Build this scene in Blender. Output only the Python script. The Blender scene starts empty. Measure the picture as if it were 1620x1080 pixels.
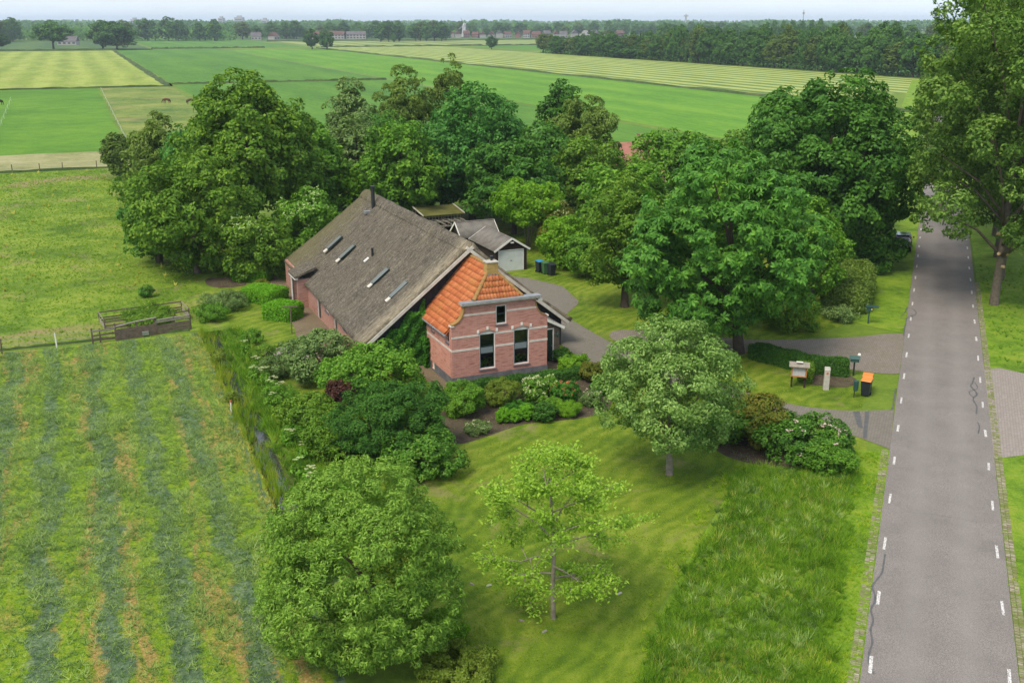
import bpy, bmesh, math, random
import numpy as np
from mathutils import Vector
from mathutils.geometry import tessellate_polygon

sc = bpy.context.scene
C = sc.collection
R = math.radians

# ------------------------------------------------------------------ camera, sky, sun, exposure
cam_d = bpy.data.cameras.new('camera'); cam = bpy.data.objects.new('camera', cam_d); C.objects.link(cam)
cam.location = (0, 0, 21.3); cam.rotation_euler = (R(90 - 17.346), 0, 0)
cam_d.sensor_width = 36; cam_d.lens = 36; cam_d.clip_start = 0.5; cam_d.clip_end = 30000
sc.camera = cam

SUN_EL, SUN_AZ = R(56), R(-142)          # azimuth measured from +Y (camera heading), negative = camera left
SUN_DIR = Vector((math.sin(SUN_AZ) * math.cos(SUN_EL), math.cos(SUN_AZ) * math.cos(SUN_EL), math.sin(SUN_EL)))
sun_d = bpy.data.lights.new('sun', 'SUN'); sun = bpy.data.objects.new('sun', sun_d); C.objects.link(sun)
sun_d.energy = 2.6; sun_d.angle = R(24); sun_d.color = (1.0, 0.91, 0.76)
sun.rotation_euler = (-SUN_DIR).to_track_quat('-Z', 'Y').to_euler(); sun.location = (-40, -30, 80)

world = bpy.data.worlds.new('World'); sc.world = world; world.use_nodes = True
wn = world.node_tree.nodes; wl = world.node_tree.links
sky = wn.new('ShaderNodeTexSky'); sky.sky_type = 'NISHITA'; sky.sun_disc = False
sky.sun_elevation = SUN_EL; sky.sun_rotation = SUN_AZ; sky.air_density = 1.0; sky.dust_density = 1.2; sky.ozone_density = 1.2
wtc = wn.new('ShaderNodeTexCoord'); wmp = wn.new('ShaderNodeMapping'); wmp.inputs['Scale'].default_value = (1.6, 1.6, 9.0)
wno = wn.new('ShaderNodeTexNoise'); wno.inputs['Scale'].default_value = 2.2; wno.inputs['Detail'].default_value = 7; wno.inputs['Roughness'].default_value = 0.6
wrp = wn.new('ShaderNodeValToRGB'); wrp.color_ramp.elements[0].position = 0.30; wrp.color_ramp.elements[0].color = (0.50, 0.50, 0.50, 1)
wrp.color_ramp.elements[1].position = 0.72; wrp.color_ramp.elements[1].color = (0.9, 0.9, 0.9, 1)
wmx = wn.new('ShaderNodeMix'); wmx.data_type = 'RGBA'
wmx.inputs[7].default_value = (5.4, 6.0, 6.7, 1)      # thin high cloud over the blue
bg = wn['Background']; bg.inputs['Strength'].default_value = 0.125
wl.new(wtc.outputs['Generated'], wmp.inputs['Vector']); wl.new(wmp.outputs[0], wno.inputs['Vector']); wl.new(wno.outputs['Fac'], wrp.inputs['Fac'])
wl.new(wrp.outputs['Color'], wmx.inputs[0]); wl.new(sky.outputs[0], wmx.inputs[6]); wl.new(wmx.outputs[2], bg.inputs['Color'])

sc.view_settings.view_transform = 'Standard'; sc.view_settings.look = 'None'
sc.view_settings.exposure = 0.66; sc.view_settings.gamma = 1.0; sc.view_settings.use_curve_mapping = False
cy = sc.cycles
cy.max_bounces = 7; cy.diffuse_bounces = 3; cy.glossy_bounces = 3; cy.transmission_bounces = 5; cy.transparent_max_bounces = 8; cy.volume_bounces = 0
cy.use_denoising = True; cy.sample_clamp_indirect = 6

# ------------------------------------------------------------------ node helpers
def newmat(name):
    m = bpy.data.materials.new(name); m.use_nodes = True
    return m, m.node_tree, m.node_tree.nodes['Principled BSDF']
def N(nt, typ, ins=None, **props):
    n = nt.nodes.new(typ)
    for k, v in props.items(): setattr(n, k, v)
    for k, v in (ins or {}).items():
        s = n.inputs[k]
        if isinstance(v, bpy.types.NodeSocket): nt.links.new(v, s)
        else: s.default_value = v
    return n
def coords(nt, which='Object'): return N(nt, 'ShaderNodeTexCoord').outputs[which]
def worldpos(nt): return N(nt, 'ShaderNodeNewGeometry').outputs['Position']
def mapping(nt, vec, scale=(1, 1, 1), rot=(0, 0, 0), loc=(0, 0, 0)):
    return N(nt, 'ShaderNodeMapping', {'Vector': vec, 'Scale': scale, 'Rotation': rot, 'Location': loc}).outputs[0]
def noise(nt, vec, scale, detail=4, rough=0.55, dist=0.0):
    return N(nt, 'ShaderNodeTexNoise', {'Vector': vec, 'Scale': scale, 'Detail': detail, 'Roughness': rough, 'Distortion': dist}).outputs['Fac']
def ramp(nt, fac, stops, interp='LINEAR'):
    n = N(nt, 'ShaderNodeValToRGB', {'Fac': fac}); cr = n.color_ramp; cr.interpolation = interp
    while len(cr.elements) < len(stops): cr.elements.new(0.5)
    for e, (p, c) in zip(cr.elements, stops):
        e.position = p; e.color = (c, c, c, 1) if isinstance(c, (int, float)) else (*c[:3], 1)
    return n.outputs['Color']
def mix(nt, fac, a, b, blend='MIX'):
    n = N(nt, 'ShaderNodeMix', data_type='RGBA', blend_type=blend)
    for i, v in ((0, fac), (6, a), (7, b)):
        if isinstance(v, bpy.types.NodeSocket): nt.links.new(v, n.inputs[i])
        else: n.inputs[i].default_value = v if i == 0 else (*v[:3], 1)
    return n.outputs[2]
def mth(nt, op, a, b=0.0, clamp=False):
    n = N(nt, 'ShaderNodeMath', operation=op, use_clamp=clamp)
    for i, v in ((0, a), (1, b)):
        if isinstance(v, bpy.types.NodeSocket): nt.links.new(v, n.inputs[i])
        else: n.inputs[i].default_value = v
    return n.outputs[0]
def bump(nt, bsdf, h, strength=0.5, dist=0.05):
    b = N(nt, 'ShaderNodeBump', {'Height': h, 'Strength': strength, 'Distance': dist}); nt.links.new(b.outputs[0], bsdf.inputs['Normal'])
def col(nt, bsdf, c, rough=0.8, spec=0.3):
    if isinstance(c, bpy.types.NodeSocket): nt.links.new(c, bsdf.inputs['Base Color'])
    else: bsdf.inputs['Base Color'].default_value = (*c[:3], 1)
    if isinstance(rough, bpy.types.NodeSocket): nt.links.new(rough, bsdf.inputs['Roughness'])
    else: bsdf.inputs['Roughness'].default_value = rough
    bsdf.inputs['Specular IOR Level'].default_value = spec

M = {}
def plain(name, c, rough=0.6, spec=0.3, var=0.25, scale=3.0, metal=0.0, bmp=0.0):
    """a painted or weathered surface: base colour broken up by dirt and wear"""
    m, nt, b = newmat(name); o = coords(nt)
    f = noise(nt, o, scale, 6, 0.65); f2 = noise(nt, o, scale * 9, 3, 0.6)
    dark = tuple(x * (1 - var) for x in c); light = tuple(min(1, x * (1 + var * 0.5)) for x in c)
    cc = ramp(nt, f, [(0.3, dark), (0.55, c), (0.75, light)])
    cc = mix(nt, mth(nt, 'MULTIPLY', f2, var * 0.8), cc, tuple(x * 0.7 for x in c))
    col(nt, b, cc, rough, spec); b.inputs['Metallic'].default_value = metal
    if bmp: bump(nt, b, f2, bmp, 0.02)
    M[name] = m; return m
def leafmat(name, cols, trans=0.26, rough=0.5, big=0.25, glow=(1.25, 1.35, 0.55)):
    """leaf: colour differs leaf by leaf and branch by branch; some light comes through"""
    m, nt, b = newmat(name)
    g = N(nt, 'ShaderNodeNewGeometry'); ri = g.outputs['Random Per Island']
    n1 = noise(nt, g.outputs['Position'], big, 3, 0.5)
    f = mth(nt, 'ADD', mth(nt, 'MULTIPLY', ri, 0.55), mth(nt, 'MULTIPLY', n1, 0.55))
    cols = [(c_[0] * 1.38, c_[1] * 1.80, c_[2] * 0.78) for c_ in cols]; k = len(cols)
    c = ramp(nt, f, [(0.18 + 0.68 * i / (k - 1), cc) for i, cc in enumerate(cols)])
    col(nt, b, c, rough, 0.10)
    t = N(nt, 'ShaderNodeBsdfTranslucent', {'Color': mix(nt, 1.0, c, glow, 'MULTIPLY')})
    ms = N(nt, 'ShaderNodeMixShader', {'Fac': trans})
    nt.links.new(b.outputs[0], ms.inputs[1]); nt.links.new(t.outputs[0], ms.inputs[2])
    nt.links.new(ms.outputs[0], nt.nodes['Material Output'].inputs['Surface'])
    M[name] = m; return m
def blademat(name, cols, trans=0.3):
    """grass blade tufts: colour differs tuft by tuft and patch by patch"""
    m, nt, b = newmat(name)
    ri = N(nt, 'ShaderNodeObjectInfo').outputs['Random']; n1 = noise(nt, worldpos(nt), 0.35, 3, 0.6)
    cols = [(c_[0] * 2.1, c_[1] * 2.25, c_[2] * 1.1) for c_ in cols]
    f = mth(nt, 'ADD', mth(nt, 'MULTIPLY', ri, 0.5), mth(nt, 'MULTIPLY', n1, 0.6)); k = len(cols)
    c = ramp(nt, f, [(0.2 + 0.65 * i / (k - 1), cc) for i, cc in enumerate(cols)])
    col(nt, b, c, 0.7, 0.08)
    t = N(nt, 'ShaderNodeBsdfTranslucent', {'Color': mix(nt, 1.0, c, (1.2, 1.3, 0.6), 'MULTIPLY')})
    ms = N(nt, 'ShaderNodeMixShader', {'Fac': trans})
    nt.links.new(b.outputs[0], ms.inputs[1]); nt.links.new(t.outputs[0], ms.inputs[2])
    nt.links.new(ms.outputs[0], nt.nodes['Material Output'].inputs['Surface'])
    M[name] = m; return m

# the land is laid out on a grid turned 22.5 degrees: q runs across the strips, p along them
QX, QY = 0.924, 0.383
def q_of(nt, pos):
    s = N(nt, 'ShaderNodeSeparateXYZ', {'Vector': pos}).outputs
    return mth(nt, 'ADD', mth(nt, 'MULTIPLY', s[0], QX), mth(nt, 'MULTIPLY', s[1], QY))
def p_of(nt, pos):
    s = N(nt, 'ShaderNodeSeparateXYZ', {'Vector': pos}).outputs
    return mth(nt, 'ADD', mth(nt, 'MULTIPLY', s[0], -QY), mth(nt, 'MULTIPLY', s[1], QX))
MOW = (0.83, -0.56)
def turf(name, cols, patch=0.12, mid=1.1, fine=9.0, tan=None, tanamt=0.62, tanscale=0.35, bmp=0.6, stripes=None, stretch=None, mow=None):
    """grassland: patches of different growth, blade-scale grain, optional dry spots and mowing stripes"""
    m, nt, b = newmat(name); P = worldpos(nt)
    if stretch:
        P2 = N(nt, 'ShaderNodeCombineXYZ', {'X': mth(nt, 'MULTIPLY', q_of(nt, P), stretch), 'Y': p_of(nt, P)}).outputs[0]
    else: P2 = P
    n0 = noise(nt, P2, patch, 4, 0.55); n1 = noise(nt, P2, mid, 5, 0.65, 0.6); n2 = noise(nt, P, fine, 4, 0.7, 0.5)
    f = mth(nt, 'ADD', mth(nt, 'MULTIPLY', n0, 0.42), mth(nt, 'ADD', mth(nt, 'MULTIPLY', n1, 0.36), mth(nt, 'MULTIPLY', n2, 0.26)))
    if stripes:
        period, amt, ph = stripes
        w = mth(nt, 'SINE', mth(nt, 'ADD', mth(nt, 'MULTIPLY', mth(nt, 'ADD', q_of(nt, P), mth(nt, 'MULTIPLY', n0, 1.2)), 6.2832 / period), ph))
        f = mth(nt, 'ADD', f, mth(nt, 'MULTIPLY', w, amt))
    if mow:
        xy = N(nt, 'ShaderNodeSeparateXYZ', {'Vector': P}).outputs
        w = mth(nt, 'SINE', mth(nt, 'MULTIPLY', mth(nt, 'ADD', mth(nt, 'ADD', mth(nt, 'MULTIPLY', xy[0], MOW[0]), mth(nt, 'MULTIPLY', xy[1], MOW[1])), mth(nt, 'MULTIPLY', n0, 5.0)), 6.2832 / mow[0]))
        f = mth(nt, 'ADD', f, mth(nt, 'MULTIPLY', w, mow[1]))
    k = len(cols)
    c = ramp(nt, f, [(0.405 + 0.21 * i / (k - 1), cc) for i, cc in enumerate(cols)])
    if tan:
        t0 = noise(nt, P2, tanscale, 5, 0.7, 0.8)
        c = mix(nt, ramp(nt, t0, [(tanamt - 0.06, 0.0), (tanamt + 0.08, 0.85)]), c, tan)
    col(nt, b, c, 0.85, 0.15)
    bump(nt, b, mth(nt, 'ADD', n2, mth(nt, 'MULTIPLY', n1, 1.5)), bmp, 0.12)
    M[name] = m; return m

# ------------------------------------------------------------------ mesh helpers
class MB:
    def __init__(s): s.v = []; s.f = []; s.m = []
    def add(s, verts, faces, mi=0):
        o = len(s.v); s.v += [tuple(p) for p in verts]; s.f += [tuple(i + o for i in f) for f in faces]; s.m += [mi] * len(faces); return s
    def box(s, x0, x1, y0, y1, z0, z1, mi=0):
        return s.add([(x0, y0, z0), (x1, y0, z0), (x1, y1, z0), (x0, y1, z0), (x0, y0, z1), (x1, y0, z1), (x1, y1, z1), (x0, y1, z1)],
                     [(0, 3, 2, 1), (4, 5, 6, 7), (0, 1, 5, 4), (1, 2, 6, 5), (2, 3, 7, 6), (3, 0, 4, 7)], mi)
    def frustum(s, x0, x1, y0, y1, z0, X0, X1, Y0, Y1, z1, mi=0):
        return s.add([(x0, y0, z0), (x1, y0, z0), (x1, y1, z0), (x0, y1, z0), (X0, Y0, z1), (X1, Y0, z1), (X1, Y1, z1), (X0, Y1, z1)],
                     [(0, 3, 2, 1), (4, 5, 6, 7), (0, 1, 5, 4), (1, 2, 6, 5), (2, 3, 7, 6), (3, 0, 4, 7)], mi)
    def bar(s, a, b, w, h, up=(0, 0, 1), mi=0):
        a, b = Vector(a), Vector(b); d = (b - a).normalized(); sd = d.cross(Vector(up)).normalized(); u = sd.cross(d)
        vs = []
        for p in (a, b):
            for i, j in ((-1, -1), (1, -1), (1, 1), (-1, 1)): vs.append(p + sd * i * w / 2 + u * j * h / 2)
        return s.add(vs, [(0, 1, 2, 3), (7, 6, 5, 4), (0, 4, 5, 1), (1, 5, 6, 2), (2, 6, 7, 3), (3, 7, 4, 0)], mi)
    def tube(s, pts, rad, n=7, mi=0, cap=True):
        pts = [Vector(p) for p in pts]; o = len(s.v); ref = Vector((0.3, 0.9, 0.2))
        for i, p in enumerate(pts):
            d = (pts[min(i + 1, len(pts) - 1)] - pts[max(i - 1, 0)]).normalized()
            a = d.cross(ref)
            if a.length < 1e-3: a = d.cross(Vector((1, 0, 0)))
            a.normalize(); b2 = d.cross(a)
            for k in range(n):
                t = 2 * math.pi * k / n; s.v.append(tuple(p + (a * math.cos(t) + b2 * math.sin(t)) * rad[i]))
        for i in range(len(pts) - 1):
            for k in range(n):
                s.f.append((o + i * n + k, o + i * n + (k + 1) % n, o + (i + 1) * n + (k + 1) % n, o + (i + 1) * n + k)); s.m.append(mi)
        if cap:
            s.f.append(tuple(o + k for k in reversed(range(n)))); s.m.append(mi)
            s.f.append(tuple(o + (len(pts) - 1) * n + k for k in range(n))); s.m.append(mi)
        return s
    def lathe(s, prof, c=(0, 0, 0), n=12, mi=0):
        return s.tube_prof([(c[0], c[1], c[2] + z) for r, z in prof], [r for r, z in prof], n, mi)
    def tube_prof(s, pts, rad, n, mi):
        o = len(s.v)
        for p, r in zip(pts, rad):
            for k in range(n): s.v.append((p[0] + r * math.cos(2 * math.pi * k / n), p[1] + r * math.sin(2 * math.pi * k / n), p[2]))
        for i in range(len(pts) - 1):
            for k in range(n):
                s.f.append((o + i * n + k, o + i * n + (k + 1) % n, o + (i + 1) * n + (k + 1) % n, o + (i + 1) * n + k)); s.m.append(mi)
        s.f.append(tuple(o + k for k in reversed(range(n)))); s.m.append(mi)
        s.f.append(tuple(o + (len(pts) - 1) * n + k for k in range(n))); s.m.append(mi)
        return s
    def poly(s, pts, mi=0, holes=()):
        loops = [[Vector(p) for p in pts]] + [[Vector(p) for p in h] for h in holes]
        flat = [p for l in loops for p in l]; tr = tessellate_polygon(loops); out = []
        n0 = None
        for t in tr: out.append(tuple(t))
        return s.add(flat, out, mi)
    def slab(s, outline, holes, axis_o, ax, ay, an, th, mi=0, mi_rev=None):
        """wall plate: outline and holes in (a, b), front face on the plane axis_o, thickness th against an"""
        O, A, B, Nn = Vector(axis_o), Vector(ax), Vector(ay), Vector(an)
        P = lambda ab, d: O + A * ab[0] + B * ab[1] - Nn * d
        loops = [list(outline)] + [list(h) for h in holes]
        tr = tessellate_polygon([[Vector((a, b, 0)) for a, b in l] for l in loops])
        flat = [ab for l in loops for ab in l]
        def orient(t, flip):
            a, b, c = (Vector((*flat[i], 0)) for i in t); z = (b - a).cross(c - a).z
            up = z > 0
            return t if up != flip else (t[0], t[2], t[1])
        s.add([P(ab, 0) for ab in flat], [orient(t, False) for t in tr], mi)
        s.add([P(ab, th) for ab in flat], [orient(t, True) for t in tr], mi)
        for li, l in enumerate(loops):
            n = len(l)
            for i in range(n):
                a, b = l[i], l[(i + 1) % n]
                s.add([P(a, 0), P(b, 0), P(b, th), P(a, th)], [(0, 3, 2, 1)], mi if li == 0 or mi_rev is None else mi_rev)
        return s
    def mesh(s, name, mats, smooth=False, fix=True):
        me = bpy.data.meshes.new(name); me.from_pydata(s.v, [], s.f)
        for m in (mats if isinstance(mats, (list, tuple)) else [mats]): me.materials.append(M[m] if isinstance(m, str) else m)
        me.polygons.foreach_set('material_index', s.m)
        if smooth: me.polygons.foreach_set('use_smooth', [True] * len(s.f))
        if fix:
            bm = bmesh.new(); bm.from_mesh(me); bmesh.ops.recalc_face_normals(bm, faces=bm.faces); bm.to_mesh(me); bm.free()
        me.update(); return me
    def build(s, name, mats, parent=None, smooth=False, fix=True, bevel=0, loc=None, label=None):
        o = bpy.data.objects.new(name, s.mesh(name, mats, smooth, fix)); C.objects.link(o); o.parent = parent
        if loc: o.location = loc
        if bevel:
            md = o.modifiers.new('bevel', 'BEVEL'); md.width = bevel; md.segments = 2; md.limit_method = 'ANGLE'
        if label: o['label'] = label
        return o
def tag(o, label=None, cat=None, group=None, kind=None):
    for k, v in (('label', label), ('category', cat), ('group', group), ('kind', kind)):
        if v: o[k] = v
    return o
def empty(name, loc, label, cat, rz=0.0, group=None):
    o = bpy.data.objects.new(name, None); C.objects.link(o); o.location = loc; o.rotation_euler = (0, 0, rz); o.empty_display_size = 0.3
    return tag(o, label, cat, group)
def meshobj(name, me, parent=None, loc=None):
    o = bpy.data.objects.new(name, me); C.objects.link(o); o.parent = parent
    if loc: o.location = loc
    return o
def copy_tree(o, parent=None, name=None):
    c = o.copy(); C.objects.link(c); c.parent = parent
    for ch in list(o.children): copy_tree(ch, c)
    return c
def smooth_poly(pts, sub=5, closed=True):
    """rounds a coarse outline (Catmull-Rom)"""
    n = len(pts); out = []
    rng_ = range(n) if closed else range(n - 1)
    for i in rng_:
        P = [Vector(pts[(i + k) % n] if closed else pts[min(max(i + k, 0), n - 1)]) for k in (-1, 0, 1, 2)]
        for j in range(sub):
            t = j / sub
            out.append(tuple(0.5 * ((2 * P[1]) + (P[2] - P[0]) * t + (2 * P[0] - 5 * P[1] + 4 * P[2] - P[3]) * t * t + (3 * P[1] - P[0] - 3 * P[2] + P[3]) * t ** 3)))
    if not closed: out.append(tuple(pts[-1]))
    return out
def sheet(name, pts, z, mat, kind='structure', holes=(), label=None, cat=None, parent=None):
    me = bpy.data.meshes.new(name)
    loops = [[Vector((p[0], p[1], 0)) for p in l] for l in [pts] + list(holes)]
    flat = [p for l in loops for p in l]; fs = []
    for t in tessellate_polygon(loops):
        a, b, c = (flat[i] for i in t)
        fs.append(tuple(t) if (b - a).cross(c - a).z > 0 else (t[0], t[2], t[1]))
    me.from_pydata([(p.x, p.y, z) for p in flat], [], fs); me.materials.append(M[mat]); me.update()
    o = meshobj(name, me, parent); 
    if parent is None: tag(o, label, cat, None, kind)
    return o

def leaf_mesh(name, pos, nrm, L, W, mat, rng, kind='leaf', droop=0.0, fold=0.12):
    """thousands of single leaves as one mesh"""
    n = len(pos); nrm = nrm / (np.linalg.norm(nrm, axis=1, keepdims=True) + 1e-9)
    rv = rng.normal(size=(n, 3)); 
    if droop: rv[:, 2] -= droop
    t = rv - nrm * np.sum(rv * nrm, axis=1, keepdims=True); t /= np.linalg.norm(t, axis=1, keepdims=True) + 1e-9
    b = np.cross(nrm, t); L = np.broadcast_to(L, (n,)) * rng.uniform(0.65, 1.3, n); W = np.broadcast_to(W, (n,)) * rng.uniform(0.7, 1.25, n)
    if kind == 'palm':
        P = []; Q = []
        for a in (-1.9, -0.95, 0.0, 0.95, 1.9):
            tt = t * math.cos(a) + b * math.sin(a) - nrm * 0.35; bb = -t * math.sin(a) + b * math.cos(a)
            tt /= np.linalg.norm(tt, axis=1, keepdims=True)
            l = (L * (1.0 if abs(a) < 1.2 else 0.7))[:, None]; w = W[:, None] * 0.5
            q = np.stack([pos, pos + tt * l * 0.6 + bb * w, pos + tt * l - nrm * 0.08 * l, pos + tt * l * 0.6 - bb * w], 1); P.append(q)
        V = np.concatenate(P, 0).reshape(-1, 3)
    else:
        l = L[:, None]; w = W[:, None] * 0.5
        V = np.stack([pos - t * l * 0.5, pos + b * w + nrm * w * fold * 2, pos + t * l * 0.5 - nrm * l * 0.12, pos - b * w + nrm * w * fold * 2], 1).reshape(-1, 3)
    k = len(V) // 4
    me = bpy.data.meshes.new(name)
    me.vertices.add(4 * k); me.loops.add(4 * k); me.polygons.add(k)
    me.vertices.foreach_set('co', V.astype(np.float32).ravel())
    me.loops.foreach_set('vertex_index', np.arange(4 * k, dtype=np.int32))
    me.polygons.foreach_set('loop_start', np.arange(0, 4 * k, 4, dtype=np.int32))
    me.materials.append(M[mat]); me.update(calc_edges=True)
    return me
def crown_points(env, n, cr, rng, flat=0.8, up=0.45, out=0.7, inner=0.72, outlier=0.12, zmin=None, rnd=0.7):
    """leaf positions and normals: the crown is lobes (env), the lobes are clumps of radius ~cr, the clumps are leaves"""
    env = np.array(env, float); ctr = env[:, :3].mean(0)
    area = (env[:, 3] * env[:, 4] + env[:, 4] * env[:, 5] + env[:, 3] * env[:, 5])
    nc = int(max(10, 1.35 * 4 * area.sum() / 3 * 3.14 / (3.14 * cr * cr)))
    ci = rng.choice(len(env), nc, p=area / area.sum()); d = rng.normal(size=(nc, 3)); d /= np.linalg.norm(d, axis=1, keepdims=True)
    rf = rng.uniform(inner, 1.0, nc) ** 0.6; sel = rng.random(nc) < outlier; rf[sel] *= rng.uniform(1.03, 1.22, sel.sum())
    cc = env[ci, :3] + d * env[ci, 3:6] * rf[:, None]
    keep = np.ones(nc, bool)
    for e in env:
        ins = np.sum(((cc - e[:3]) / e[3:6]) ** 2, axis=1) < 0.45
        keep &= ~(ins & (rng.random(nc) < 0.8))
    if zmin is not None: keep &= cc[:, 2] > zmin
    cc, ci, d, sel = cc[keep], ci[keep], d[keep], sel[keep]; nc = len(cc)
    rad = cr * rng.uniform(0.6, 1.35, nc); rad[sel] *= 0.6
    w = rad ** 2; li = rng.choice(nc, n, p=w / w.sum())
    e = rng.normal(size=(n, 3)) + d[li] * 0.6 + np.array([0, 0, 0.35]); e /= np.linalg.norm(e, axis=1, keepdims=True)
    pos = cc[li] + e * (rad[li] * rng.uniform(0.35, 1.0, n) ** 0.5)[:, None] * np.array([1, 1, flat])
    nrm = e * out + d[li] * 0.35 + np.array([0, 0, up]) + rng.normal(size=(n, 3)) * rnd * 0.6
    if zmin is not None: pos[:, 2] = np.maximum(pos[:, 2], zmin * 0.5 + 0.03)
    return pos, nrm
def env_round(rng, r, z0, z1, nl=9, spread=0.62, lobe=0.45, top=1.0, rx=1.0):
    """lobed crown envelope of radius r between heights z0 and z1"""
    h = (z1 - z0) / 2; cz = (z0 + z1) / 2; env = [(0, 0, cz, r * 0.72 * rx, r * 0.72, h * 0.78)]
    a0 = rng.uniform(0, 6.28)
    for i in range(nl):
        a = a0 + i * 2.39996; zt = -0.75 + 1.6 * (i + 0.5) / nl; zt += rng.uniform(-0.1, 0.1)
        k = math.sqrt(max(0.05, 1 - min(1, abs(zt)) ** 2)); rr = r * spread * k * rng.uniform(0.85, 1.12)
        lr = r * lobe * rng.uniform(0.75, 1.15) * (top if zt > 0.3 else 1.0)
        lz = min(lr * 0.9, h * 0.55)
        env.append((math.cos(a) * rr * rx, math.sin(a) * rr, min(max(cz + zt * h * 0.72, z0 + lz * 0.8), z1 - lz * 0.8), lr, lr, lz))
    env.append((rng.uniform(-.15, .15) * r, rng.uniform(-.15, .15) * r, z1 - h * 0.36, r * 0.42, r * 0.42, h * 0.36))
    return env
def limbs(mb, env, h0, r0, rng, lean=(0, 0), n=7, ztop=None, sides=7):
    """tapered trunk with limbs running out to the lobes"""
    zt = ztop or max(e[2] for e in env); pts = []; k = 6
    for i in range(k + 1):
        t = i / k; w = 0.12 * r0 * 4 * t
        pts.append((lean[0] * t + rng.uniform(-w, w), lean[1] * t + rng.uniform(-w, w), zt * t))
    mb.tube([(0, 0, -0.15)] + pts, [r0 * 1.45] + [r0 * (1.12 if i == 0 else 1 - 0.86 * i / k) for i in range(k + 1)], sides)
    es = list(env[1:]) if len(env) > 1 else list(env); rng.shuffle(es)
    for e in es[:n]:
        zb = min(max(h0, e[2] * rng.uniform(0.35, 0.7)), zt * 0.9); t = zb / zt
        a = Vector((lean[0] * t, lean[1] * t, zb)); b = Vector(e[:3]); m1 = a.lerp(b, 0.45) + Vector((0, 0, 0.10 * (b - a).length)); rr = r0 * (1 - 0.8 * t) * 0.55
        mb.tube([a, m1, b, b + (b - a) * 0.06], [rr, rr * 0.65, rr * 0.3, rr * 0.1], 5)
    return mb
def scatter(name, pts, z, density, blades, mat, scale=(0.7, 1.3), tilt=0.25, label=None, cat=None, seed=1, mask=None, holes=(), segs=2, hn=0.7):
    """grass as real blades: tufts set over the outline pts; blades = [(height, width, lean, azimuth)]; mask(nt, pos) -> density factor"""
    o = sheet(name, pts, z, mat, 'stuff', holes, label, cat)
    ng = bpy.data.node_groups.new(name, 'GeometryNodeTree')
    ng.interface.new_socket('Geometry', in_out='INPUT', socket_type='NodeSocketGeometry'); ng.interface.new_socket('Geometry', in_out='OUTPUT', socket_type='NodeSocketGeometry')
    gi = N(ng, 'NodeGroupInput'); go = N(ng, 'NodeGroupOutput')
    jn = N(ng, 'GeometryNodeJoinGeometry')
    for (h, w, lean, az) in blades:
        cn = N(ng, 'GeometryNodeMeshCone', {'Vertices': 3, 'Side Segments': segs, 'Radius Top': 0.0, 'Radius Bottom': w, 'Depth': h}, fill_type='NONE')
        tr = N(ng, 'GeometryNodeTransform', {'Geometry': cn.outputs[0], 'Rotation': (0, lean, az), 'Scale': (1, 0.5, 1)})
        ng.links.new(tr.outputs[0], jn.inputs[0])
    sm = N(ng, 'GeometryNodeSetMaterial', {'Geometry': jn.outputs[0], 'Material': M[mat]})
    dp = N(ng, 'GeometryNodeDistributePointsOnFaces', {'Mesh': gi.outputs[0], 'Density': density, 'Seed': seed}, distribute_method='RANDOM')
    if mask:
        f = mask(ng, N(ng, 'GeometryNodeInputPosition').outputs[0])
        ng.links.new(mth(ng, 'MULTIPLY', f, density), dp.inputs['Density'])
    rr = N(ng, 'FunctionNodeRandomValue', {0: (-tilt, -tilt, 0), 1: (tilt, tilt, 6.283)}, data_type='FLOAT_VECTOR')
    rs = N(ng, 'FunctionNodeRandomValue', {2: scale[0], 3: scale[1]}, data_type='FLOAT')
    ip = N(ng, 'GeometryNodeInstanceOnPoints', {'Points': dp.outputs[0], 'Instance': sm.outputs[0], 'Rotation': rr.outputs[0], 'Scale': mth(ng, 'MULTIPLY', rs.outputs[1], mth(ng, 'ADD', mth(ng, 'MULTIPLY', noise(ng, N(ng, 'GeometryNodeInputPosition').outputs[0], hn, 3, 0.6), 2.4), -0.25))})
    ng.links.new(ip.outputs[0], go.inputs[0])
    md = o.modifiers.new('scatter', 'NODES'); md.node_group = ng
    return o
def ramp_f(nt, f, a, b):
    return mth(nt, 'DIVIDE', mth(nt, 'SUBTRACT', f, a), b - a, True)
def tuft(n, h, w, spread, seed):
    r = random.Random(seed)
    return [(h * r.uniform(0.55, 1.15), w * r.uniform(0.7, 1.2), r.uniform(0.15, 1) * spread, i * 6.283 / n + r.uniform(-.5, .5)) for i in range(n)]
# ------------------------------------------------------------------ materials
turf('pasture_grass', [(0.0522, 0.1069, 0.0095), (0.0985, 0.1697, 0.0135), (0.1565, 0.2325, 0.0189), (0.2202, 0.2703, 0.0338)], 0.16, 0.9, 6.0, (0.25, 0.18, 0.095), 0.585, 0.09, 0.9)
turf('lawn_grass', [(0.0553, 0.1041, 0.0060), (0.0864, 0.1445, 0.0082), (0.1273, 0.1837, 0.0121), (0.1828, 0.2266, 0.0247)], 0.14, 0.8, 14.0, (0.20, 0.175, 0.07), 0.62, 0.3, 0.45, mow=(0.8, 0.036))
turf('verge_grass', [(0.0644, 0.1283, 0.0081), (0.1095, 0.1957, 0.0121), (0.1546, 0.2565, 0.0169), (0.2190, 0.2835, 0.0270)], 0.3, 1.4, 10.0, (0.19, 0.165, 0.07), 0.68, 0.7, 0.8)
turf('base_grass', [(0.0697, 0.1187, 0.0135), (0.1008, 0.1625, 0.0165), (0.1550, 0.2125, 0.0225)], 0.02, 0.3, 3.0)
turf('mown_yellow', [(0.1400, 0.1972, 0.0240), (0.2000, 0.2552, 0.0360), (0.2700, 0.3132, 0.0600)], 0.03, 0.16, 1.2, (0.27, 0.24, 0.085), 0.62, 0.05, 0.5, (13.0, 0.05, 0.0), 4.0)
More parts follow.
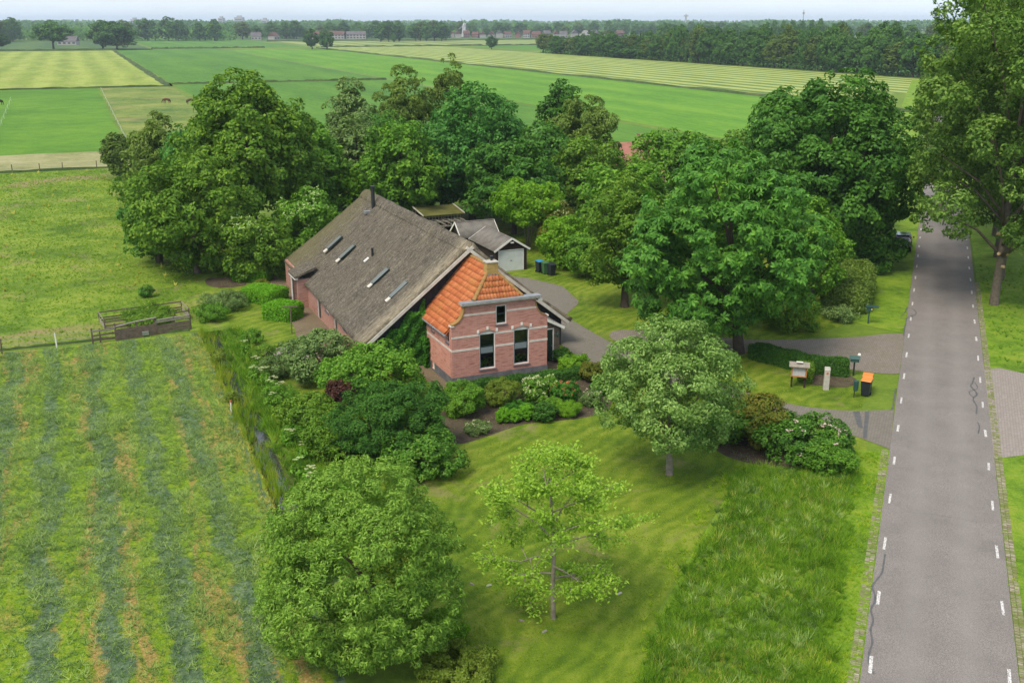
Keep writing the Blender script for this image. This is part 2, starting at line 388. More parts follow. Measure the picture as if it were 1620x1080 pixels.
turf('meadow_bright', [(0.0516, 0.1313, 0.0052), (0.0736, 0.1772, 0.0073), (0.1104, 0.2166, 0.0105)], 0.03, 0.25, 1.5, None, 0.6, 0.3, 0.6, None, None)
turf('meadow_paddock', [(0.045, 0.10, 0.016), (0.12, 0.17, 0.025), (0.21, 0.23, 0.05)], 0.055, 0.35, 1.5, (0.24, 0.19, 0.08), 0.60, 0.05, 0.6)
turf('hay_strip', [(0.14, 0.15, 0.05), (0.22, 0.22, 0.085), (0.30, 0.28, 0.14)], 0.05, 0.35, 1.6)
turf('meadow_green', [(0.0442, 0.1208, 0.0095), (0.0618, 0.1549, 0.0115), (0.0883, 0.1903, 0.0147)], 0.012, 0.12, 0.7, None, 0.6, 0.3, 0.5, (24.0, 0.035, 0.4), 5.0)
turf('meadow_emerald', [(0.0618, 0.1640, 0.0084), (0.0854, 0.2035, 0.0105), (0.1252, 0.2494, 0.0147)], 0.02, 0.16, 0.9, None, 0.6, 0.3, 0.5, (18.0, 0.03, 1.0), 5.0)
turf('meadow_dark', [(0.0364, 0.0805, 0.0200), (0.0532, 0.1058, 0.0224), (0.0770, 0.1265, 0.0240)], 0.01, 0.08, 0.5, None, 0.6, 0.3, 0.5, (40.0, 0.04, 1.0), 4.0)
turf('hay_rows', [(0.0808, 0.1344, 0.0213), (0.1615, 0.2184, 0.0382), (0.2565, 0.3080, 0.0723), (0.2945, 0.3360, 0.0935)], 0.02, 0.1, 0.8, None, 0.6, 0.3, 0.5, (9.6, 0.16, 0.0), 5.0)
turf('hay_far', [(0.1045, 0.1540, 0.0360), (0.1710, 0.2200, 0.0540), (0.2375, 0.2750, 0.0810)], 0.008, 0.05, 0.4, None, 0.6, 0.3, 0.4, (30.0, 0.12, 0.0), 5.0)
turf('ditch_bank', [(0.035, 0.06, 0.012), (0.07, 0.10, 0.018), (0.12, 0.135, 0.035)], 0.3, 1.5, 8.0)
turf('bare_soil', [(0.045, 0.032, 0.022), (0.075, 0.055, 0.038), (0.10, 0.080, 0.05)], 0.5, 2.0, 14.0)

PERIOD = 2.4
def swath(nt, P):
    """1 where the cut grass lies in rows, 0 on the stubble between"""
    q = q_of(nt, P); n = noise(nt, P, 0.22, 3, 0.6); n2 = noise(nt, P, 1.3, 4, 0.7)
    w = mth(nt, 'SINE', mth(nt, 'MULTIPLY', mth(nt, 'ADD', q, mth(nt, 'ADD', mth(nt, 'MULTIPLY', n, 2.2), mth(nt, 'MULTIPLY', n2, 0.9))), 6.2832 / PERIOD))
    n3 = noise(nt, P, 5.0, 4, 0.7)
    return mth(nt, 'MULTIPLY', mth(nt, 'ADD', mth(nt, 'ADD', w, -0.08), mth(nt, 'MULTIPLY', mth(nt, 'SUBTRACT', n3, 0.5), 2.4)), 2.2, True)
m, nt, b = newmat('hayfield'); P = worldpos(nt)
P2 = N(nt, 'ShaderNodeCombineXYZ', {'X': q_of(nt, P), 'Y': mth(nt, 'MULTIPLY', p_of(nt, P), 0.16)}).outputs[0]
fine = noise(nt, P, 10, 5, 0.75, 0.8); mid = noise(nt, P, 1.6, 5, 0.7, 0.8)
ft = mth(nt, 'ADD', mth(nt, 'MULTIPLY', mid, 0.55), mth(nt, 'MULTIPLY', fine, 0.45))
stub = ramp(nt, ft, [(0.37, (0.070, 0.155, 0.006)), (0.46, (0.150, 0.265, 0.010)), (0.54, (0.240, 0.345, 0.018)), (0.66, (0.40, 0.42, 0.07))])
dry = mth(nt, 'ADD', noise(nt, P2, 0.55, 5, 0.7, 0.6), mth(nt, 'MULTIPLY', mth(nt, 'SINE', mth(nt, 'ADD', mth(nt, 'MULTIPLY', mth(nt, 'ADD', q_of(nt, P), mth(nt, 'MULTIPLY', noise(nt, P, 0.22, 3, 0.6), 2.2)), 6.2832 / (2 * PERIOD)), 1.1)), 0.075))
stub = mix(nt, ramp(nt, dry, [(0.50, 0.0), (0.60, 1.0)]), stub, ramp(nt, fine, [(0.37, (0.24, 0.17, 0.04)), (0.52, (0.40, 0.28, 0.08)), (0.66, (0.52, 0.40, 0.17))]))
hay = ramp(nt, ft, [(0.37, (0.026, 0.052, 0.024)), (0.46, (0.078, 0.132, 0.062)), (0.55, (0.145, 0.215, 0.105)), (0.66, (0.29, 0.36, 0.20))])
c = mix(nt, swath(nt, P), stub, hay); col(nt, b, c, 0.85, 0.15); bump(nt, b, mth(nt, 'ADD', fine, mth(nt, 'MULTIPLY', mid, 2.0)), 0.9, 0.15); M['hayfield'] = m

m, nt, b = newmat('asphalt'); P = worldpos(nt)
g1 = noise(nt, P, 26, 3, 0.8); g2 = noise(nt, P, 0.5, 4, 0.6); g3 = noise(nt, P, 90, 2, 0.8)
s = N(nt, 'ShaderNodeSeparateXYZ', {'Vector': P}).outputs
t = mth(nt, 'SUBTRACT', mth(nt, 'MULTIPLY', mth(nt, 'SUBTRACT', s[0], 11.73), 0.9273), mth(nt, 'MULTIPLY', mth(nt, 'SUBTRACT', s[1], 29.55), 0.3744))
track = mth(nt, 'ABSOLUTE', mth(nt, 'SUBTRACT', mth(nt, 'ABSOLUTE', mth(nt, 'SUBTRACT', t, 2.5)), 0.95))
wear = ramp(nt, track, [(0.1, 1.0), (0.7, 0.0)])
c = ramp(nt, mth(nt, 'ADD', mth(nt, 'MULTIPLY', g1, 0.55), mth(nt, 'MULTIPLY', g3, 0.45)), [(0.36, (0.075, 0.066, 0.059)), (0.5, (0.175, 0.155, 0.141)), (0.62, (0.34, 0.305, 0.28))])
c = mix(nt, ramp(nt, g2, [(0.38, 0.0), (0.70, 0.5)]), c, (0.125, 0.112, 0.104))
c = mix(nt, mth(nt, 'MULTIPLY', wear, 0.22), c, (0.25, 0.228, 0.212)); col(nt, b, c, 0.9, 0.2); bump(nt, b, g1, 0.35, 0.01); M['asphalt'] = m

def paving(name, c1, c2, cm, scale=1.0, rot=0.0, moss=0.4, mosscol=(0.10, 0.11, 0.03)):
    m, nt, b = newmat(name); P = mapping(nt, worldpos(nt), (1, 1, 1), (0, 0, rot))
    br = N(nt, 'ShaderNodeTexBrick', {'Vector': P, 'Color1': (*c1, 1), 'Color2': (*c2, 1), 'Mortar': (*cm, 1), 'Scale': scale, 'Mortar Size': 0.012, 'Brick Width': 0.21, 'Row Height': 0.105, 'Bias': 0.0})
    n = noise(nt, P, 0.7, 5, 0.65); n2 = noise(nt, P, 12, 4, 0.7)
    c = mix(nt, ramp(nt, n, [(0.40, 0.0), (0.72, moss)]), br.outputs['Color'], mosscol)
    c = mix(nt, mth(nt, 'MULTIPLY', n2, 0.35), c, tuple(x * 0.55 for x in c1)); col(nt, b, c, 0.88, 0.2)
    bump(nt, b, mth(nt, 'ADD', mth(nt, 'MULTIPLY', br.outputs['Fac'], -1.0), n2), 0.5, 0.01); M[name] = m
paving('clinker', (0.27, 0.225, 0.195), (0.20, 0.165, 0.145), (0.09, 0.08, 0.055), 1.0, R(-35), 0.35)
paving('clinker_drive', (0.215, 0.19, 0.165), (0.165, 0.145, 0.125), (0.10, 0.09, 0.07), 1.0, R(-22), 0.25, (0.16, 0.145, 0.09))
paving('clinker_pale', (0.33, 0.285, 0.265), (0.27, 0.225, 0.21), (0.14, 0.125, 0.085), 1.0, R(-22), 0.25, (0.2, 0.18, 0.12))
paving('clinker_brown', (0.225, 0.16, 0.11), (0.18, 0.125, 0.085), (0.08, 0.07, 0.04), 1.0, R(24), 0.5, (0.12, 0.10, 0.045))

def brickwall(name, c1, c2, cm, dirt=(0.30, 0.22, 0.20)):
    m, nt, b = newmat(name); O = coords(nt); s = N(nt, 'ShaderNodeSeparateXYZ', {'Vector': O}).outputs
    V = N(nt, 'ShaderNodeCombineXYZ', {'X': mth(nt, 'ADD', s[0], s[1]), 'Y': s[2]}).outputs[0]
    br = N(nt, 'ShaderNodeTexBrick', {'Vector': V, 'Color1': (*c1, 1), 'Color2': (*c2, 1), 'Mortar': (*cm, 1), 'Scale': 1.0, 'Mortar Size': 0.008, 'Brick Width': 0.22, 'Row Height': 0.062, 'Bias': -0.1})
    pc = noise(nt, mapping(nt, V, (1.9, 11.0, 1)), 1.0, 2, 0.5)      # single odd bricks
    n = noise(nt, V, 0.9, 5, 0.6); n2 = noise(nt, V, 7, 5, 0.7)
    c = mix(nt, ramp(nt, pc, [(0.52, 0.0), (0.66, 0.72)]), br.outputs['Color'], tuple(x * 0.45 for x in c1))
    c = mix(nt, ramp(nt, n, [(0.46, 0.0), (0.75, 0.42)]), c, dirt)
    c = mix(nt, mth(nt, 'MULTIPLY', n2, 0.30), c, tuple(x * 0.6 for x in c2))
    col(nt, b, c, 0.85, 0.2); bump(nt, b, mth(nt, 'ADD', mth(nt, 'MULTIPLY', br.outputs['Fac'], -1.0), n2), 0.4, 0.01); M[name] = m
brickwall('brick_red', (0.53, 0.21, 0.155), (0.41, 0.15, 0.11), (0.48, 0.35, 0.30), (0.57, 0.34, 0.27))
brickwall('brick_side', (0.62, 0.255, 0.18), (0.53, 0.20, 0.14), (0.52, 0.40, 0.34), (0.65, 0.40, 0.31))
brickwall('brick_barn', (0.44, 0.21, 0.155), (0.36, 0.165, 0.125), (0.34, 0.27, 0.23), (0.44, 0.29, 0.22))
brickwall('brick_yellow', (0.50, 0.33, 0.09), (0.40, 0.25, 0.07), (0.25, 0.20, 0.13), (0.40, 0.30, 0.07))
plain('plinth_grey', (0.14, 0.14, 0.15), 0.8, 0.2, 0.45, 2.0, bmp=0.3)
plain('white_paint', (0.72, 0.70, 0.65), 0.55, 0.35, 0.22, 2.0)
plain('band_stone', (0.62, 0.56, 0.49), 0.7, 0.25, 0.30, 2.5)
plain('cornice_grey', (0.50, 0.47, 0.42), 0.7, 0.25, 0.40, 2.0)
plain('bargeboard_grey', (0.58, 0.55, 0.48), 0.75, 0.2, 0.35, 1.6)
plain('lead_grey', (0.22, 0.23, 0.24), 0.5, 0.4, 0.3, 3.0)
plain('sash_green', (0.012, 0.028, 0.026), 0.35, 0.5, 0.2, 5.0)
plain('door_green', (0.010, 0.022, 0.022), 0.3, 0.5, 0.2, 5.0)
plain('garage_white', (0.58, 0.61, 0.60), 0.5, 0.35, 0.14, 1.2)
plain('eternit', (0.17, 0.155, 0.135), 0.85, 0.2, 0.4, 1.6, bmp=0.3)
plain('moss_roof', (0.115, 0.115, 0.035), 0.95, 0.1, 0.5, 1.0, bmp=0.5)
plain('dark_boards', (0.035, 0.022, 0.020), 0.75, 0.25, 0.4, 3.0)
plain('weathered_wood', (0.15, 0.115, 0.085), 0.85, 0.15, 0.45, 4.0, bmp=0.3)
plain('grey_wood', (0.27, 0.24, 0.20), 0.85, 0.15, 0.4, 5.0, bmp=0.3)
plain('orange_wood', (0.42, 0.17, 0.055), 0.55, 0.3, 0.25, 6.0)
plain('concrete', (0.43, 0.40, 0.34), 0.85, 0.2, 0.3, 5.0, bmp=0.3)
plain('black_metal', (0.02, 0.022, 0.025), 0.45, 0.4, 0.3, 6.0)
plain('dark_plastic', (0.018, 0.022, 0.030), 0.45, 0.4, 0.3, 3.0)
plain('orange_lid', (0.62, 0.21, 0.03), 0.45, 0.4, 0.18, 3.0)
plain('blue_lid', (0.03, 0.22, 0.42), 0.45, 0.4, 0.18, 3.0)
plain('green_plastic', (0.05, 0.13, 0.05), 0.45, 0.4, 0.2, 3.0)
plain('green_metal', (0.022, 0.065, 0.058), 0.4, 0.45, 0.25, 6.0)
plain('mailbox_green', (0.035, 0.085, 0.070), 0.4, 0.45, 0.25, 6.0)
plain('yellow_sign', (0.75, 0.55, 0.03), 0.5, 0.4, 0.1, 6.0)
plain('red_mark', (0.5, 0.12, 0.06), 0.6, 0.3, 0.2, 8.0)
plain('paper_grey', (0.42, 0.40, 0.40), 0.6, 0.3, 0.25, 10.0)
plain('bark', (0.14, 0.115, 0.085), 0.9, 0.15, 0.5, 3.5, bmp=0.6)
plain('bark_dark', (0.075, 0.06, 0.045), 0.9, 0.15, 0.5, 3.5, bmp=0.6)
plain('bark_pale', (0.24, 0.21, 0.16), 0.9, 0.15, 0.45, 4.0, bmp=0.5)
plain('wood_cut', (0.50, 0.36, 0.20), 0.8, 0.2, 0.3, 8.0)
plain('terracotta', (0.36, 0.14, 0.06), 0.8, 0.2, 0.3, 6.0)
plain('lace', (0.9, 0.91, 0.9), 0.9, 0.1, 0.15, 30.0)
plain('car_black', (0.010, 0.010, 0.013), 0.22, 0.6, 0.1, 2.0)
plain('rubber', (0.015, 0.015, 0.015), 0.85, 0.2, 0.2, 6.0)
plain('car_red_light', (0.35, 0.02, 0.02), 0.25, 0.5, 0.1, 6.0)
plain('rim_grey', (0.4, 0.4, 0.42), 0.35, 0.5, 0.15, 6.0, 0.7)
plain('plate_white', (0.75, 0.75, 0.72), 0.5, 0.4, 0.05, 6.0)
plain('seal_dark', (0.095, 0.095, 0.095), 0.7, 0.3, 0.3, 4.0)
plain('room_shade_black', (0.02, 0.02, 0.02), 0.9, 0.1, 0.1, 1.0)
plain('horse_brown', (0.11, 0.05, 0.025), 0.7, 0.25, 0.25, 2.0)
plain('horse_bay', (0.085, 0.045, 0.028), 0.7, 0.25, 0.25, 2.0)
plain('mane_dark', (0.02, 0.014, 0.010), 0.8, 0.2, 0.2, 4.0)
plain('water', (0.05, 0.055, 0.05), 0.08, 0.5, 0.3, 0.6)
plain('tape_white', (0.45, 0.46, 0.36), 0.7, 0.2, 0.1, 2.0)
plain('windmill_white', (0.42, 0.42, 0.43), 0.7, 0.2, 0.1, 1.0)
plain('far_white', (0.33, 0.31, 0.29), 0.8, 0.2, 0.15, 0.2)
plain('far_brick', (0.24, 0.12, 0.095), 0.8, 0.2, 0.25, 0.2)
plain('far_roof_red', (0.13, 0.070, 0.055), 0.8, 0.2, 0.25, 0.2)
plain('far_roof_grey', (0.12, 0.11, 0.11), 0.8, 0.2, 0.25, 0.2)
plain('far_glass', (0.05, 0.06, 0.07), 0.2, 0.5, 0.1, 0.2)
plain('far_tower', (0.36, 0.36, 0.38), 0.8, 0.2, 0.2, 0.05)
plain('petal_white', (0.72, 0.72, 0.62), 0.7, 0.2, 0.1, 9.0)
plain('petal_pink', (0.52, 0.30, 0.30), 0.7, 0.2, 0.2, 9.0)
plain('petal_red', (0.42, 0.05, 0.04), 0.7, 0.2, 0.2, 9.0)
plain('petal_cream', (0.62, 0.60, 0.42), 0.7, 0.2, 0.2, 9.0)

m, nt, b = newmat('road_paint'); P = worldpos(nt)      # worn white paint
n = noise(nt, P, 18, 3, 0.7); c = mix(nt, ramp(nt, n, [(0.46, 0.0), (0.56, 1.0)]), (0.60, 0.58, 0.55), (0.26, 0.24, 0.235)); col(nt, b, c, 0.8, 0.2); M['road_paint'] = m
m, nt, b = newmat('glass'); tr = N(nt, 'ShaderNodeBsdfTransparent', {'Color': (0.95, 0.96, 0.96, 1)}); gl = N(nt, 'ShaderNodeBsdfGlossy', {'Roughness': 0.03})
fr = N(nt, 'ShaderNodeFresnel', {'IOR': 1.6}); ms = N(nt, 'ShaderNodeMixShader', {'Fac': mth(nt, 'ADD', fr.outputs[0], 0.03)})
nt.links.new(tr.outputs[0], ms.inputs[1]); nt.links.new(gl.outputs[0], ms.inputs[2]); nt.links.new(ms.outputs[0], nt.nodes['Material Output'].inputs['Surface']); M['glass'] = m
m, nt, b = newmat('skylight_glass'); col(nt, b, (0.13, 0.15, 0.14), 0.4, 0.25); M['skylight_glass'] = m
m, nt, b = newmat('car_glass'); col(nt, b, (0.02, 0.025, 0.03), 0.06, 0.8); M['car_glass'] = m

m, nt, b = newmat('thatch'); O = coords(nt); s = N(nt, 'ShaderNodeSeparateXYZ', {'Vector': O}).outputs
V = N(nt, 'ShaderNodeCombineXYZ', {'X': mth(nt, 'MULTIPLY', s[1], 1.0), 'Y': mth(nt, 'MULTIPLY', s[0], 0.16), 'Z': mth(nt, 'MULTIPLY', s[2], 0.16)}).outputs[0]
f1 = noise(nt, V, 9, 6, 0.8, 0.4); f2 = noise(nt, O, 0.5, 5, 0.6); f3 = noise(nt, O, 9, 4, 0.75, 0.5); f4 = noise(nt, V, 2.2, 5, 0.7)
fm = mth(nt, 'ADD', mth(nt, 'MULTIPLY', f1, 0.5), mth(nt, 'MULTIPLY', f3, 0.5))
c = ramp(nt, fm, [(0.37, (0.016, 0.013, 0.010)), (0.47, (0.072, 0.062, 0.048)), (0.55, (0.150, 0.131, 0.102)), (0.66, (0.35, 0.31, 0.24))])
c = mix(nt, ramp(nt, f4, [(0.54, 0.0), (0.78, 0.45)]), c, (0.30, 0.25, 0.165))
edge = mth(nt, 'ADD', mth(nt, 'MULTIPLY', mth(nt, 'SUBTRACT', 6.6, s[1]), 0.35), mth(nt, 'MULTIPLY', f4, 0.9))   # newer straw along the front verge
c = mix(nt, mth(nt, 'MULTIPLY', ramp(nt, edge, [(0.55, 0.0), (1.0, 0.6)]), ramp(nt, f1, [(0.4, 0.2), (0.6, 1.0)])), c, (0.40, 0.335, 0.23))
back = mth(nt, 'ADD', mth(nt, 'MULTIPLY', mth(nt, 'SUBTRACT', s[1], 20.0), 0.07), mth(nt, 'MULTIPLY', f2, 0.8))   # mossy far end
c = mix(nt, ramp(nt, back, [(0.60, 0.0), (1.15, 0.55)]), c, (0.125, 0.115, 0.04))
c = mix(nt, ramp(nt, f2, [(0.45, 0.0), (0.75, 0.35)]), c, (0.10, 0.088, 0.060)); col(nt, b, c, 0.95, 0.1)
bump(nt, b, fm, 1.0, 0.10); M['thatch'] = m

m, nt, b = newmat('roof_tile'); O = worldpos(nt); ri = N(nt, 'ShaderNodeObjectInfo').outputs['Random']
n = noise(nt, O, 1.1, 5, 0.65); n2 = noise(nt, O, 14, 4, 0.7)
f = mth(nt, 'ADD', mth(nt, 'MULTIPLY', ri, 0.32), mth(nt, 'MULTIPLY', n2, 0.75))
c = ramp(nt, f, [(0.2, (0.28, 0.065, 0.022)), (0.5, (0.43, 0.125, 0.042)), (0.75, (0.52, 0.19, 0.075)), (0.95, (0.52, 0.27, 0.13))])
c = mix(nt, ramp(nt, mth(nt, 'MULTIPLY', n, n2), [(0.27, 0.0), (0.40, 0.7)]), c, (0.34, 0.20, 0.03)); col(nt, b, c, 0.75, 0.3); bump(nt, b, n2, 0.3, 0.01); M['roof_tile'] = m
m, nt, b = newmat('lichen_tile'); O = worldpos(nt); n = noise(nt, O, 5, 5, 0.7)
c = ramp(nt, n, [(0.35, (0.30, 0.12, 0.05)), (0.5, (0.28, 0.16, 0.05)), (0.62, (0.20, 0.16, 0.06)), (0.78, (0.30, 0.27, 0.19))]); col(nt, b, c, 0.85, 0.2); bump(nt, b, n, 0.5, 0.02); M['lichen_tile'] = m
m, nt, b = newmat('black_cladding'); O = coords(nt); s = N(nt, 'ShaderNodeSeparateXYZ', {'Vector': O}).outputs
n = noise(nt, mapping(nt, O, (6, 6, 0.6)), 3, 4, 0.6); c = ramp(nt, n, [(0.35, (0.010, 0.011, 0.013)), (0.7, (0.035, 0.037, 0.042))]); col(nt, b, c, 0.6, 0.3); M['black_cladding'] = m

plain('lichen_red', (0.36, 0.16, 0.12), 0.8, 0.2, 0.3, 1.2)
# leaves
leafmat('leaf_willow', [(0.0471, 0.0763, 0.0189), (0.0848, 0.1293, 0.0315), (0.1354, 0.1823, 0.0525), (0.2002, 0.2385, 0.0892)])
leafmat('leaf_walnut', [(0.1003, 0.1381, 0.0259), (0.1471, 0.1912, 0.0388), (0.2006, 0.2444, 0.0593), (0.2675, 0.2922, 0.0970)], 0.38)
leafmat('leaf_whitebeam', [(0.0617, 0.0943, 0.0401), (0.0960, 0.1355, 0.0589), (0.1441, 0.1827, 0.0928), (0.2333, 0.2534, 0.1701)])
leafmat('leaf_chestnut', [(0.0247, 0.0607, 0.0198), (0.0399, 0.0902, 0.0264), (0.0646, 0.1288, 0.0352), (0.0997, 0.1702, 0.0462)])
leafmat('leaf_oak', [(0.0212, 0.0532, 0.0198), (0.0353, 0.0774, 0.0242), (0.0541, 0.1065, 0.0308), (0.0823, 0.1391, 0.0396)])
leafmat('leaf_oak_light', [(0.0332, 0.0608, 0.0218), (0.0609, 0.0941, 0.0305), (0.0975, 0.1306, 0.0458), (0.1550, 0.1827, 0.0817)])
leafmat('leaf_ash', [(0.0220, 0.0609, 0.0242), (0.0352, 0.0893, 0.0330), (0.0550, 0.1208, 0.0462), (0.0880, 0.1575, 0.0660)])
leafmat('leaf_alder', [(0.0352, 0.0652, 0.0132), (0.0595, 0.0989, 0.0198), (0.0918, 0.1339, 0.0264), (0.1418, 0.1746, 0.0374)])
leafmat('leaf_birch', [(0.0493, 0.0665, 0.0238), (0.0739, 0.0931, 0.0324), (0.1035, 0.1235, 0.0475), (0.1478, 0.1568, 0.0702)])
leafmat('leaf_grey', [(0.0495, 0.0712, 0.0420), (0.0770, 0.0997, 0.0600), (0.1155, 0.1377, 0.0900), (0.1650, 0.1757, 0.1320)])
leafmat('leaf_maple', [(0.0374, 0.0780, 0.0160), (0.0616, 0.1150, 0.0220), (0.0935, 0.1550, 0.0300), (0.1375, 0.1950, 0.0450)])
leafmat('leaf_lime', [(0.0600, 0.1075, 0.0120), (0.0900, 0.1505, 0.0180), (0.1250, 0.1935, 0.0260), (0.1700, 0.2236, 0.0450)], 0.4)
leafmat('leaf_box', [(0.050, 0.115, 0.012), (0.080, 0.165, 0.018), (0.115, 0.210, 0.024), (0.16, 0.25, 0.04)], 0.35)
leafmat('leaf_dark', [(0.016, 0.042, 0.016), (0.028, 0.064, 0.020), (0.044, 0.090, 0.026), (0.066, 0.118, 0.034)])
leafmat('leaf_olive', [(0.055, 0.068, 0.016), (0.085, 0.098, 0.022), (0.12, 0.13, 0.034), (0.16, 0.16, 0.06)])
leafmat('leaf_purple', [(0.022, 0.008, 0.014), (0.040, 0.012, 0.022), (0.065, 0.02, 0.032), (0.09, 0.032, 0.045)])
leafmat('leaf_rhodo', [(0.024, 0.055, 0.016), (0.042, 0.088, 0.022), (0.070, 0.125, 0.032), (0.12, 0.165, 0.045)], 0.25, 0.38)
leafmat('leaf_rust', [(0.045, 0.055, 0.016), (0.075, 0.085, 0.022), (0.12, 0.10, 0.032), (0.17, 0.11, 0.04)], 0.3)
leafmat('leaf_ivy', [(0.016, 0.048, 0.014), (0.028, 0.078, 0.018), (0.045, 0.110, 0.024), (0.070, 0.145, 0.034)], 0.25, 0.4)
leafmat('leaf_far', [(0.028, 0.060, 0.022), (0.042, 0.082, 0.028), (0.060, 0.105, 0.036), (0.085, 0.130, 0.045)], 0.25, 0.6, 0.06)
leafmat('leaf_far_dark', [(0.020, 0.046, 0.020), (0.032, 0.066, 0.026), (0.046, 0.085, 0.032), (0.066, 0.105, 0.04)], 0.25, 0.6, 0.06)
leafmat('leaf_far_brown', [(0.040, 0.055, 0.020), (0.058, 0.074, 0.026), (0.080, 0.094, 0.034), (0.10, 0.115, 0.042)], 0.25, 0.6, 0.06)
leafmat('flower_white', [(0.22, 0.22, 0.20), (0.29, 0.28, 0.27), (0.36, 0.35, 0.36)], 0.2, 0.7)
leafmat('flower_pink', [(0.26, 0.20, 0.26), (0.34, 0.27, 0.34), (0.40, 0.34, 0.42)], 0.2, 0.7)
leafmat('flower_red', [(0.20, 0.03, 0.03), (0.28, 0.06, 0.06), (0.30, 0.12, 0.12)], 0.2, 0.7)
leafmat('flower_lilac', [(0.24, 0.14, 0.30), (0.34, 0.20, 0.40), (0.42, 0.28, 0.46)], 0.2, 0.7)
blademat('blade_tall', [(0.020, 0.055, 0.010), (0.050, 0.110, 0.014), (0.095, 0.170, 0.022), (0.18, 0.23, 0.05)], 0.35)
blademat('blade_pasture', [(0.0540, 0.1050, 0.0140), (0.0900, 0.1550, 0.0200), (0.1350, 0.2000, 0.0300), (0.1980, 0.2300, 0.0700)], 0.3)
blademat('blade_hay', [(0.036, 0.066, 0.032), (0.084, 0.126, 0.062), (0.138, 0.188, 0.102), (0.22, 0.26, 0.16)], 0.2)
blademat('blade_stubble', [(0.0630, 0.1250, 0.0080), (0.1035, 0.1800, 0.0120), (0.1530, 0.2200, 0.0200), (0.2430, 0.2500, 0.0600)], 0.3)
blademat('blade_reed', [(0.050, 0.105, 0.014), (0.090, 0.15, 0.018), (0.15, 0.19, 0.024), (0.24, 0.22, 0.05)], 0.35)
blademat('blade_lawn', [(0.055, 0.095, 0.012), (0.085, 0.13, 0.016), (0.12, 0.16, 0.024), (0.17, 0.19, 0.05)], 0.3)
blademat('blade_straw', [(0.16, 0.14, 0.05), (0.23, 0.20, 0.08), (0.30, 0.26, 0.12), (0.36, 0.31, 0.17)], 0.3)

# ------------------------------------------------------------------ land
def wobble(pts, amt, step=.5, seed=0):
    r = random.Random(seed); out = []
    for i in range(len(pts)):
        a, b_ = Vector(pts[i][:2]), Vector(pts[(i + 1) % len(pts)][:2]); n = max(1, int((b_ - a).length / step))
        for k in range(n): p = a.lerp(b_, k / n); out.append((p.x + r.uniform(-amt, amt), p.y + r.uniform(-amt, amt)))
    return out
def W(q, p): return (q * QX - p * QY, q * QY + p * QX)
def strip(name, q0, q1, p0, p1, z, mat, n=14, j=0.0, seed=0):
    r = random.Random(seed); pts = []
    for a, b_, k in (((q0, p0), (q1, p0), n), ((q1, p0), (q1, p1), n), ((q1, p1), (q0, p1), n), ((q0, p1), (q0, p0), n)):
        for i in range(k):
            t = i / k; pts.append(W(a[0] + (b_[0] - a[0]) * t + r.uniform(-j, j), a[1] + (b_[1] - a[1]) * t + r.uniform(-j, j)))
    return sheet(name, pts, z, mat)
rj = random.Random(4)
DL = [(6.35 + rj.uniform(-.2, .2), p) for p in np.arange(73.5, 35.9, -2.5)]
DR = [(7.85 + rj.uniform(-.25, .25) + 0.12 * math.sin(p * .35), p) for p in np.arange(36.0, 73.6, 2.5)]
DITCH = [W(*a) for a in DL + DR]
sheet('ground', [(-14000, -3000), (14000, -3000), (14000, 14000), (-14000, 14000)], 0.0, 'base_grass', holes=[DITCH])
mb = MB()                                                  # ditch: two banks falling to the bed
rows = []
for (ql, pl), (qr, pr) in zip(DL, DR[::-1]):
    rows.append([(*W(ql, pl), 0.0), (*W(ql + .28, pl), -.45), (*W(ql + .45, pl), -.62), (*W(qr - .45, pr), -.62), (*W(qr - .28, pr), -.45), (*W(qr, pr), 0.0)])
vs = [p for r_ in rows for p in r_]; fs = []
for i in range(len(rows) - 1):
    for k in range(5): fs.append((i * 6 + k, i * 6 + k + 1, i * 6 + 7 + k, i * 6 + 6 + k))
mb.add(vs, fs); mb.add([rows[0][k] for k in range(6)], [(0, 1, 2, 3, 4, 5)]); mb.add([rows[-1][k] for k in range(6)], [(0, 1, 2, 3, 4, 5)])
tag(mb.build('ditch', 'ditch_bank'), kind='structure')
sheet('ditch_water', [W(q + .30, p) for q, p in DL] + [W(q - .30, p) for q, p in DR], -0.48, 'water')

strip('hay_field', -90, 6.15, 12, 73.6, 0.006, 'hayfield', 40, 0.10, 1)
strip('pasture', -90, 11.5, 74.2, 168, 0.004, 'pasture_grass', 30, 0.3, 2)
strip('mown_hay_strip', -120, 12, 168.6, 191, 0.004, 'hay_strip', 30, 0.4, 3)
strip('bright_meadow', -160, 7, 191.8, 376, 0.004, 'meadow_bright', 30, 0.4, 5)
strip('horse_paddock', 8.0, 30, 170, 377, 0.006, 'meadow_paddock', 20, 0.4, 6)
strip('yellow_mown_field', -420, 28.4, 380.5, 868, 0.004, 'mown_yellow', 30, 0.6, 7)
strip('green_meadow', 32, 110.6, 150, 389, 0.004, 'meadow_green', 20, 0.5, 8)
strip('green_meadow', 32, 110.6, 392.5, 900, 0.004, 'meadow_green', 20, 0.5, 9)
strip('farm_track', 110.6, 113.0, 300, 905, 0.005, 'hay_far', 20, 0.25, 10)
strip('emerald_meadow', 113.2, 187.5, 120, 850, 0.004, 'meadow_emerald', 20, 0.6, 11)
strip('hay_row_field', 190.5, 306, 255, 905, 0.004, 'hay_rows', 20, 0.8, 12)
strip('dark_meadow', -800, 60, 878, 1330, 0.004, 'meadow_dark', 20, 1, 13)
strip('green_meadow', 64, 190, 908, 1500, 0.004, 'meadow_green', 20, 1, 14)
strip('far_hay_field', 200, 700, 920, 1180, 0.004, 'hay_far', 20, 1, 15)
strip('far_green_meadow', 196, 700, 1190, 1520, 0.004, 'meadow_dark', 20, 1, 16)
strip('far_hay_field', -1400, -560, 960, 1240, 0.006, 'hay_far', 20, 1, 17)
strip('far_green_meadow', 330, 900, 300, 910, 0.004, 'meadow_green', 20, 1, 18)
